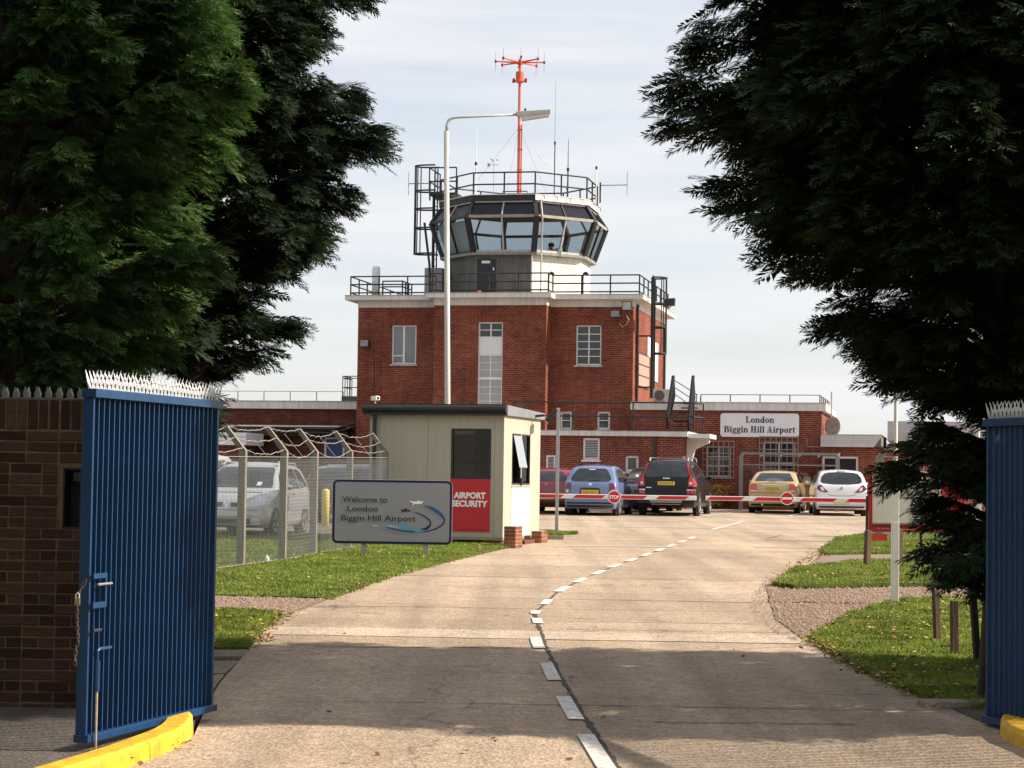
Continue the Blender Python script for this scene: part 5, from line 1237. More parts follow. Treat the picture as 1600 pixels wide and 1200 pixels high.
# ---- caged ladder and platform on the left of the cab
lx0 = D(657, 330, CY)[0]; lz0, lz1 = D(657, 397, CY)[1], D(657, 259, CY)[1]
lad = bthing('caged_ladder', 'black caged ladder with platform on the left of the tower cab', 'ladder', lx0, CY, z_st)
rl = D(683, 330, CY)[0]; cr = (rl - lx0) ; 
for dy in (-.22, .22): MB().tube([(rl - .05, CY + dy, z_st), (rl - .05, CY + dy, lz1 - .1)], .03, 6).build('ladder_rail', m_rail, lad)
n = 0; z = z_st + .2
src = proto(MB().tube([V((0, -.22, 0)), V((0, .22, 0))], .016, 5), 'rung', m_rail, lad, (rl - .05, CY, z))
while z < lz1 - .5:
    z += .27; share('rung', src, lad, V((rl - .05, CY, z)) - ORG[lad.name])
def hoop(z, r_=.52): return [(rl - .02 + (lx0 - rl - .22) * math.sin(math.pi * k / 12) ** .6 * 1.0, CY - .36 * math.cos(math.pi * k / 12), z) for k in range(13)]
for v_ in (260, 299, 327, 357, 397): MB().tube(hoop(D(657, v_, CY)[1]), .036, 5).build('hoop', m_rail, lad)
h_ = hoop(0)
for k in (3, 5, 6, 7, 9): MB().tube([(h_[k][0], h_[k][1], lz0), (h_[k][0], h_[k][1], lz1)], .026, 5).build('cage_bar', m_rail, lad)
px0, px1 = D(674, 302, CY - 1)[0], D(716, 302, CY - 1)[0]; pz = D(690, 303, CY - 1)[1]
MB().box(px0, px1, CY - 1.4, CY + .4, pz - .1, pz).build('platform', m_rail, lad)
railing(lad, [(px0, CY + .4), (px0, CY - 1.35), (px1, CY - 1.35)], (.45, 1.0), pz, .8, r=.03, rp=.03)
MB().tube([(px0 + .1, CY - 1.0, z_st), (px0 + .1, CY - 1.0, pz - .1)], .05, 6).build('stanchion', m_rail, lad)
MB().tube([(D(664, 358, CY - 1.5)[0], CY - 1.6, zc_br), (D(672, 405, CY - 1.5)[0], CY - 1.6, zc_si - .3), (D(674, 455, CY - 1.5)[0], CY - 1.6, z_st)], .05, 6).build('stanchion', m_rail, lad)

# ---- aerials
def aerial(name, label, cat, px, vb, vt, dep, r0, mat, group=None):
    x, z0 = D(px, vb, dep); z1 = D(px, vt, dep)[1]; t = bthing(name, label, cat, x, dep, z0, group)
    return t, x, z0, z1
for px_, vb, vt, dep, r0, lab, mt in ((743, 303, 198, 3.6, .03, 'short white whip aerial near the left end of the tower roof rail', m_whitep), (866, 303, 127, 4.6, .022, 'tallest thin whip aerial right of the red mast', m_steel),
                                 (887, 303, 218, 4.6, .03, 'dark whip aerial with a thick lower half right of the tallest whip', m_rail), (931.5, 292, 226, 4.8, .025, 'slender white whip aerial on the right edge of the cab roof', m_whitep),
                                 (886, 303, 283, 3.2, .02, 'very short rod aerial standing on the cab roof edge', m_rail)):
    t, x, z0, z1 = aerial('whip_aerial', lab, 'aerial', px_, vb, vt, dep, r0, mt, 'whip aerials on the tower roof'); zm = z0 + (z1 - z0) * .45
    MB().tube([(x, dep, zc_rt), (x, dep, zm)], r0, 6).build('base_tube', m_rail if px_ != 743 and px_ != 931.5 else m_whitep, t); MB().tube([(x, dep, zm + .001), (x, dep, z1)], [r0 * .6, r0 * .35], 6).build('whip', mt, t)
    MB().lathe([(r0 * 1.8, -.06), (r0 * 1.8, .06)], (x, dep, zm), n=8).build('joint', m_rail, t)
for px_, va, arm_px, side in ((638.5, 287, 672, 'left'), (980, 289, 938, 'right')):
    x, zc2 = D(px_, va, CY); t = bthing('dipole_aerial', 'vertical dipole aerial on a horizontal arm reaching out ' + side + ' of the tower cab', 'aerial', x, CY, zc2, 'dipole aerials either side of the cab')
    z0, z1 = D(px_, 305, CY)[1], D(px_, 268, CY)[1]; MB().tube([(x, CY, z0), (x, CY, z1)], .016, 5).build('dipole', m_steel, t); xa = D(arm_px, va, CY)[0]; MB().tube([(x, CY, zc2), (xa, CY, zc2)], .022, 5).build('arm', m_steel, t)
    MB().tube([(xa, CY, zc2 - .7), (xa, CY, zc2 + .12)], .035, 6).build('bracket', m_rail, t)
MX, mz0 = D(809.5, 300, CY); mz1 = D(806, 97, CY)[1]
ms_ = bthing('aerial_mast', 'red direction-finding aerial mast with eight-armed crown on the tower roof', 'aerial mast', MX, CY, zc_rt)
zm1 = D(808, 195, CY)[1]; zd0, zd1 = D(806, 130, CY)[1], D(806, 112, CY)[1]
MB().tube([(MX, CY, zc_rt), (MX, CY, mz1)], .055, 8).build('mast', m_mast, ms_); MB().tube([(MX + .11, CY, zc_rt + .4), (MX + .11, CY, zm1)], .035, 6).build('cable_duct', m_mast, ms_)
for k in range(4):
    z = zc_rt + .6 + (zm1 - zc_rt - .8) * k / 3; MB().box(MX - .06, MX + .15, CY - .05, CY + .05, z - .02, z + .02).build('clamp', m_mast, ms_)
MB().lathe([(.10, zd0), (.19, zd0 + .05), (.19, zd0 + .10), (.165, zd0 + .12), (.165, zd1 - .04), (.13, zd1)], (MX, CY, 0), n=14).build('drum', m_mast, ms_)
for s in (-1, 1): MB().lathe([(.05, -.02), (.06, .0), (.06, .12), (.03, .16)], (MX + s * .25, CY, zd0 + .04), n=8).build('lamp', M('obstruction lamp', (.35, .03, .03), .3), ms_)
MB().lathe([(.02, mz1 - .02), (.12, mz1 - .1), (.12, mz1 + .02), (.04, mz1 + .12)], (MX, CY, 0), n=10).build('hub', m_mast, ms_)
for k in range(8):
    a = math.pi / 4 * k + .25; e = V((MX + .98 * math.cos(a), CY + .98 * math.sin(a), mz1 + .0)); am = MB().tube([(MX, CY, mz1 - .02), e], [.04, .026], 6).build('arm', m_mast, ms_)
    MB().tube([e + V((0, 0, -.40)), e + V((0, 0, .40))], .012, 5).build('element', M('pale red rod', (.60, .25, .20), .5), am); MB().lathe([(.04, -.05), (.04, .05)], e, n=8).build('boss', m_rail, am)
for dx, dy in ((-1.9, -.5), (1.9, -.5), (.9, 1.8), (-.9, 1.8)): MB().tube([(MX, CY, zm1 - .1), (MX + dx, CY + dy, zc_rt + .5)], .006, 3).build('guy_wire', m_steel, ms_)
MB().tube([(MX - .5, CY - .6, zc_rt), (MX - .5, CY - .6, zc_rt + .45), (MX + .5, CY - .6, zc_rt + .45), (MX + .5, CY - .6, zc_rt)], .025, 5).build('step_frame', m_rail, ms_)
x, z0 = D(771, 303, 3.8); wv = bthing('weather_vane', 'small weather vane on the cab roof left of the red mast', 'weather vane', x, 3.8, zc_rt); z1 = D(771, 246, 3.8)[1]
MB().tube([(x, 3.8, zc_rt), (x, 3.8, z1 - .15)], .012, 5).build('rod', m_steel, wv)
for k in range(3): a = k * 2.09; MB().lathe([(.02, -.03), (.05, 0), (.02, .03)], (x + .14 * math.cos(a), 3.8 + .14 * math.sin(a), z1 - .1), n=8).build('cup', m_steel, wv)
MB().bar((x - .2, 3.8, z1 - .3), (x + .2, 3.8, z1 - .3), .01, .02).box(x - .26, x - .16, 3.795, 3.805, z1 - .37, z1 - .23).build('vane', m_steel, wv)

# ---- floodlights on the tower
def flood(label, px, v, dep, w, h, aim=-1, mat=None):
    x, z = D(px, v, dep); t = bthing('floodlight', label, 'floodlight', x, dep, z, 'floodlights on the tower'); 
    MB().prism([(dep - .30, z - h / 2), (dep - .25, z + h / 2), (dep - .05, z + h * .35), (dep - .05, z - h * .45)], lambda u, v_, q: (q, u, v_), x - w / 2, x + w / 2).build('housing', m_black, t, bevel=.01)
    MB().add([(x - w * .42, dep - .304, z - h * .40), (x + w * .42, dep - .304, z - h * .40), (x + w * .42, dep - .262, z + h * .40), (x - w * .42, dep - .262, z + h * .40)], [(0, 1, 2, 3)]).build('lamp_glass', mat or M('flood glass', (.22, .22, .21), .2), t)
    MB().box(x - .02, x + .02, dep - .05, dep + .02, z - .06, z + .06).build('bracket', m_black, t); return t
flood('floodlight on the left flank of the brick tower wall', 572, 537, PF - .02, .36, .30)
flood('wide floodlight under the frieze near the right corner of the tower', 963, 491, PF - .02, .38, .28)
flood('pale floodlight tucked under the right corner of the tower eaves', 981, 479, PF - .3, .36, .36, mat=M('flood pale', (.36, .35, .33), .3))
MB_ = MB().tube([V((D(585, 545, PF - .01)[0], PF - .01, D(585, 545, PF)[1])), V((D(584, 632, PF - .01)[0], PF - .01, D(584, 632, PF)[1]))], .012, 5).build('cable', m_black, tw)
pts = [(978, 492), (983, 500), (978, 508), (972, 511), (968, 505)]; MB().tube([(*[D(a, b, PF - .03)[0]], PF - .03, D(a, b, PF - .03)[1]) for a, b in pts], .012, 5).build('cable', M('white cable', (.6, .5, .42), .6), tw)

# ---- caged ladder on the right flank
dl = 1.7; x0 = D(1019, 520, dl)[0]; x1 = D(1031, 520, dl)[0]; x2 = D(1040, 520, dl)[0]; zt4, zb4 = D(1019, 433, dl)[1], D(1017, 622, dl)[1]
l2 = bthing('caged_ladder', 'black caged ladder climbing the right flank of the tower to the deck', 'ladder', x0, dl, zb4)
MB().bar((x0, dl, zb4), (x0, dl, zt4), .11, .08).build('ladder_rail', m_rail, l2); MB().bar((x0 + .02, dl + .42, zb4), (x0 + .02, dl + .42, zt4), .08, .06).build('ladder_rail', m_rail, l2)
z = zb4 + .2; src = proto(MB().tube([V((0, 0, 0)), V((0, .42, 0))], .016, 5), 'rung', m_rail, l2, (x0, dl, z))
while z < zt4 - .2: z += .28; share('rung', src, l2, V((x0, dl, z)) - ORG[l2.name])
hp = lambda z: [(x0 + (x2 - x0) * math.sin(math.pi * k / 10) ** .7, dl + .21 - .36 * math.cos(math.pi * k / 10), z) for k in range(11)]
for v_ in (433.5, 474, 511, 552): MB().tube(hp(D(1030, v_, dl)[1]), .032, 5).build('hoop', m_rail, l2)
zc5 = D(1030, 552, dl)[1]
for k in (2, 4, 6, 8): MB().tube([(hp(0)[k][0], hp(0)[k][1], zc5), (hp(0)[k][0], hp(0)[k][1], zt4)], .022, 5).build('cage_bar', m_rail, l2)
for v_ in (525, 605): z = D(1005, v_, dl)[1]; MB().bar((xr + .03, dl, z), (x0, dl, z), .06, .06).build('wall_bracket', m_rail, l2)
x, z = D(1046, 473, dl - .4); ft = bthing('floodlight', 'black floodlight hung on the caged ladder at the right of the tower', 'floodlight', x, dl - .4, z, 'floodlights on the tower')
MB().prism([(-.22, -.10), (-.16, .14), (.22, .17), (.20, -.12)], lambda u, v, q: (x + u, dl - .4 + q, z + v), -.15, .15).build('housing', m_black, ft, bevel=.02); MB().bar((x2 - .1, dl, z - .1), (x + .05, dl - .3, z - .14), .04, .04).build('bracket', m_rail, ft)
MB().lathe([(.06, -.26), (.07, -.20), (.07, -.14)], (x + .02, dl - .4, z), n=10).build('sensor', m_galv, ft)

# ---- low annex on the left
AD = 3.0
ax1 = xl - .002; ax0 = D(40, 660, AD)[0]; az1 = D(450, 627.5, AD - .2)[1]; azf = D(450, 638.5, AD - .2)[1]
an = bthing('annex_building', 'long low brick annex with white parapet left of the control tower', 'building', (ax0 + ax1) / 2, AD, GB)
bdh = rect_px(505.5, 683, 538, 760, AD)
bdh = (bdh[0], bdh[1], GB, bdh[3])
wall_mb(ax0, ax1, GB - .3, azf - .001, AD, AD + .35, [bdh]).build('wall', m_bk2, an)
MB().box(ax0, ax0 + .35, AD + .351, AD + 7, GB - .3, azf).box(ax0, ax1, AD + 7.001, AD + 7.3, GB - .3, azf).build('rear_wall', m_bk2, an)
MB().box(ax0 - .2, ax1, AD - .2, AD + 7.5, azf, az1).build('parapet', m_wht, an)
MB().box(ax0 - .22, ax1, AD - .22, AD + 7.5, az1 + .001, az1 + .04).build('coping', m_slab, an)
zl = D(440, 665.5, AD - .5)[1]; xq = D(546, 665, AD - .5)[0]
MB().box(ax0, xq, AD - .5, AD - .001, zl - .03, zl + .03).build('canopy_edge', m_wht, an); MB().box(ax0, xq - .1, AD - .45, AD - .002, zl - .4, zl - .0305).build('canopy_board', M('dark board', (.05, .022, .016), .8, var=.2), an)
for k, (va, vb, vm) in enumerate(((668, 660, 671), (675, 665, 677))):
    a, m_, b = D(430, va, AD - .55), D(520, vm, AD - .55), D(560, vb, AD - .55); MB().tube([(a[0], AD - .55, a[1]), (m_[0], AD - .55, m_[1]), (b[0], AD - .55, b[1])], .05, 6).build('cable_run', m_black, an)
dd = MB().box(bdh[0] + .09, bdh[1] - .09, AD + .10, AD + .16, bdh[2], bdh[3] - .08).build('door', M('blue door', (.016, .045, .17), .45, var=.1), an)
MB().box(bdh[0], bdh[0] + .088, AD + .04, AD + .16, bdh[2], bdh[3]).box(bdh[1] - .088, bdh[1], AD + .04, AD + .16, bdh[2], bdh[3]).box(bdh[0] + .0885, bdh[1] - .0885, AD + .04, AD + .16, bdh[3] - .078, bdh[3]).build('door_frame', m_wfr, an)
railing(an, [(ax0 + 1, AD + 1.0), (D(536, 620, AD + 1)[0], AD + 1.0)], (.0, .42), az1 + .04, 1.12, r=.012, rp=.02, mat=m_steel)
# projecting porch with white canopy
pd = AD - 2.6; r = rect_px(300, 675.5, 384.5, 695, pd)
MB().box(ax0 + 2, r[1], pd, AD - .51, r[2], r[3]).build('porch_canopy', M('white cladding', (.80, .79, .77), .5, var=.05, streak=.1), an)
for k in (1, 2): z = r[2] + (r[3] - r[2]) * k / 3; MB().box(ax0 + 2, r[1] - .01, pd - .006, pd - .0005, z - .008, z + .008).build('canopy_seam', m_steel, an)
MB().box(ax0 + 2.2, r[1] - .35, pd + .35, AD - .51, GB - .3, r[2] - .001).build('porch_wall', m_bk3, an)
ya, yb = pd + 1.2, pd + 1.6; MB().box(r[1] - .349, r[1] - .33, pd + .9, pd + 1.5, r[2] - .45, r[2] - .15).build('notice', M('blue notice', (.06, .30, .62), .5), an)
sr = rect_px(541, 586, 556.5, 616, AD + .8)
MB().box(D(537, 620, AD + .5)[0], xl - .003, AD + .2, AD + 1.6, az1 + .041, az1 + .25).build('roof_hatch', m_roofg, an)
railing(an, [(sr[0], AD + 1.6), (sr[0], AD + .3), (xl - .05, AD + .3)], (.35, .72, .80), az1 + .25, .35, r=.018, rp=.018)

# ---- entrance block in front of the tower
ED = -2.9
ex0 = D(600, 740, ED)[0]; ex1 = D(1066.5, 740, ED)[0]; ez1 = D(950, 672.7, ED - .15)[1]; ezf = D(950, 681, ED - .15)[1]
eb = bthing('entrance_block', 'single-storey brick entrance block with white fascia in front of the tower', 'building', (ex0 + ex1) / 2, ED, GB)
v1 = rect_px(911, 684.5, 937, 719, ED); v2 = rect_px(853, 711, 868, 736, ED); v3 = rect_px(977, 712, 997.5, 737, ED)
wall_mb(ex0, ex1, GB - .3, ezf - .001, ED, ED + .3, [v1, v2, v3]).build('wall', m_bk3, eb)
MB().box(ex1 - .3, ex1, ED + .301, PF - .001, GB - .3, ezf - .001).box(ex0, ex0 + .3, ED + .301, PF - .001, GB - .3, ezf - .001).build('side_wall', m_bk3, eb)
MB().box(ex0 - .15, ex1 + .18, ED - .15, PF - .003, ezf, ez1 - .02).build('roof', m_wht, eb); MB().box(ex0 - .16, ex1 + .19, ED - .16, PF - .004, ez1 - .0195, ez1).build('roof_edge', m_slab, eb)
def louvre(r, y, n, parent):
    x0, x1, z0, z1 = r; f = .07; mb = MB(); mb.box(x0, x1, y + .03, y + .12, z1 - f, z1).box(x0, x1, y + .03, y + .12, z0, z0 + f).box(x0, x0 + f, y + .03, y + .12, z0 + f, z1 - f).box(x1 - f, x1, y + .03, y + .12, z0 + f, z1 - f)
    lv = mb.build('louvre_vent', m_wfr, parent); MB().box(x0 + f, x1 - f, y + .13, y + .14, z0 + f, z1 - f).build('backing', m_dark, lv); src = None
    for k in range(n):
        z = z0 + f + (z1 - z0 - 2 * f) * (k + .5) / n; h = (z1 - z0 - 2 * f) / n * .62
        p = V(((x0 + x1) / 2, y + .08, z)) - ORG[lv.name]
        if src is None:
            src = MB().add([(-(x1 - x0) / 2 + f, -.03, -h / 2), ((x1 - x0) / 2 - f, -.03, -h / 2), ((x1 - x0) / 2 - f, .03, h / 2), (-(x1 - x0) / 2 + f, .03, h / 2)], [(0, 1, 2, 3)]).build('slat', m_wfr, None); src.parent = lv; src.location = p
        else: share('slat', src, lv, p)
    MB().box(x0 - .05, x1 + .05, y - .05, y + .029, z0 - .06, z0 - .001).build('sill', m_wht, lv)
louvre(v1, ED, 11, eb); louvre(v2, ED, 8, eb); window(eb, v3, ED, 1, 1, pane=M('grey blind', (.10, .095, .10), .5), fr=.08)
er = [(D(803, 640, ED + .2)[0], ED + 2.4), (D(803, 640, ED + .2)[0], ED + .2), (D(1084, 640, ED + .2)[0], ED + .2), (D(1094, 640, ED + .2)[0], ED + 1.2)]
railing(eb, er, (.52, 1.02), ez1, 2.1, r=.028, rp=.028)
x = D(1078, 700, ED)[0]
MB().tube([(ex1 - 1.0, ED - .05, GB), (ex1 - 1.0, ED - .05, ezf)], .05, 6).build('downpipe', m_black, eb)
# white canopy over the door, with a curved bracket wall
c = rect_px(1079.5, 678, 1109, 684.5, ED); cz1, cz0 = c[3], c[2]
MB().box(ex1 + .19, c[1], ED, ED + 2.1, cz0, cz1).build('canopy', m_whitep, eb); MB().box(ex1 + .3, c[1] + .25, ED + 1.2, ED + 2.6, cz0 + .02, cz1 + .03).v
MB().prism([(ex1 + .02, cz0 - .001), (c[1] - .1, cz0 - .001), (c[1] - .14, cz0 - .16), (c[1] - .4, cz0 - .28), (ex1 + .32, cz0 - .40), (ex1 + .22, cz0 - .75), (ex1 + .20, GB), (ex1 + .02, GB)], lambda u, v, t: (u, t, v), ED + .9, ED + 1.15).build('canopy_bracket', m_whitep, eb)

# ---- right wing with the airport name
WD = .55
rx0, rx1 = xr + .002, D(1283.5, 700, WD)[0]; rz1 = D(1190, 628.5, WD - .15)[1]; rzf = D(1190, 641.5, WD - .15)[1]
rw = bthing('terminal_wing', 'brick terminal wing with white parapet carrying the airport name sign', 'building', (rx0 + rx1) / 2, WD, GB)
w1 = rect_px(1103.5, 697, 1142, 745, WD); w2 = rect_px(1192, 690, 1242, 742, WD); dr2 = rect_px(1092, 716, 1101, 790, WD)
wall_mb(rx0, rx1, GB - .3, rzf - .001, WD, WD + .35, [w1, w2]).build('wall', m_bk3, rw)
MB().box(rx1 - .35, rx1, WD + .351, WD + 7, GB - .3, rzf - .001).build('side_wall', m_bk3, rw)
MB().box(rx0, rx1, WD + 6.7, WD + 7, GB - .3, rzf - .002).v
MB().box(rx0, rx1 + .16, WD - .15, WD + 7.2, rzf, rz1 - .03).build('parapet', m_wht, rw); MB().box(rx0, rx1 + .18, WD - .17, WD + 7.2, rz1 - .0295, rz1).build('coping', m_slab, rw)
rlp = [(D(1095, 622, WD + .5)[0], WD + .5), (rx1 - .1, WD + .5), (rx1 - .1, WD + 6.5)]
railing(rw, rlp, (.30,), rz1, 1.17, r=.014, rp=.022, mat=m_rail)
def barred(r, y, cols, rows):
    wd = window(rw, r, y, 2, 3, fr=.05, rec=.08)
    x0, x1, z0, z1 = r; mb = MB(); y -= .10; x0 -= .12; x1 += .12; z1 += .18; z0 -= .02
    for k in range(cols + 1): x = x0 + (x1 - x0) * k / cols; mb.box(x - .012, x + .012, y, y + .024, z0, z1)
    for k in range(rows + 1): z = z0 + (z1 - z0) * k / rows; mb.box(x0 - .02, x1 + .02, y + .025, y + .04, z - .016, z + .016)
    mb.build('grille', M('grille grey', (.30, .25, .23), .6, var=.2), wd)
barred(w1, WD, 6, 6); barred(w2, WD, 7, 6)
MB().tube([(D(1261, 685, WD)[0], WD - .03, D(1261, 685, WD)[1]), (D(1261, 697, WD)[0], WD - .03, D(1261, 698, WD)[1]), (rx1, WD - .03, D(1282, 698.5, WD)[1])], .016, 5).build('conduit', M('buff conduit', (.42, .30, .24), .6), rw)
# airport name sign
sg2 = rect_px(1125.5, 645.7, 1248.5, 683, WD - .06); cx, cz = (sg2[0] + sg2[1]) / 2, (sg2[2] + sg2[3]) / 2
asn = bthing('airport_sign', 'white name board with black serif letters on the terminal wing', 'sign', cx, WD - .05, cz)
MB().prism(rrect(sg2[1] - sg2[0], sg2[3] - sg2[2], .12, 6), lambda u, v, t: (cx + u, t, cz + v), WD - .06, WD - .01).build('board', M('sign white', (.80, .77, .79), .5, var=.03), asn, bevel=.006)
def ringp(cx, cy, rx, ry, ix, iy, a0=0, a1=360, n=18):
    out = []
    for k in range(n):
        p, q = R(a0 + (a1 - a0) * k / n), R(a0 + (a1 - a0) * (k + 1) / n)
        out.append([(cx + rx * math.cos(p), cy + ry * math.sin(p)), (cx + rx * math.cos(q), cy + ry * math.sin(q)), (cx + ix * math.cos(q), cy + iy * math.sin(q)), (cx + ix * math.cos(p), cy + iy * math.sin(p))])
    return out
def bxp(x0, x1, y0, y1): return [[(x0, y0), (x1, y0), (x1, y1), (x0, y1)]]
SERIF = {
    'L': (.82, bxp(.12, .33, .06, .94) + bxp(0, .45, .94, 1) + bxp(0, .72, 0, .06) + [[(.60, .06), (.72, .06), (.76, .32), (.72, .32)]]),
    'o': (.70, ringp(.33, .33, .31, .35, .12, .295)), 'n': (.76, bxp(.08, .26, .06, .62) + bxp(0, .34, 0, .06) + bxp(0, .26, .62, .67) + ringp(.40, .40, .25, .27, .07, .20, 0, 150) + bxp(.47, .65, .06, .42) + bxp(.40, .73, 0, .06)),
    'd': (.76, ringp(.30, .33, .29, .35, .10, .29) + bxp(.45, .63, 0, .94) + bxp(.36, .63, .94, 1) + bxp(.63, .71, 0, .06)),
    'B': (.92, bxp(.12, .33, .06, .94) + bxp(0, .42, 0, .06) + bxp(0, .42, .94, 1) + ringp(.40, .75, .36, .25, .15, .19, -90, 90) + ringp(.42, .27, .42, .27, .20, .20, -90, 90)),
    'i': (.40, bxp(.08, .27, .06, .62) + bxp(0, .35, 0, .06) + bxp(0, .27, .62, .67) + ringp(.17, .86, .11, .11, .001, .001)),
    'g': (.68, ringp(.30, .43, .27, .25, .10, .20) + ringp(.31, -.10, .31, .17, .20, .10) + bxp(.48, .66, .60, .68) + bxp(.08, .40, .08, .17)),
    'H': (1.02, bxp(.12, .33, .06, .94) + bxp(.60, .81, .06, .94) + bxp(.33, .60, .46, .53) + bxp(0, .44, 0, .06) + bxp(0, .44, .94, 1) + bxp(.49, .93, 0, .06) + bxp(.49, .93, .94, 1)),
    'l': (.40, bxp(.08, .27, .06, .94) + bxp(0, .35, 0, .06) + bxp(0, .27, .94, 1)), 'A': (.95, [[(.10, .06), (.17, .06), (.44, .98), (.38, .98)], [(.54, .06), (.77, .06), (.50, 1), (.40, 1)]] + bxp(.24, .60, .29, .36) + bxp(0, .30, 0, .06) + bxp(.46, .88, 0, .06)),
    'r': (.58, bxp(.08, .27, .06, .62) + bxp(0, .36, 0, .06) + bxp(0, .27, .62, .67) + ringp(.42, .56, .11, .11, .001, .001) + ringp(.40, .44, .20, .23, .10, .17, 60, 170)),
    'p': (.74, bxp(.08, .26, -.24, .62) + bxp(0, .36, -.30, -.24) + bxp(0, .26, .62, .67) + ringp(.38, .33, .29, .35, .10, .29)), 't': (.48, bxp(.11, .29, .08, .86) + bxp(0, .42, .61, .67) + ringp(.30, .14, .19, .15, .04, .09, 180, 300)), ' ': (.34, []),
}
def serif_text(s, x0, x1, z, h, y, parent):
    mb = MB(); adv = 0; pieces = []
    for ch_ in s:
        w, ps = SERIF[ch_]; pieces += [[(adv + u, v) for u, v in p] for p in ps]; adv += w
    k = (x1 - x0) / adv
    for i, p in enumerate(pieces):
        mb.prism(p, lambda u, v, t: (x0 + u * k, t, z + v * h), y - .012 - .0006 * (i % 7), y - .001)
    return mb.build('lettering', m_letd, parent)
for s_, pa, pb, vb in (('London', 1165, 1210, 660.3), ('Biggin Hill Airport', 1131, 1243, 675.2)):
    xa, z = D(pa, vb, WD - .07); xb = D(pb, vb, WD - .07)[0]; serif_text(s_, xa, xb, z + .0, .232, WD - .06, asn)
# glazed shelter in front of the wing
SD = -1.6
shx0, shx1 = D(1158, 720, SD)[0], D(1308.5, 720, SD)[0]; sz1 = D(1230, 707, SD)[1]; sz2 = D(1230, 725.5, SD)[1]
sh_ = bthing('glass_shelter', 'steel framed glass shelter behind the gold saloon car', 'shelter', (shx0 + shx1) / 2, SD, GB)
m_shf = M('shelter frame', (.20, .195, .19), .5, metal=.3, var=.1)
MB().box(shx0, shx1, SD - .04, SD + .04, sz1 - .09, sz1).build('top_beam', m_shf, sh_); MB().box(shx0, shx1, SD - .03, SD + .03, sz2 - .05, sz2).build('lower_beam', m_shf, sh_)
for q in (0, 1): x = (shx0, shx1)[q]; MB().box(x - .07, x + .07, SD - .05, SD + .05, GB, sz1 - .1205).build('post', m_shf, sh_)
for k in range(6): x = shx0 + (shx1 - shx0) * k / 5; MB().bar((x, SD - .05, sz1 - .14), (x, SD + 1.7, sz1 + .02), .05, .07).build('rafter', m_shf, sh_)
MB().add([(shx0, SD - .06, sz1 + .008), (shx1, SD - .06, sz1 + .008), (shx1, SD + 1.75, sz1 + .12), (shx0, SD + 1.75, sz1 + .12)], [(0, 1, 2, 3)]).build('roof_glazing', clear_glass('shelter glass', (.62, .64, .64)), sh_)
for k in range(5):
    xa, xb = shx0 + (shx1 - shx0) * k / 5 + .06, shx0 + (shx1 - shx0) * (k + 1) / 5 - .06
    MB().box(xa, xb, SD - .004, SD + .004, GB + .3, sz2 - .06).build('panel', clear_glass('shelter glass 2', (.86, .84, .84), .6), sh_)
lb = rect_px(1255, 744.5, 1268, 757.5, WD); pb_ = bthing('wall_box', 'small grey box fixed to the brick wall behind the gold saloon', 'box', lb[0], WD, lb[2])
MB().box(lb[0], lb[1], WD - .12, WD - .001, lb[2], lb[3]).build('case', m_steel, pb_, bevel=.01); MB().box(lb[0] - .02, lb[1] + .02, WD - .16, WD - .001, lb[3] + .001, lb[3] + .03).build('hood', m_black, pb_)
# satellite dish and pole on the end of the wing
dx, dz = D(1301, 666, WD + .9); ds = bthing('satellite_dish', 'grey satellite dish on the right end of the terminal wing', 'satellite dish', dx, WD + .9, dz)
pr = [(.02, .10), (.16, .07), (.28, .02), (.33, .0), (.335, .01), (.28, .035), (.16, .085), (.02, .115)]
dm = MB().lathe(pr, (0, 0, 0), axis='y', n=22); cs, sn = math.cos(R(28)), math.sin(R(28)); dm.v = [(dx + x * cs + y * sn, WD + .9 - x * sn + y * cs, dz + z * 1.1) for x, y, z in dm.v]
dm.build('dish', M('dish grey', (.36, .34, .33), .6), ds, smooth=True); MB().tube([(rx1, WD + 1.1, dz - .1), (dx, WD + 1.1, dz - .1), (dx, WD + 1.0, dz)], .03, 6).build('bracket', m_steel, ds); MB().tube([(dx, WD + .95, dz - .3), (dx + .1, WD + .45, dz - .1)], .015, 5).build('feed_arm', m_steel, ds)
x, z = D(1299, 650, WD + 3); t = bthing('whip_aerial', 'thin pole aerial rising behind the satellite dish', 'aerial', x, WD + 3, z); MB().tube([(x, WD + 3, z - 1), (x, WD + 3, D(1299, 612, WD + 3)[1])], .03, 6).build('whip', m_steel, t); MB().tube([(x - .2, WD + 3, z - .95), (rx1, WD + 3, z - .95)], .02, 5).build('bracket', m_steel, t)
# air conditioner
ac = rect_px(1020.5, 608, 1051, 627.5, WD + .3); acn = bthing('air_conditioner', 'cream air conditioner with round fan grille on the wing roof', 'air conditioner', ac[0], WD + .3, rz1)
m_ac = M('ac cream', (.52, .44, .38), .6, var=.08, streak=.2); MB().box(ac[0], ac[1], WD + .3, WD + .65, rz1 + .04, ac[3]).build('case', m_ac, acn, bevel=.01); fxx, fzz = D(1030, 618, WD + .29)
MB().lathe([(.19, .0), (.19, .02), (.17, .021)], (fxx, WD + .275, fzz), axis='y', n=20).build('fan_grille', M('ac grille', (.10, .075, .065), .6), acn); MB().box(ac[0] + .05, ac[0] + .12, WD + .32, WD + .6, rz1 + .001, rz1 + .039).box(ac[1] - .12, ac[1] - .05, WD + .32, WD + .6, rz1 + .001, rz1 + .039).build('foot', m_rail, acn)
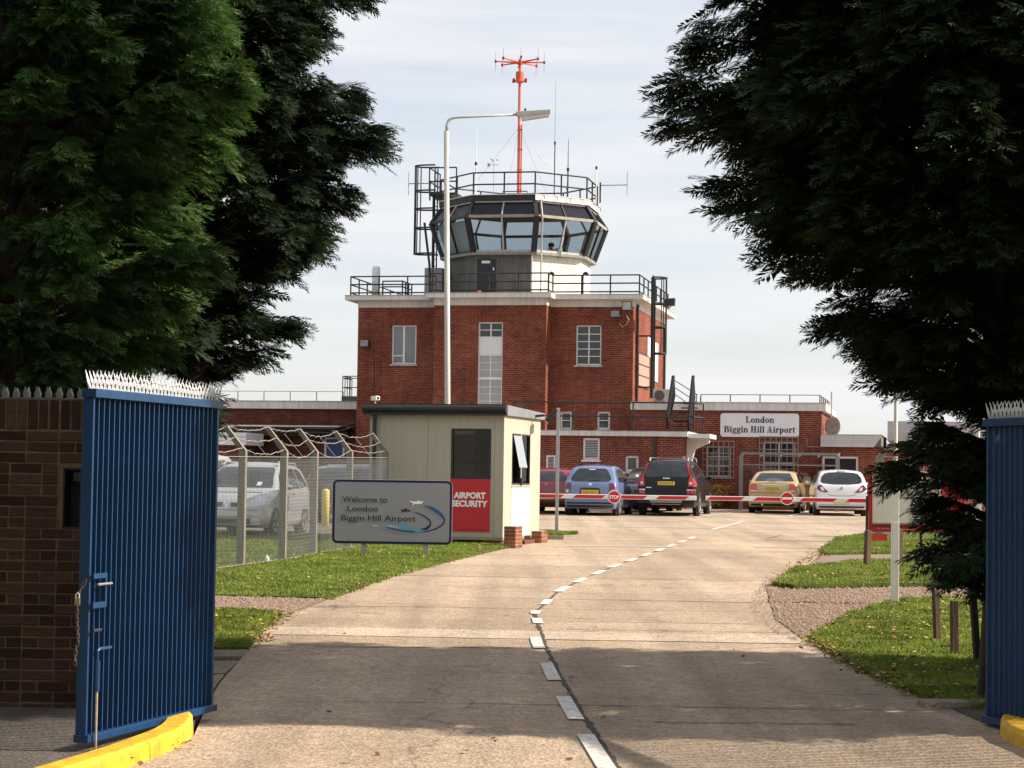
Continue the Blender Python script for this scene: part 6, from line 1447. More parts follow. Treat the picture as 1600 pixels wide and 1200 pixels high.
# steel stair between the two roofs
st = bthing('steel_stair', 'grey steel stair between the entrance roof and the wing roof', 'stair', D(1066, 640, 0)[0], -.5, ez1)
m_str = M('stair steel', (.016, .015, .017), .7, metal=.0, spec=.12, var=.2)
for pb1, pt1 in (((1043, 668), (1052.5, 588)), ((1076, 676), (1083.5, 588))):
    y0, y1 = ED + .6, WD - .4
    a, b = D(*pb1, y0), D(*pt1, y1); c_ = D(pt1[0] + 1, pt1[1] + 42, y1)
    MB().prism([(0, 0), (0, .22), (.88, 1.0), (1.0, 1.0), (1.0, .62), (.95, .60)], lambda u, v, t: (a[0] + (b[0] - a[0]) * v + t, y0 + (y1 - y0) * u, a[1] + (b[1] - a[1]) * v), -.035, .035).build('stringer', m_str, st)
    MB().bar((a[0], y0, a[1]), (b[0], y1, b[1]), .09, .09).build('handrail', m_str, st)
a0, a1 = D(1046, 668, ED + .6), D(1077, 668, ED + .6); zr_ = rz1 - ez1
src = proto(MB().box(-(a1[0] - a0[0]) / 2 + .06, (a1[0] - a0[0]) / 2 - .06, -.12, .12, -.02, .02), 'tread', m_str, st, ((a0[0] + a1[0]) / 2, ED + .75, ez1 + .2))
for k in range(1, 6): share('tread', src, st, V(((a0[0] + a1[0]) / 2 + .03 * k, ED + .75 + .45 * k, ez1 + .2 + (zr_ - .1) * k / 6)) - ORG[st.name])
for (pa, pb2) in (((1053.5, 594), (1090, 617)), ((1055, 606), (1090, 629)), ((1056, 617), (1074, 630))):
    a, b = D(*pa, WD + 1.2), D(*pb2, WD + 1.2); MB().tube([(a[0], WD + 1.2, a[1]), (b[0], WD + 1.2, b[1])], .016, 5).build('slant_rail', m_str, st)
for px_ in (1088.5, 1094.5): a, b = D(px_, 616 + (px_ - 1088) * .8, WD + 1.2), D(px_, 629, WD + 1.2); MB().tube([(a[0], WD + 1.2, rz1), (a[0], WD + 1.2, a[1])], .018, 5).build('rail_post', m_str, st)

# ---- low block further right
LD = .2
lx0, lx1 = rx1 + .003, D(1378, 690, LD)[0]; lz1, lzf = D(1330, 680, LD - .2)[1], D(1330, 698.5, LD - .2)[1]
lwb = bthing('low_block', 'low brick block with grey boarded fascia right of the terminal wing', 'building', (lx0 + lx1) / 2, LD, GB)
wn_ = rect_px(1284, 713, 1341, 736, LD); wn_ = (lx0 + .05, wn_[1], wn_[2] - .3, wn_[3])
wall_mb(lx0, lx1 + .4, GB - .3, lzf - .001, LD, LD + .35, [wn_]).build('wall', m_bk3, lwb); window(lwb, wn_, LD, 2, 1, fr=.08, colw=[.45])
MB().box(lx0, lx1 + .4, LD + 6, LD + 6.3, GB - .3, lzf).build('rear_wall', m_bk3, lwb)
n = 4; m_fb = M('fascia board grey', (.52, .49, .49), .6, var=.08, streak=.2, rand=.06)
for k in range(n): z0 = lzf + (lz1 - lzf) * k / n; MB().prism([(lx0, z0 + .004), (lx1 - .28 + .30 * k / n, z0 + .004), (lx1 - .28 + .30 * (k + 1) / n, z0 + (lz1 - lzf) / n), (lx0, z0 + (lz1 - lzf) / n)], lambda u, v, t: (u, t, v), LD - .2, LD - .17).build('fascia_board', m_fb, lwb)
MB().box(lx0, lx1 - .02, LD - .169, LD + 6.3, lzf + .02, lz1 - .01).build('roof', m_roofg, lwb); MB().box(lx0, lx1 + .02, LD - .22, LD + 6.3, lz1 + .001, lz1 + .03).build('roof_edge', m_steel, lwb)
RD = 3.2
qx0, qx1 = D(1387, 670, RD)[0], D(1640, 670, RD)[0]; qz1, qzf = D(1420, 658.5, RD)[1], D(1420, 690, RD)[1]
rb_ = bthing('rear_block', 'brick block with tall pale fascia glimpsed behind the right conifer', 'building', (qx0 + qx1) / 2, RD, GB)
MB().box(qx0 + .1, qx1, RD, RD + 6, GB - .3, qzf).build('wall', m_bk3, rb_)
for k in range(5): z0 = qzf + .001 + (qz1 - qzf) * k / 5; MB().box(qx0, qx1, RD - .2, RD - .15, z0 + .004, z0 + (qz1 - qzf) / 5).build('fascia_board', m_fb, rb_)
MB().box(qx0 + .01, qx1, RD - .149, RD + 6, qzf + .01, qz1 - .01).build('roof', m_roofg, rb_)
for px_, dy in ((1389, 0), (1400, .3)):
    a = D(px_ - 3, 660, RD - .2); b = D(px_ + 4, 615, RD - .2)
MB().box(D(1395, 760, LD)[0], D(1560, 760, LD)[0], LD + .9, LD + 1.25, GB - .3, D(1450, 694, LD + .9)[1]).build('link_wall', m_bk3, rb_)

# ---- slatted timber fence with diagonal boards, left
YFN = 59.0
m_brd = M('fence board', (0.145, 0.075, 0.042), 0.85, var=0.35, vs=5, rand=0.30, streak=.2)
fx0, fx1 = P(250, 760, YFN).x, P(748, 760, YFN).x; fz0, fz1 = gz(YFN), P(480, 713.5, YFN).z
bf = thing('timber_fence', 'brown timber fence of diagonal boards left of the booth', 'fence', ((fx0 + fx1) / 2, YFN, fz0))
def clip(poly, x0, x1, z0, z1):
    for ax, lim, sg_ in ((0, x0, 1), (0, x1, -1), (1, z0, 1), (1, z1, -1)):
        out = []
        for i in range(len(poly)):
            p, q = poly[i - 1], poly[i]; pi, qi = (p[ax] - lim) * sg_ >= 0, (q[ax] - lim) * sg_ >= 0
            if pi != qi: t = (lim - p[ax]) / (q[ax] - p[ax]); out.append((p[0] + (q[0] - p[0]) * t, p[1] + (q[1] - p[1]) * t))
            if qi: out.append(q)
        poly = out
        if not poly: return []
    return poly
x = fx1
while x > fx0:
    xa = x - 1.85; h = fz1 - fz0; k = -h
    while k < 1.85:
        p = clip([(xa + k, fz0 + .05), (xa + k + .148, fz0 + .05), (xa + k + .148 + h, fz1), (xa + k + h, fz1)], xa + .06, x - .06, fz0 + .05, fz1 - .03)
        if len(p) > 2: MB().prism(p, lambda u, v, t: (u, YFN + t, v), rnd.uniform(-.006, .004), .022).build('board', m_brd, bf)
        k += .172
    MB().box(xa - .058, xa + .058, YFN - .05, YFN + .06, fz0 - .2, fz1 + .04).build('post', m_wood, bf); MB().box(xa + .0585, x - .0585, YFN - .03, YFN + .04, fz1 - .029, fz1 + .01).build('capping', m_wood, bf)
    MB().box(xa + .06, x - .06, YFN + .03, YFN + .04, fz0, fz1 - .03).build('backing', M('dark fence backing', (.03, .02, .014), .9), bf); x = xa - .0  # dark sheet closing the gaps behind the boards
# ------------------------------------------------------------------ cars
m_tyre = M('tyre rubber', (0.022, 0.021, 0.021), 0.85, var=0.2)
m_rimm = M('alloy wheel', (0.48, 0.48, 0.48), 0.35, metal=0.6, var=0.1)
m_trim = M('black plastic trim', (0.020, 0.019, 0.020), 0.55, var=0.15)
m_cglass = M('car glass', (0.020, 0.024, 0.028), 0.03, var=0.6, vs=2.5, spec=0.7)
m_lampr = M('red lens', (0.42, 0.012, 0.016), 0.12, var=0.12, vs=20, coat=.6)
m_lampd = M('dark red lens', (0.15, 0.010, 0.022), 0.12, var=0.15, vs=20, coat=.6)
m_lampo = M('orange red lens', (0.62, 0.065, 0.022), 0.15, var=0.12, vs=20, coat=.6)
m_lampw = M('clear lens', (0.62, 0.60, 0.60), 0.10, var=0.15, vs=25, coat=.6)
m_chrome = M('chrome', (0.75, 0.75, 0.76), 0.18, metal=0.9, var=0.05)
m_plate = M('yellow plate', (0.72, 0.50, 0.045), 0.45, var=0.05)
m_platew = M('white plate', (0.72, 0.72, 0.70), 0.45, var=0.05)

def catmull(pts, n=6):
    out = []
    for i in range(len(pts) - 1):
        p0, p1, p2, p3 = pts[max(i - 1, 0)], pts[i], pts[i + 1], pts[min(i + 2, len(pts) - 1)]
        for k in range(n):
            t = k / n; q = []
            for a in (0, 1):
                q.append(.5 * (2 * p1[a] + (p2[a] - p0[a]) * t + (2 * p0[a] - 5 * p1[a] + 4 * p2[a] - p3[a]) * t * t + (3 * p1[a] - p0[a] - 3 * p2[a] + p3[a]) * t ** 3))
            out.append(tuple(q))
    out.append(pts[-1])
    res = [out[0]]
    for p in out[1:]:
        if p[0] > res[-1][0] + 1e-4: res.append(p)
    return res

class Car:
    def __init__(s, name, label, prof, width, belt, mat, loc, heading, tum=0.30, wheels=(0.75, 3.2), wr=0.31, front_tuck=.15, group=None, zb=.21):
        s.L = prof[-1][0]; s.W = width; s.mat = mat
        s.t = thing(name, label, 'car', (0, 0, 0), 0, group, local=True); s.t.location = loc; s.t.rotation_euler = (math.atan(SLOPE) if loc[1] < 72 else 0, 0, heading)
        s.t.rotation_euler = (0, 0, heading)
        st = catmull(prof, 6); vs, fs = [], []; L = s.L; ns = None
        for y, top in st:
            e0 = max(0, 1 - y / .55); e1 = max(0, 1 - (L - y) / .95)
            hw = width / 2 * (1 - .085 * e0 ** 2 - front_tuck * e1 ** 2)
            zbot = zb + .13 * max(0, 1 - y / .22) ** 1.5 + .07 * max(0, 1 - (L - y) / .3) ** 1.5
            zbot = min(zbot, top - .12)
            def wz(z):
                lo = max(0, 1 - (z - zb) / .22); w = hw * (1 - .06 * lo ** 2)
                w *= 1 - .03 * max(0, (z - .62) / .5) ** 2 if z > .62 else 1
                if z > belt: w -= (z - belt) * tum
                return w
            rc = min(.11, (top - zbot) * .35); zc = top - rc
            half = [(wz(zbot) * .85, zbot)] + [(wz(zbot + (zc - zbot) * k / 9), zbot + (zc - zbot) * k / 9) for k in range(10)]
            xe = wz(zc)
            for k in range(1, 5): a = math.pi / 2 * k / 4; half.append((xe - rc * 1.25 * (1 - math.cos(a)), zc + rc * math.sin(a)))
            xr_ = half[-1][0]
            for k in range(1, 5): x = xr_ * (1 - k / 4.0); half.append((x, top + .035 * (1 - (x / xr_) ** 2)))
            row = [(x, y, z) for x, z in half] + [(-x, y, z) for x, z in half[-2::-1]]
            ns = len(row); vs += row
        n = len(st)
        for i in range(n - 1):
            fs += [(i * ns + j, i * ns + (j + 1) % ns, (i + 1) * ns + (j + 1) % ns, (i + 1) * ns + j) for j in range(ns)]
        fs += [tuple(range(ns))[::-1], tuple((n - 1) * ns + j for j in range(ns))]
        mb = MB().add(vs, fs); s.body = mb.build('body', mat, s.t, smooth=True)
        s.body.data.polygons[-1].use_smooth = False; s.body.data.polygons[-2].use_smooth = False
        s.bvh = BVHTree.FromPolygons([V(v) for v in vs], fs)
        s.wheels(wheels, wr)
    def wheels(s, ws, r):
        for sx in (-1, 1):
            for y in ws:
                x = sx * (s.W / 2 - .10)
                arch = [(y + (r + .055) * math.cos(R(a)), r + (r + .055) * math.sin(R(a))) for a in range(-25, 206, 11)] + [(y - r - .05, .05), (y + r + .05, .05)]
                s.decal('wheel_arch', arch, 'right' if sx > 0 else 'left', m_trim, .003, step=.09)
                w = MB().lathe([(r * .62, -.10), (r * .93, -.10), (r, -.075), (r, .075), (r * .93, .10), (r * .62, .10)], (x, y, r), axis='x', n=22).build('wheel', m_tyre, s.t)
                q = MB().lathe([(.03, sx * .075), (r * .60, sx * .06), (r * .66, sx * .102), (r * .60, sx * .104), (r * .56, sx * .085)], (x, y, r), axis='x', n=20)
                for k in range(5):
                    a = k * 2 * math.pi / 5 + y; q.bar((x + sx * .088, y + .03 * math.cos(a), r + .03 * math.sin(a)), (x + sx * .092, y + r * .58 * math.cos(a), r + r * .58 * math.sin(a)), .055, .02, (1, 0, 0))
                q.build('rim', m_rimm, w)
    def hit(s, u, v, axis):
        o, d = {'rear': (V((u, -3, v)), V((0, 1, 0))), 'front': (V((u, s.L + 3, v)), V((0, -1, 0))), 'left': (V((-4, u, v)), V((1, 0, 0))), 'right': (V((4, u, v)), V((-1, 0, 0))), 'top': (V((u, v, 5)), V((0, 0, -1)))}[axis]
        p, n, i, dist = s.bvh.ray_cast(o, d)
        if p is None:
            g = {'rear': V((u, .1, v)), 'front': V((u, s.L - .1, v)), 'left': V((-s.W / 2, u, v)), 'right': V((s.W / 2, u, v)), 'top': V((u, v, 1.4))}[axis]
            p, n, i, dist = s.bvh.find_nearest(g)
            if axis in ('left', 'right'): p = V((p.x, u, v))
        if n.dot(d) > 0: n = -n
        return p, n
    def decal(s, name, poly, axis, mat, off=.006, parent=None, step=.07, smooth=True):
        """a pane, lamp or strip laid on the bodywork: outline cut into a grid and dropped onto the shell"""
        us = [p[0] for p in poly]; vs_ = [p[1] for p in poly]; cells = []
        nu = max(1, math.ceil((max(us) - min(us)) / step)); nv = max(1, math.ceil((max(vs_) - min(vs_)) / step))
        du, dv = (max(us) - min(us)) / nu, (max(vs_) - min(vs_)) / nv; idx, verts, faces = {}, [], []
        for i in range(nu):
            for j in range(nv):
                c = clip(list(poly), min(us) + du * i, min(us) + du * (i + 1), min(vs_) + dv * j, min(vs_) + dv * (j + 1)); f = []
                for p in c:
                    k = (round(p[0], 4), round(p[1], 4))
                    if k not in idx:
                        h, n = s.hit(p[0], p[1], axis); idx[k] = len(verts); verts.append(h + n * off)
                    if not f or f[-1] != idx[k]: f.append(idx[k])
                if len(f) > 2 and f[0] == f[-1]: f.pop()
                if len(set(f)) > 2 and len(set(f)) == len(f): faces.append(tuple(f))
        return MB().add(verts, faces).build(name, mat, parent or s.t, smooth=smooth)
    def mirror2(s, name, poly, axis, mat, off=.006, step=.05):
        s.decal(name, poly, axis, mat, off, step=step); s.decal(name, [(-a, b) for a, b in poly][::-1], axis, mat, off, step=step)
    def sides(s, name, poly, mat, off=.006, which=('left', 'right')):
        for w in which: s.decal(name, poly, w, mat, off, step=.14)
    def plate(s, text, z, w=.52, h=.115, axis='rear', cx=0, mat=None):
        p, n = s.hit(cx, z, axis); q = -1 if axis == 'rear' else 1; y = p.y + q * .03
        pl = MB().box(cx - w / 2, cx + w / 2, min(y, y - q * .04), max(y, y - q * .04), z - h / 2, z + h / 2).build('number_plate', mat or m_plate, s.t)
        if text:
            ux = V((-q, 0, 0)); text_on('lettering', text, h * .9, V((cx + q * w * .44, y + q * .002, z - h * .33)), ux, (0, 0, 1), m_letd, pl, width=w * .88)
        return pl
    def door_mirrors(s, y, z, mat=None):
        for sx in (-1, 1):
            x = sx * (s.W / 2 - .02); mb = MB(); mb.bar((x - sx * .06, y, z), (x + sx * .07, y - .02, z + .01), .05, .04)
            m2 = MB(); 
            for i in range(7):
                pass
            mb.lathe([(.02, -.05), (.055, -.045), (.062, 0), (.05, .04), (.02, .055)], (x + sx * .11, y - .02, z + .03), axis='y', n=10); mb.v[8:] = [(x + sx * .11 + (a - x - sx * .11) * 1.35, b, c2) for a, b, c2 in mb.v[8:]]; mb.build('mirror', mat or s.mat, s.t, smooth=True)

HEAD = -R(12)
gcar = 'cars parked in front of the airport building'
def spot(px, v): q = G(px, v); return (q.x, q.y, gz(q.y))
HATCH_GLASS = lambda w, z0, z1, k=.16: [(-w, z0 + .06), (-w + k * .25, z0 + (z1 - z0) * .45), (-w + k, z1 - .05), (-w + k + .07, z1), (w - k - .07, z1), (w - k, z1 - .05), (w - k * .25, z0 + (z1 - z0) * .45), (w, z0 + .06), (w - .08, z0), (-w + .08, z0)]

# blue hatchback
m_cb = paint('metallic blue paint', (0.135, 0.190, 0.36), .25)
c = Car('car', 'metallic blue hatchback parked behind the STOP disc of the barrier', [(0, .55), (.02, .72), (.06, .90), (.12, 1.02), (.22, 1.12), (.38, 1.32), (.52, 1.46), (.70, 1.51), (1.1, 1.545), (1.6, 1.545), (2.05, 1.49), (2.4, 1.32), (2.75, 1.08), (3.0, .99), (3.3, .92), (3.52, .80), (3.66, .66), (3.71, .5)], 1.68, .98, m_cb, spot(921, 806), HEAD, .27, (.62, 3.02), .29, group=gcar)
c.decal('rear_window', HATCH_GLASS(.63, 1.05, 1.45), 'rear', m_cglass); c.decal('roof_light', [(-.11, 1.405), (.11, 1.405), (.09, 1.43), (-.09, 1.43)], 'rear', m_lampw, .012)
c.mirror2('tail_lamp', [(.60, .97), (.67, 1.02), (.75, .96), (.79, .80), (.77, .66), (.69, .64), (.62, .76)], 'rear', m_lampd); c.mirror2('lamp_lens', [(.66, .80), (.73, .80), (.74, .70), (.67, .70)], 'rear', m_lampw, .010)
c.decal('plate_recess', [(-.33, .64), (.33, .64), (.30, .84), (.24, .86), (-.24, .86), (-.30, .84)], 'rear', m_trim, .004); c.plate('EU04 ULW', .735); c.decal('badge', [(-.05, .93), (.05, .93), (.05, 1.0), (-.05, 1.0)], 'rear', m_chrome, .012)
c.decal('lower_bumper', [(-.72, .27), (.72, .27), (.72, .42), (-.72, .42)], 'rear', m_trim); c.decal('seam', [(-.70, .585), (.70, .585), (.70, .597), (-.70, .597)], 'rear', m_trim, .004)
c.sides('side_window', [(.62, 1.08), (.78, 1.34), (1.0, 1.42), (1.42, 1.45), (1.42, 1.03), (.72, 1.03)], m_cglass); c.sides('side_window', [(1.50, 1.03), (1.50, 1.45), (1.95, 1.41), (2.30, 1.24), (2.55, 1.06)], m_cglass); c.decal('windscreen', [(-.62, 1.08), (.62, 1.08), (.48, 1.44), (-.48, 1.44)], 'front', m_cglass)
c.sides('seam', [(1.455, .35), (1.467, .35), (1.467, 1.02), (1.455, 1.02)], m_trim, .003); c.door_mirrors(2.3, 1.02); c.mirror2('headlamp', [(.42, .70), (.72, .74), (.66, .92), (.5, .86)], 'front', m_lampw); c.decal('wiper', [(-.02, 1.06), (.34, 1.09), (.34, 1.105), (-.02, 1.08)], 'rear', m_trim, .014)

for sx in (-1, 1): c.decal('seam', [(sx * .585, .61), (sx * .597, .61), (sx * .605, 1.04), (sx * .593, 1.04)][::sx], 'rear', m_trim, .004)

# red car behind it
m_cr = paint('dark red paint', (0.24, 0.016, 0.030), .25)
c = Car('car', 'dark red hatchback behind the grey pole, partly hidden by the booth', [(0, .5), (.02, .7), (.05, .88), (.10, 1.0), (.2, 1.1), (.38, 1.26), (.55, 1.36), (.9, 1.41), (1.6, 1.42), (2.2, 1.34), (2.8, 1.02), (3.3, .92), (3.9, .75), (4.1, .5)], 1.74, .98, m_cr, spot(852, 803), HEAD, .30, (.7, 3.2), .30, group=gcar)
c.decal('rear_window', HATCH_GLASS(.64, 1.03, 1.34), 'rear', m_cglass); c.plate('AY51 XKC', .52); c.mirror2('tail_lamp', [(.58, .86), (.80, .88), (.80, .78), (.58, .76)], 'rear', m_lampr); bq, _ = c.hit(0, .93, 'rear')
MB().lathe([(.045, -.012), (.04, .012)], (0, bq.y - .01, .93), axis='y', n=14).build('badge', m_chrome, c.t); c.sides('side_window', [(.6, 1.05), (.8, 1.3), (2.2, 1.28), (2.6, 1.05)], m_cglass); c.door_mirrors(2.4, 1.0); c.decal('lower_bumper', [(-.75, .27), (.75, .27), (.75, .40), (-.75, .40)], 'rear', m_trim)

# dark grey car facing out, between the blue car and the black estate
m_cg = paint('graphite paint', (0.035, 0.034, 0.042), .25)
q = spot(1003, 801.5)
c = Car('car', 'dark grey car facing the camera between the blue hatchback and the black estate', [(0, .5), (.03, .8), (.12, 1.05), (.4, 1.3), (.7, 1.4), (1.5, 1.44), (2.0, 1.42), (2.5, 1.26), (2.95, 1.05), (3.3, .96), (3.75, .84), (3.95, .66), (4.0, .5)], 1.70, .98, m_cg, (q[0], q[1], q[2]), math.pi + HEAD, .30, (.75, 3.2), .30, group=gcar)
c.t.location = V(c.t.location) + V((math.sin(R(12)), math.cos(R(12)), 0)) * 4.4; c.t.location.z = gz(c.t.location.y)
c.decal('windscreen', [(-.66, 1.08), (.66, 1.08), (.50, 1.38), (-.50, 1.38)], 'front', m_cglass); c.mirror2('headlamp', [(.40, .60), (.76, .64), (.76, .80), (.62, .82), (.42, .70)], 'front', m_lampw); c.decal('grille', [(-.34, .58), (.34, .58), (.36, .70), (-.36, .70)], 'front', m_trim)
c.decal('lower_grille', [(-.5, .34), (.5, .34), (.5, .44), (-.5, .44)], 'front', m_trim); c.plate('', .5, axis='front', mat=m_platew); c.door_mirrors(2.6, 1.02, m_trim); c.sides('side_window', [(.6, 1.05), (.85, 1.32), (2.1, 1.32), (2.7, 1.06)], m_cglass); c.decal('tax_disc', [(.36, 1.12), (.46, 1.12), (.46, 1.2), (.36, 1.2)], 'front', m_lampw, .01)

# black estate
m_ck = M('black paint', (0.004, 0.004, 0.005), .32, var=.05, coat=.15, spec=.3)
c = Car('car', 'black tall estate car with tall red tail lamps parked where the two barrier booms meet', [(0, .58), (.015, .78), (.04, .96), (.08, 1.10), (.17, 1.28), (.30, 1.52), (.42, 1.66), (.60, 1.715), (1.2, 1.75), (2.0, 1.76), (2.6, 1.70), (3.05, 1.46), (3.45, 1.20), (3.8, 1.12), (4.3, 1.04), (4.6, .93), (4.75, .76), (4.8, .55)], 1.90, 1.10, m_ck, spot(1040, 806.5), HEAD, .36, (.95, 3.80), .36, group=gcar, zb=.27)
c.decal('rear_window', [(-.70, 1.24), (-.66, 1.36), (-.55, 1.68), (-.5, 1.70), (.5, 1.70), (.55, 1.68), (.66, 1.36), (.70, 1.24), (.62, 1.21), (-.62, 1.21)], 'rear', m_cglass)
c.mirror2('tail_lamp', [(.58, 1.69), (.63, 1.69), (.72, 1.36), (.82, 1.18), (.92, 1.06), (.92, .93), (.68, .93), (.69, 1.10), (.73, 1.24), (.66, 1.42)], 'rear', m_lampr)
c.mirror2('lamp_lens', [(.72, 1.06), (.80, 1.06), (.80, .99), (.72, .99)], 'rear', m_lampw, .010); c.mirror2('bumper_lamp', [(.66, .68), (.90, .70), (.90, .83), (.66, .83)], 'rear', m_lampr); c.mirror2('bumper_strip', [(.65, .80), (.90, .82), (.90, .835), (.65, .835)], 'rear', m_chrome, .010)
c.plate('GX54 KVF', 1.02); c.decal('handle', [(-.11, 1.155), (.11, 1.155), (.11, 1.185), (-.11, 1.185)], 'rear', m_chrome, .012); c.decal('skid_plate', [(-.45, .36), (.45, .36), (.52, .50), (-.52, .50)], 'rear', M('skid grey', (.23, .21, .21), .5), .01)
c.decal('badge', [(-.62, .87), (-.46, .87), (-.46, .895), (-.62, .895)], 'rear', m_chrome, .01); c.decal('high_brake_lamp', [(-.2, 1.705), (.2, 1.705), (.2, 1.725), (-.2, 1.725)], 'rear', m_lampd, .012)
c.sides('side_window', [(.42, 1.22), (.62, 1.55), (1.25, 1.60), (1.25, 1.16), (.5, 1.16)], m_cglass); c.sides('side_window', [(1.33, 1.16), (1.33, 1.60), (2.15, 1.61), (2.15, 1.16)], m_cglass); c.sides('side_window', [(2.22, 1.16), (2.22, 1.61), (2.5, 1.58), (2.85, 1.36), (3.1, 1.18)], m_cglass)
c.door_mirrors(2.95, 1.18); c.decal('windscreen', [(-.72, 1.22), (.72, 1.22), (.56, 1.66), (-.56, 1.66)], 'front', m_cglass)
for sx in (-1, 1): MB().tube([(sx * .60, .62, 1.71), (sx * .60, .72, 1.81), (sx * .61, 2.6, 1.83), (sx * .62, 2.72, 1.70)], .026, 6).build('roof_rail', m_chrome, c.t)
MB().box(-.60, .60, 1.0, 1.06, 1.80, 1.83).build('roof_bar', m_steel, c.t)

# gold saloon
m_cy = paint('gold paint', (0.50, 0.36, 0.155), .28, metal=.15)
c = Car('car', 'gold saloon car parked behind the no-entry disc of the barrier', [(0, .55), (.02, .76), (.05, .93), (.09, 1.02), (.18, 1.05), (.50, 1.055), (.62, 1.08), (.85, 1.22), (1.1, 1.34), (1.35, 1.40), (1.9, 1.43), (2.35, 1.39), (2.8, 1.18), (3.15, 1.0), (3.5, .95), (3.95, .84), (4.25, .68), (4.36, .5)], 1.71, .98, m_cy, spot(1207, 802.5), HEAD, .36, (.85, 3.46), .31, group=gcar)
c.decal('rear_window', [(-.66, 1.085), (-.62, 1.15), (-.50, 1.345), (-.46, 1.355), (.46, 1.355), (.50, 1.345), (.62, 1.15), (.66, 1.085)], 'rear', m_cglass)
c.mirror2('tail_lamp', [(.56, .99), (.66, 1.0), (.78, .93), (.80, .80), (.76, .72), (.50, .71), (.55, .85)], 'rear', m_lampo); c.mirror2('lamp_lens', [(.53, .775), (.74, .775), (.73, .73), (.52, .725)], 'rear', m_lampw, .010)
c.plate('WU55 PGW', .845, h=.10); c.decal('chrome_strip', [(-.40, .945), (.42, .945), (.42, .97), (-.40, .97)], 'rear', m_chrome, .012); c.decal('brake_lamp', [(-.11, 1.045), (.11, 1.045), (.11, 1.058), (-.11, 1.058)], 'rear', m_lampd, .02)
c.decal('lower_bumper', [(-.72, .26), (.72, .26), (.72, .36), (-.72, .36)], 'rear', m_trim); c.decal('seam', [(-.76, .685), (.76, .685), (.76, .697), (-.76, .697)], 'rear', m_trim, .004); bq, _ = c.hit(.1, .77, 'rear'); MB().lathe([(.02, -.008), (.018, .01)], (0, bq.y - .006, .765), axis='y', n=10).build('lock', m_trim, c.t)
MB().lathe([(.035, -.05), (.035, .2)], (-.35, .05, .30), axis='y', n=10).build('exhaust', m_chrome, c.t)
c.sides('side_window', [(.92, 1.08), (1.15, 1.30), (1.95, 1.355), (1.95, 1.03), (1.0, 1.03)], m_cglass); c.sides('side_window', [(2.03, 1.03), (2.03, 1.355), (2.3, 1.32), (2.75, 1.05)], m_cglass); c.door_mirrors(2.65, 1.03); c.decal('windscreen', [(-.62, 1.04), (.62, 1.04), (.5, 1.35), (-.5, 1.35)], 'front', m_cglass)
c.sides('seam', [(1.985, .33), (1.997, .33), (1.997, 1.02), (1.985, 1.02)], m_trim, .003); c.sides('rub_strip', [(.4, .60), (3.0, .60), (3.0, .64), (.4, .64)], m_trim, .008); c.sides('fuel_flap', [(.55, .83), (.72, .83), (.72, .96), (.55, .96)], M('gold shade', (.42, .30, .12), .3), .003, ('right',))

for sx in (-1, 1): c.decal('seam', [(sx * .50, .70), (sx * .51, .70), (sx * .57, 1.0), (sx * .56, 1.0)][::sx], 'rear', m_trim, .004)

# white hatchback
m_cw = paint('silver white paint', (0.66, 0.655, 0.68), .28)
c = Car('car', 'white rounded hatchback parked just left of the red notice board', [(0, .52), (.02, .68), (.06, .86), (.11, .97), (.2, 1.07), (.36, 1.26), (.50, 1.40), (.66, 1.455), (1.1, 1.485), (1.6, 1.48), (2.1, 1.40), (2.55, 1.20), (2.9, 1.03), (3.3, .94), (3.7, .80), (3.93, .64), (4.0, .5)], 1.73, .98, m_cw, spot(1315, 806.5), HEAD + R(7), .28, (.65, 3.15), .31, group=gcar)
c.decal('rear_window', [(-.67, 1.11), (-.64, 1.26), (-.54, 1.375), (-.40, 1.41), (-.15, 1.425), (.15, 1.425), (.40, 1.41), (.54, 1.375), (.64, 1.26), (.67, 1.11), (.58, 1.055), (.25, 1.025), (-.25, 1.025), (-.58, 1.055)], 'rear', m_cglass)
c.mirror2('tail_lamp', [(.42, .775), (.56, .90), (.64, 1.0), (.72, 1.01), (.79, .93), (.79, .86), (.70, .80), (.52, .76)], 'rear', m_lampd); c.mirror2('lamp_lens', [(.60, .92), (.68, .94), (.66, .83), (.55, .81)], 'rear', m_lampw, .010)
c.decal('brake_lamp', [(-.12, 1.425), (.12, 1.425), (.12, 1.455), (-.12, 1.455)], 'rear', m_trim, .014); c.decal('brake_lens', [(-.09, 1.415), (.09, 1.415), (.09, 1.43), (-.09, 1.43)], 'rear', m_lampw, .022); c.decal('handle', [(-.10, .715), (.10, .715), (.10, .745), (-.10, .745)], 'rear', m_chrome, .012)
bq, _ = c.hit(0, .9, 'rear'); MB().lathe([(.055, -.012), (.05, .012)], (0, bq.y - .008, .90), axis='y', n=16).build('badge', m_chrome, c.t)
for sx in (-1, 1): c.decal('seam', [(sx * .02, .648), (sx * .30, .655), (sx * .46, .70), (sx * .47, .712), (sx * .30, .667), (sx * .02, .66)][::sx], 'rear', m_trim, .004)
c.plate('', .47); c.decal('lower_bumper', [(-.74, .27), (.74, .27), (.74, .37), (-.74, .37)], 'rear', m_trim); c.sides('side_window', [(.68, 1.10), (.86, 1.34), (1.45, 1.40), (1.45, 1.05), (.76, 1.05)], m_cglass); c.sides('side_window', [(1.52, 1.05), (1.52, 1.40), (2.0, 1.34), (2.5, 1.06)], m_cglass); c.door_mirrors(2.4, 1.03)
c.decal('windscreen', [(-.62, 1.06), (.62, 1.06), (.5, 1.40), (-.5, 1.40)], 'front', m_cglass); MB().tube([(0, .85, 1.48), (0, .72, 1.66)], .008, 5).build('aerial', m_trim, c.t)

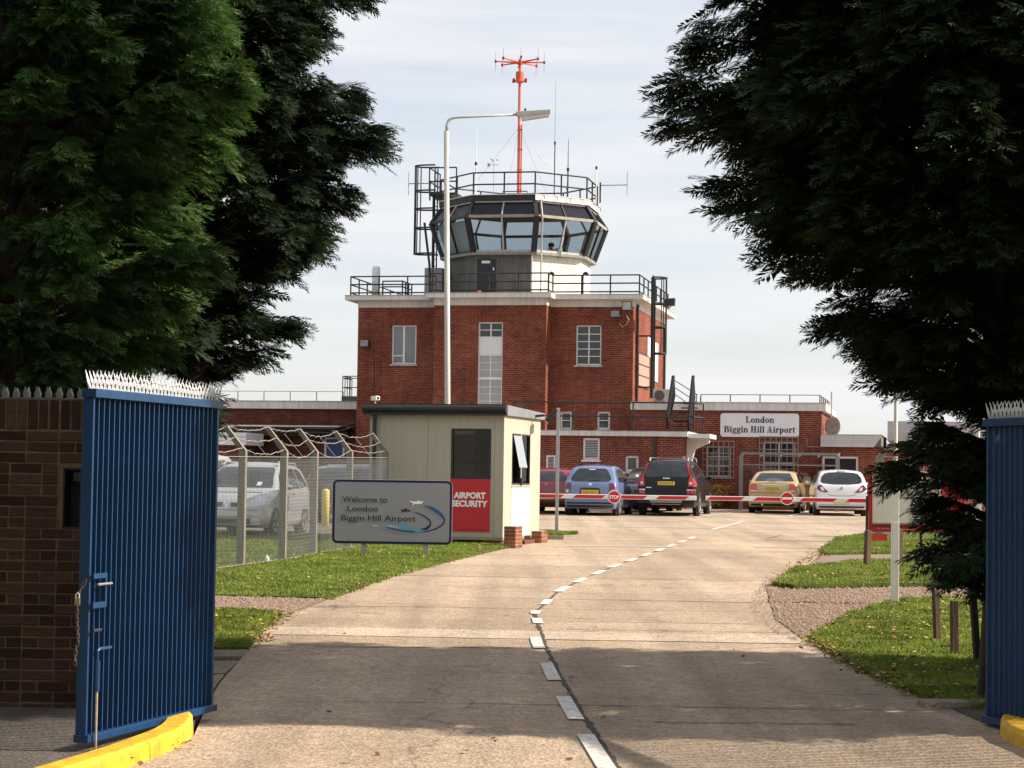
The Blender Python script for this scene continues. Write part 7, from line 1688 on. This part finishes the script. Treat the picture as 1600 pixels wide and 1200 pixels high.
# ------- vehicles in the lot behind the chain-link fence
m_cs = paint('silver paint', (0.40, 0.40, 0.42), .30, metal=.25)
hd = R(172.5); Lz = 4.32
q = G(425, 839); fw = V((-math.sin(hd), math.cos(hd), 0)); rt = V((math.cos(hd), math.sin(hd), 0)); org = V((q.x, q.y, gz(q.y))) - fw * (Lz - .86) + rt * .80; org.z = gz(q.y)
c = Car('car', 'silver people carrier facing the camera behind the chain-link fence', [(0, .5), (.02, .75), (.05, .98), (.10, 1.15), (.2, 1.36), (.32, 1.52), (.5, 1.60), (1.0, 1.645), (1.8, 1.655), (2.35, 1.58), (2.8, 1.38), (3.2, 1.14), (3.45, 1.03), (3.85, .94), (4.12, .82), (4.27, .64), (4.32, .48)], 1.76, 1.02, m_cs, org, hd, .27, (.78, 3.47), .31, front_tuck=.13)
c.decal('windscreen', [(-.74, 1.10), (.74, 1.10), (.60, 1.53), (.55, 1.56), (-.55, 1.56), (-.60, 1.53)], 'front', m_cglass); c.mirror2('headlamp', [(.36, .66), (.60, .66), (.80, .74), (.80, .88), (.66, .90), (.50, .82), (.38, .74)], 'front', m_lampw)
for sx in (-1, 1): c.decal('grille', [(sx * .09, .68), (sx * .33, .67), (sx * .34, .76), (sx * .09, .77)][::sx], 'front', m_trim, .008)
c.decal('badge', [(-.075, .80), (0, .66), (.075, .80), (.045, .80), (0, .73), (-.045, .80)], 'front', m_chrome, .016); c.decal('lower_grille', [(-.55, .30), (.55, .30), (.52, .42), (-.52, .42)], 'front', m_trim); c.mirror2('fog_lamp', [(.58, .36), (.70, .36), (.70, .44), (.58, .44)], 'front', m_lampw)
c.plate('', .53, axis='front', mat=m_platew); c.sides('side_window', [(3.0, 1.10), (2.72, 1.36), (2.4, 1.50), (2.1, 1.55), (2.1, 1.07)], m_cglass); c.sides('side_window', [(2.02, 1.07), (2.02, 1.55), (1.15, 1.54), (1.15, 1.08)], m_cglass); c.sides('side_window', [(1.07, 1.08), (1.07, 1.54), (.62, 1.50), (.42, 1.20), (.45, 1.12)], m_cglass)
for y in (2.06, 1.11): c.sides('seam', [(y, .34), (y + .012, .34), (y + .012, 1.06), (y, 1.06)], m_trim, .003)
c.sides('rub_strip', [(.5, .60), (3.0, .60), (3.0, .65), (.5, .65)], m_cs, .014); c.sides('handle', [(1.95, .93), (1.78, .93), (1.78, .965), (1.95, .965)], m_chrome, .014); c.door_mirrors(2.75, 1.08); c.decal('tax_disc', [(-.48, 1.14), (-.38, 1.14), (-.38, 1.22), (-.48, 1.22)], 'front', m_lampw, .012)
c.t.scale = (1, 1, .95)
for sx in (-1, 1): MB().tube([(sx * .60, .6, 1.60), (sx * .60, .7, 1.67), (sx * .60, 2.2, 1.69), (sx * .60, 2.35, 1.60)], .02, 6).build('roof_rail', m_cs, c.t)
c.decal('bonnet_seam', [(-.62, .985), (.62, .985), (.62, .995), (-.62, .995)], 'front', m_trim, .004); c.decal('bumper_seam', [(-.72, .60), (.72, .60), (.72, .612), (-.72, .612)], 'front', m_trim, .004)
q = spot(322, 818)
m_cp = paint('pale grey paint', (0.50, 0.49, 0.47), .35)
c = Car('service_vehicle', 'pale service vehicle with orange beacon bar behind the silver people carrier', [(0, .6), (.03, 1.0), (.1, 1.35), (.3, 1.62), (.6, 1.68), (2.0, 1.70), (2.4, 1.62), (2.9, 1.2), (3.2, 1.06), (3.9, 1.0), (4.2, .85), (4.3, .6)], 1.82, 1.05, m_cp, q, R(176), .25, (.8, 3.4), .34)
c.decal('windscreen', [(-.76, 1.12), (.76, 1.12), (.62, 1.58), (-.62, 1.58)], 'front', m_cglass); c.mirror2('headlamp', [(.5, .72), (.82, .74), (.80, .9), (.52, .88)], 'front', m_lampw); c.decal('grille', [(-.45, .70), (.45, .70), (.45, .86), (-.45, .86)], 'front', m_trim); c.sides('side_window', [(2.9, 1.12), (2.4, 1.52), (1.6, 1.58), (1.6, 1.1)], m_cglass); c.sides('side_window', [(1.5, 1.1), (1.5, 1.58), (.4, 1.55), (.3, 1.15)], m_cglass); c.door_mirrors(2.8, 1.1, m_trim)
bb = MB().box(-.60, .60, 1.8, 2.0, 1.74, 1.79).build('beacon_bar', M('bar cream', (.7, .6, .45), .5), c.t)
for sx in (-1, 1): MB().box(sx * .34 - .16, sx * .34 + .16, 1.82, 1.98, 1.7905, 1.86).build('beacon', M('orange beacon', (.80, .16, .03), .25), bb)
MB().box(-.5, .5, 1.85, 1.95, 1.69, 1.739).build('beacon_foot', m_trim, bb)
q = spot(470, 815)
c = Car('car', 'dark blue estate standing side-on behind the fence near the timber fence', [(0, .5), (.03, .8), (.08, 1.02), (.25, 1.28), (.42, 1.40), (.9, 1.45), (1.8, 1.46), (2.4, 1.38), (2.95, 1.05), (3.5, .96), (4.1, .8), (4.35, .5)], 1.74, .98, paint('dark slate paint', (0.055, 0.062, 0.080), .25), (q[0], q[1], q[2]), R(-84), .30, (.8, 3.45), .31)
c.sides('side_window', [(.42, 1.05), (.58, 1.32), (1.25, 1.38), (1.25, 1.02)], m_cglass); c.sides('side_window', [(1.33, 1.02), (1.33, 1.38), (2.0, 1.38), (2.0, 1.02)], m_cglass); c.sides('side_window', [(2.08, 1.02), (2.08, 1.38), (2.35, 1.33), (2.8, 1.04)], m_cglass); c.mirror2('tail_lamp', [(.60, .78), (.84, .80), (.82, 1.0), (.66, 1.0)], 'rear', m_lampr); c.decal('rear_window', HATCH_GLASS(.62, 1.04, 1.34), 'rear', m_cglass); c.sides('tail_lamp', [(.03, .80), (.22, .80), (.22, .98), (.08, .98)], m_lampr, .008); c.door_mirrors(2.6, 1.02); c.sides('handle', [(1.4, .88), (1.55, .88), (1.55, .91), (1.4, .91)], m_chrome, .014)
for sx in (-1, 1): MB().tube([(sx * .60, .6, 1.40), (sx * .60, .7, 1.485), (sx * .60, 2.1, 1.495), (sx * .60, 2.25, 1.40)], .02, 6).build('roof_rail', m_chrome, c.t)
# ------------------------------------------------------------------ conifers
def frond(seed):
    """a feathery spray of scale-leaf twigs along +x, unit length: narrow triangles either side of a drooping stem"""
    q = random.Random(seed); tri = []
    def stem(x): return V((x, 0, -.10 * x * x))
    n = 10
    for k in range(n):
        x = .04 + .92 * k / n
        for s in (-1, 1):
            b = stem(x); ln = (.44 * (1 - x * .78) + .05) * q.uniform(.7, 1.25); a = R(q.uniform(28, 50)); d = V((math.cos(a), s * math.sin(a), q.uniform(-.28, .10)))
            w = V((-d.y, d.x, 0)) * (.022 + .018 * (1 - x)); t = b + d * ln; m_ = b + d * ln * .55
            tri += [(b - w * .5, m_ + w * 1.25, t), (b, m_ - w * 1.25, t + V((-.02, 0, -.02)))]
    tri += [(stem(.85) + V((0, -.02, 0)), stem(.85) + V((0, .02, 0)), stem(1.12)), (V((0, -.012, .004)), V((0, .012, .004)), stem(.9))]
    return np.array([[tuple(v) for v in t] for t in tri])
FROND = [frond(40 + i) for i in range(6)]
rt = np.random.RandomState(21)
def noise_az(seed):
    q = np.random.RandomState(seed); a = q.uniform(0, 6.28, 8); f = q.randint(1, 7, 8); g = q.uniform(.5, 2.6, 8); b = q.uniform(0, 6.28, 8)
    return lambda az, z: sum(math.sin(f[i] * az + a[i] + g[i] * z * (1 if i % 2 else -1) + b[i]) for i in range(8)) / 8
m_bark = M('conifer bark', (0.060, 0.040, 0.030), .95, var=.4, vs=6, bump=.8, bs=20, stretch=(1, 1, .25))
def conifer(label, base, prof, nb, leaf, seed, spray=.36, droop=.30, trunk=.22, lean=0.55, shrink=.36, per=1.0, extra=(), group='conifers flanking the entrance', core=True):
    """trunk, limbs and a crown of sprays; prof lists (height above the base, radius)"""
    q = np.random.RandomState(seed); nz_ = noise_az(seed + 1); base = V(base)
    t = thing('conifer_tree', label, 'tree', tuple(base), 0, group)
    zs = np.array([p[0] for p in prof]); rs_ = np.array([p[1] for p in prof]); zt = zs[-1]
    MB().tube([base + V((0.04 * math.sin(k * 1.3), 0.04 * math.cos(k * 1.7), -.2 + (zt + .0) * k / 10)) for k in range(11)], [trunk * (1 - .09 * k) for k in range(11)], 10).build('trunk', m_bark, t, smooth=True)
    inst = [[] for _ in FROND]; limbs = MB()
    wgt = np.interp(np.linspace(zs[0], zs[-1], 200), zs, rs_) ** 1.3; cdf = np.cumsum(wgt) / wgt.sum()
    br = []
    for i in range(nb):
        z = float(np.interp(q.rand(), cdf, np.linspace(zs[0], zs[-1], 200))); az = q.uniform(0, 2 * math.pi)
        r = max(.12, float(np.interp(z, zs, rs_)) - shrink); r *= (1 + .20 * nz_(az, z)) * q.uniform(.78, 1.06); br.append((z, az, r, 1.0))
    for (z, az, r) in extra: br.append((z, az, r - shrink, 1.3))
    for z, az, r, kk in br:
        d = V((math.cos(az), math.sin(az), 0)); s = V((-d.y, d.x, 0)); z0 = max(.4, z - r * lean * .75)
        up = (z - z0)
        def pt(u): return base + d * (r * u) + V((0, 0, z0 + up * (1 - (1 - u) ** 1.7) - droop * .35 * max(0, u - .6) ** 2 * r)) 
        if r > .5: limbs.tube([pt(u) for u in (.05, .35, .65, .95)], [.035, .026, .016, .007], 4)
        n = int((14 + 24 * r) * per * kk)
        for k in range(n):
            u = .30 + .72 * math.sqrt(q.rand()) if r > .8 else .1 + .9 * q.rand()
            side = q.uniform(-1, 1); p = pt(min(u, 1.0)) + s * side * .26 * r * (1.10 - u) + V((0, 0, q.uniform(-.10, .08) * r))
            dirv = (d * (1.0) + s * (side * .9 + q.uniform(-.35, .35)) + V((0, 0, q.uniform(-.55, .25) - droop * .3))).normalized()
            inst[q.randint(len(FROND))].append((p, dirv, spray * q.uniform(.65, 1.25) * (.8 + .3 * min(u, 1)), q.uniform(-.9, .9)))
    limbs.build('limbs', m_bark, t)
    out = []
    for f_, lst in zip(FROND, inst):
        if not lst: continue
        p = np.array([tuple(a[0]) for a in lst]); x = np.array([tuple(a[1]) for a in lst]); sc = np.array([a[2] for a in lst]); ro = np.array([a[3] for a in lst])
        upv = np.array([0, 0, 1.0]); y = np.cross(upv, x); y /= np.linalg.norm(y, axis=1)[:, None]; zz = np.cross(x, y)
        y2 = y * np.cos(ro)[:, None] + zz * np.sin(ro)[:, None]; z2 = np.cross(x, y2)
        fv = f_.reshape(-1, 3); v = p[:, None] + sc[:, None, None] * (fv[None, :, 0, None] * x[:, None] + fv[None, :, 1, None] * y2[:, None] + fv[None, :, 2, None] * z2[:, None])
        out.append(v.reshape(-1, 3))
    v = np.concatenate(out); np_mesh('crown', v, np.arange(len(v)).reshape(-1, 3), leaf, t)
    return t
m_lfg = leaf_mat('green conifer sprays', (0.076, 0.145, 0.036), .25, .50)  # leaf colour brightened to read as sunlit next to the dark trees
m_lfd = leaf_mat('dark conifer sprays', (0.026, 0.044, 0.018), .12, .40)  # darker leaf colour takes the place of shade on the left trees
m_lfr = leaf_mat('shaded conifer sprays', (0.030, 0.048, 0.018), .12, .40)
# right-hand conifer: bare-legged at the road side, crown outline measured on the photograph
bR = V((P(1572, 800, 15.7).x, 15.7, gz(15.7)))
prR = [(1.0, .30), (1.2, .50), (1.5, .62), (1.9, .74), (2.2, .90), (2.5, 1.12), (2.8, 1.48), (3.2, 1.85), (3.6, 2.10), (4.0, 2.36), (4.4, 2.45), (4.9, 2.50), (5.4, 2.45), (6.2, 2.35), (7.2, 2.1), (8.2, 1.7), (9.4, 1.2), (10.4, .7), (11.2, .15)]
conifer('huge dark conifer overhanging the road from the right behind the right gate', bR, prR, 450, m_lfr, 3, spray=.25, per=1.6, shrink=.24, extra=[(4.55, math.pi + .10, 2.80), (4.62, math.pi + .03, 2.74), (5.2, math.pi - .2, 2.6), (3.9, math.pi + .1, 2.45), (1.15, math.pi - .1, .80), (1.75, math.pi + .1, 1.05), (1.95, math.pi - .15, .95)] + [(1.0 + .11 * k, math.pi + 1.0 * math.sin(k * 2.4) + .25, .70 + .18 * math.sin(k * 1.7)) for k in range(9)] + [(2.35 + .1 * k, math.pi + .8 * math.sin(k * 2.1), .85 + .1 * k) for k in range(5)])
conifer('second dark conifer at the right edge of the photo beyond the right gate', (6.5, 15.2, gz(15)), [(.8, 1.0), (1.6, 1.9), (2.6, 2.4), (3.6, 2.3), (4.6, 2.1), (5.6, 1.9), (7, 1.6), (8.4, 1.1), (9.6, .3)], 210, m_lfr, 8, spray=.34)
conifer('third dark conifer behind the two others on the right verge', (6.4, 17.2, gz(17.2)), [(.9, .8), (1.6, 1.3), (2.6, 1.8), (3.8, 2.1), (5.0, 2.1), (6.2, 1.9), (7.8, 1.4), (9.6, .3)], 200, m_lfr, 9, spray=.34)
# left-hand conifers
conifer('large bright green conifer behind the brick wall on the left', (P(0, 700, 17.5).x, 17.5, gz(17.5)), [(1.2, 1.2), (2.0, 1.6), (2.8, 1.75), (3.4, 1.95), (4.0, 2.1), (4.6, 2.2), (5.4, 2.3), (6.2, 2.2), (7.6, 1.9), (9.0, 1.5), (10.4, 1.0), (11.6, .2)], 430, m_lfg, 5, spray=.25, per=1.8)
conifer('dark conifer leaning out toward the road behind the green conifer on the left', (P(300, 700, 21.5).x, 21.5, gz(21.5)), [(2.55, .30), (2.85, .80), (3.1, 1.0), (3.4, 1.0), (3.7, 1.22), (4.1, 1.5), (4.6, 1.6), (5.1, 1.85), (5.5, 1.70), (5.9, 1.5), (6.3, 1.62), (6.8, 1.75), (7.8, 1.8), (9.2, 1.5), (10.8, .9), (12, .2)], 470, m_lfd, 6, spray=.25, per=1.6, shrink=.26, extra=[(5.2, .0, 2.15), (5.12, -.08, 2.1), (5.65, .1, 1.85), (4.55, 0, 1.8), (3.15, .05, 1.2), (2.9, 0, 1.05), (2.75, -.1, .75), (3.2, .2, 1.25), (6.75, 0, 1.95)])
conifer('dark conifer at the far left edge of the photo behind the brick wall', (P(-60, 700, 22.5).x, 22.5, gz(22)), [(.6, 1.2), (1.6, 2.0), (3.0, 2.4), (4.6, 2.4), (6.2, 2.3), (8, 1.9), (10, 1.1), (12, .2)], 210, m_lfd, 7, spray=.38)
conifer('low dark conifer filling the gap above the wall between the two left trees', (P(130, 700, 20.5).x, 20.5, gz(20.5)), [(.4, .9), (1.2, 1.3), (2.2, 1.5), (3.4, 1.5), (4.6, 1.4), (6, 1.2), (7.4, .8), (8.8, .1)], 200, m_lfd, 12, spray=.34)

# crowns added unseen beside and behind the viewer to shade the entrance: one mass
src_ = bpy.data.objects['conifer_tree.004']; cr_ = [c for c in src_.children if c.name.startswith('crown')][0].data
vv = np.zeros(len(cr_.vertices) * 3, np.float32); cr_.vertices.foreach_get('co', vv); vv = vv.reshape(-1, 3, 3); vv = vv[np.random.RandomState(2).rand(len(vv)) < .45]
out = []
for k, (x, y, sc) in enumerate([(-9.5, 7.5, 1.05), (-9.2, 3.0, 1.15), (-9.5, -1.6, 1.0), (9.6, 5.2, 1.0), (9.4, .8, 1.1), (9.2, -3.6, 1.0), (-7.0, -6.5, 1.1), (-3.2, -8.6, 1.15), (.8, -9.2, 1.05), (4.6, -8.4, 1.15), (7.6, -6.6, 1.0)]):
    a = k * 1.9; rm_ = np.array([[math.cos(a), -math.sin(a), 0], [math.sin(a), math.cos(a), 0], [0, 0, 1]]); q_ = vv @ rm_.T; q_[..., :2] *= 1.25 * sc; q_[..., 2] = (q_[..., 2] - 1.6) * sc
    out.append((q_ + np.array([x, y, gz(y)])).reshape(-1, 3))
vb_ = np.concatenate(out); np_mesh('added_shade_belt', vb_, np.arange(len(vb_)).reshape(-1, 3), m_lfd)['kind'] = 'stuff'

# ------------------------------------------------------------------ shrubs by the building
def shrub(label, px, v0, v1, w, dep, leaf, seed, cat='shrub'):
    q = np.random.RandomState(seed); x, zt = D(px, v0, dep); zb2 = max(GB, D(px, v1, dep)[1] - .3); t = bthing('shrub', label, cat, x, dep, zb2)
    MB().tube([(x, dep, GB), (x, dep, zt - .2)], .025, 5).build('stem', m_bark, t)
    n = 260; c_ = np.c_[q.normal(x, w * .38, n), q.normal(dep, .22, n), q.uniform(GB + .1, zt, n)]; a = q.uniform(0, 6.28, n); s = q.uniform(.06, .13, n)
    ux = np.c_[np.cos(a), np.sin(a) * .5, q.uniform(-.2, .9, n)] * s[:, None]; uy = np.c_[-np.sin(a), np.cos(a), q.uniform(-.3, .3, n)] * (s * .3)[:, None]
    vv = np.stack([c_ - ux, c_ + uy, c_ + ux, c_ - uy], 1).reshape(-1, 3); k = np.arange(n)[:, None, None] * 4 + np.array([[0, 1, 2], [0, 2, 3]])[None]
    np_mesh('leaves', vv, k.reshape(-1, 3), leaf, t)
shrub('yellow-green leafy shrub against the wing wall right of the black estate', 1119, 757, 780, .55, -.1, leaf_mat('yellow shrub leaf', (.34, .31, .05), .3, .4), 2)
shrub('reddish green shrub between the yellow shrub and the glass shelter', 1141, 765, 790, .45, .0, leaf_mat('red shrub leaf', (.15, .10, .03), .3, .5), 4)

# ------------------------------------------------------------------ controller in the cab
def person(label, loc, rz, shirt, hair):
    """seated figure: one skinned body, hair and shirt as children"""
    t = thing('person', label, 'person', loc, rz, None, local=True)
    J = {'pel': (0, 0, .50, .145), 'waist': (0, .01, .66, .135), 'chest': (0, .02, .86, .155), 'neck': (0, .03, 1.03, .058), 'chin': (0, .05, 1.10, .070), 'head': (0, .045, 1.19, .098), 'crown': (0, .03, 1.27, .07),
         'shl': (-.17, .01, .97, .070), 'ell': (-.24, .10, .72, .048), 'wrl': (-.16, .34, .70, .034), 'hal': (-.14, .42, .70, .038), 'shr': (.17, .01, .97, .070), 'elr': (.25, .12, .73, .048), 'wrr': (.20, .36, .71, .034), 'har': (.19, .44, .71, .038),
         'hpl': (-.10, .02, .48, .095), 'knl': (-.13, .42, .48, .072), 'anl': (-.13, .40, .07, .046), 'tol': (-.13, .54, .04, .04), 'hpr': (.10, .02, .48, .095), 'knr': (.13, .42, .48, .072), 'anr': (.13, .40, .07, .046), 'tor': (.13, .54, .04, .04), 'nose': (0, .155, 1.175, .014)}
    E = [('pel', 'waist'), ('waist', 'chest'), ('chest', 'neck'), ('neck', 'chin'), ('chin', 'head'), ('head', 'crown'), ('chest', 'shl'), ('shl', 'ell'), ('ell', 'wrl'), ('wrl', 'hal'), ('chest', 'shr'), ('shr', 'elr'), ('elr', 'wrr'), ('wrr', 'har'),
         ('pel', 'hpl'), ('hpl', 'knl'), ('knl', 'anl'), ('anl', 'tol'), ('pel', 'hpr'), ('hpr', 'knr'), ('knr', 'anr'), ('anr', 'tor'), ('head', 'nose')]
    ks = list(J); me = bpy.data.meshes.new('body'); me.from_pydata([J[k][:3] for k in ks], [(ks.index(a), ks.index(b)) for a, b in E], [])
    o = link_mesh('body', me, M('skin', (.42, .24, .17), .6, var=.08), t); sk = o.modifiers.new('skin', 'SKIN')
    lay = me.skin_vertices[0] if len(me.skin_vertices) else None
    if lay:
        for i, k in enumerate(ks): lay.data[i].radius = (J[k][3],) * 2; lay.data[i].use_root = (k == 'pel')
    sb = o.modifiers.new('sub', 'SUBSURF'); sb.levels = sb.render_levels = 2
    def shell(name, keys, edges, grow, mat):
        me2 = bpy.data.meshes.new(name); me2.from_pydata([J[k][:3] for k in keys], [(keys.index(a), keys.index(b)) for a, b in edges], []); o2 = link_mesh(name, me2, mat, t); o2.modifiers.new('skin', 'SKIN')
        if len(me2.skin_vertices):
            for i, k in enumerate(keys): me2.skin_vertices[0].data[i].radius = (J[k][3] + grow,) * 2; me2.skin_vertices[0].data[i].use_root = i == 0
        s2 = o2.modifiers.new('sub', 'SUBSURF'); s2.levels = s2.render_levels = 2
    shell('shirt', ['pel', 'waist', 'chest', 'shl', 'ell', 'shr', 'elr'], [('pel', 'waist'), ('waist', 'chest'), ('chest', 'shl'), ('shl', 'ell'), ('chest', 'shr'), ('shr', 'elr')], .018, shirt)
    shell('trousers', ['hpl', 'knl', 'anl'], [('hpl', 'knl'), ('knl', 'anl')], .014, M('dark trousers', (.03, .03, .05), .8)); shell('trousers', ['hpr', 'knr', 'anr'], [('hpr', 'knr'), ('knr', 'anr')], .014, M('dark trousers', (.03, .03, .05), .8))
    MB().lathe([(.06, -.02), (.115, .0), (.125, .07), (.10, .13), (.04, .155)], (0, .02, 1.17), n=14).build('hair', hair, t, smooth=True)
    for sx in (-1, 1): MB().lathe([(.006, -.004), (.012, 0), (.006, .006)], (sx * .036, .142, 1.20), axis='y', n=8).build('eye', m_letd, t); MB().lathe([(.01, -.01), (.028, 0), (.01, .01)], (sx * .104, .04, 1.185), axis='x', n=8).build('ear', M('skin', (.42, .24, .17)), t)
    MB().box(-.025, .025, .128, .140, 1.118, 1.124).build('mouth', M('lips', (.30, .10, .08), .6), t)
    return t
yc = CY - 1.55; xc, zh = D(862, 386, yc)
fz_ = z_st + .66; seat = zh - 1.27 + .12
chs = bthing('office_chair', 'dark swivel chair under the controller in the tower cab', 'chair', xc, yc, fz_)
MB().lathe([(.25, .0), (.25, .03), (.03, .06), (.03, max(.2, seat + .36 - fz_))], (xc, yc, fz_), n=10).build('pedestal', m_black, chs); MB().box(xc - .23, xc + .23, yc - .2, yc + .25, seat + .34, seat + .39).build('seat', m_black, chs, bevel=.02); MB().box(xc + .2, xc + .25, yc - .2, yc + .22, seat + .4, seat + .8).build('backrest', m_black, chs, bevel=.02)
person('controller with dark hair and white shirt sitting in the tower cab', BF.w(xc, yc, seat), BF.rz + R(60), M('white shirt', (.72, .72, .76), .8, var=.06), M('dark hair', (.02, .014, .012), .6))
scr = bthing('screen', 'pale monitor on the desk beside the controller in the cab', 'monitor', D(872, 395, yc)[0], yc, zc_si - .14)
x = D(872, 395, yc - .5)[0]; MB().box(x - .16, x + .16, yc - .55, yc - .50, zc_si - .08, zc_si + .22).build('display', M('monitor back', (.45, .55, .48), .5), scr, bevel=.01); MB().box(x - .03, x + .03, yc - .56, yc - .49, zc_si - .14, zc_si - .0805).build('stand', m_black, scr)
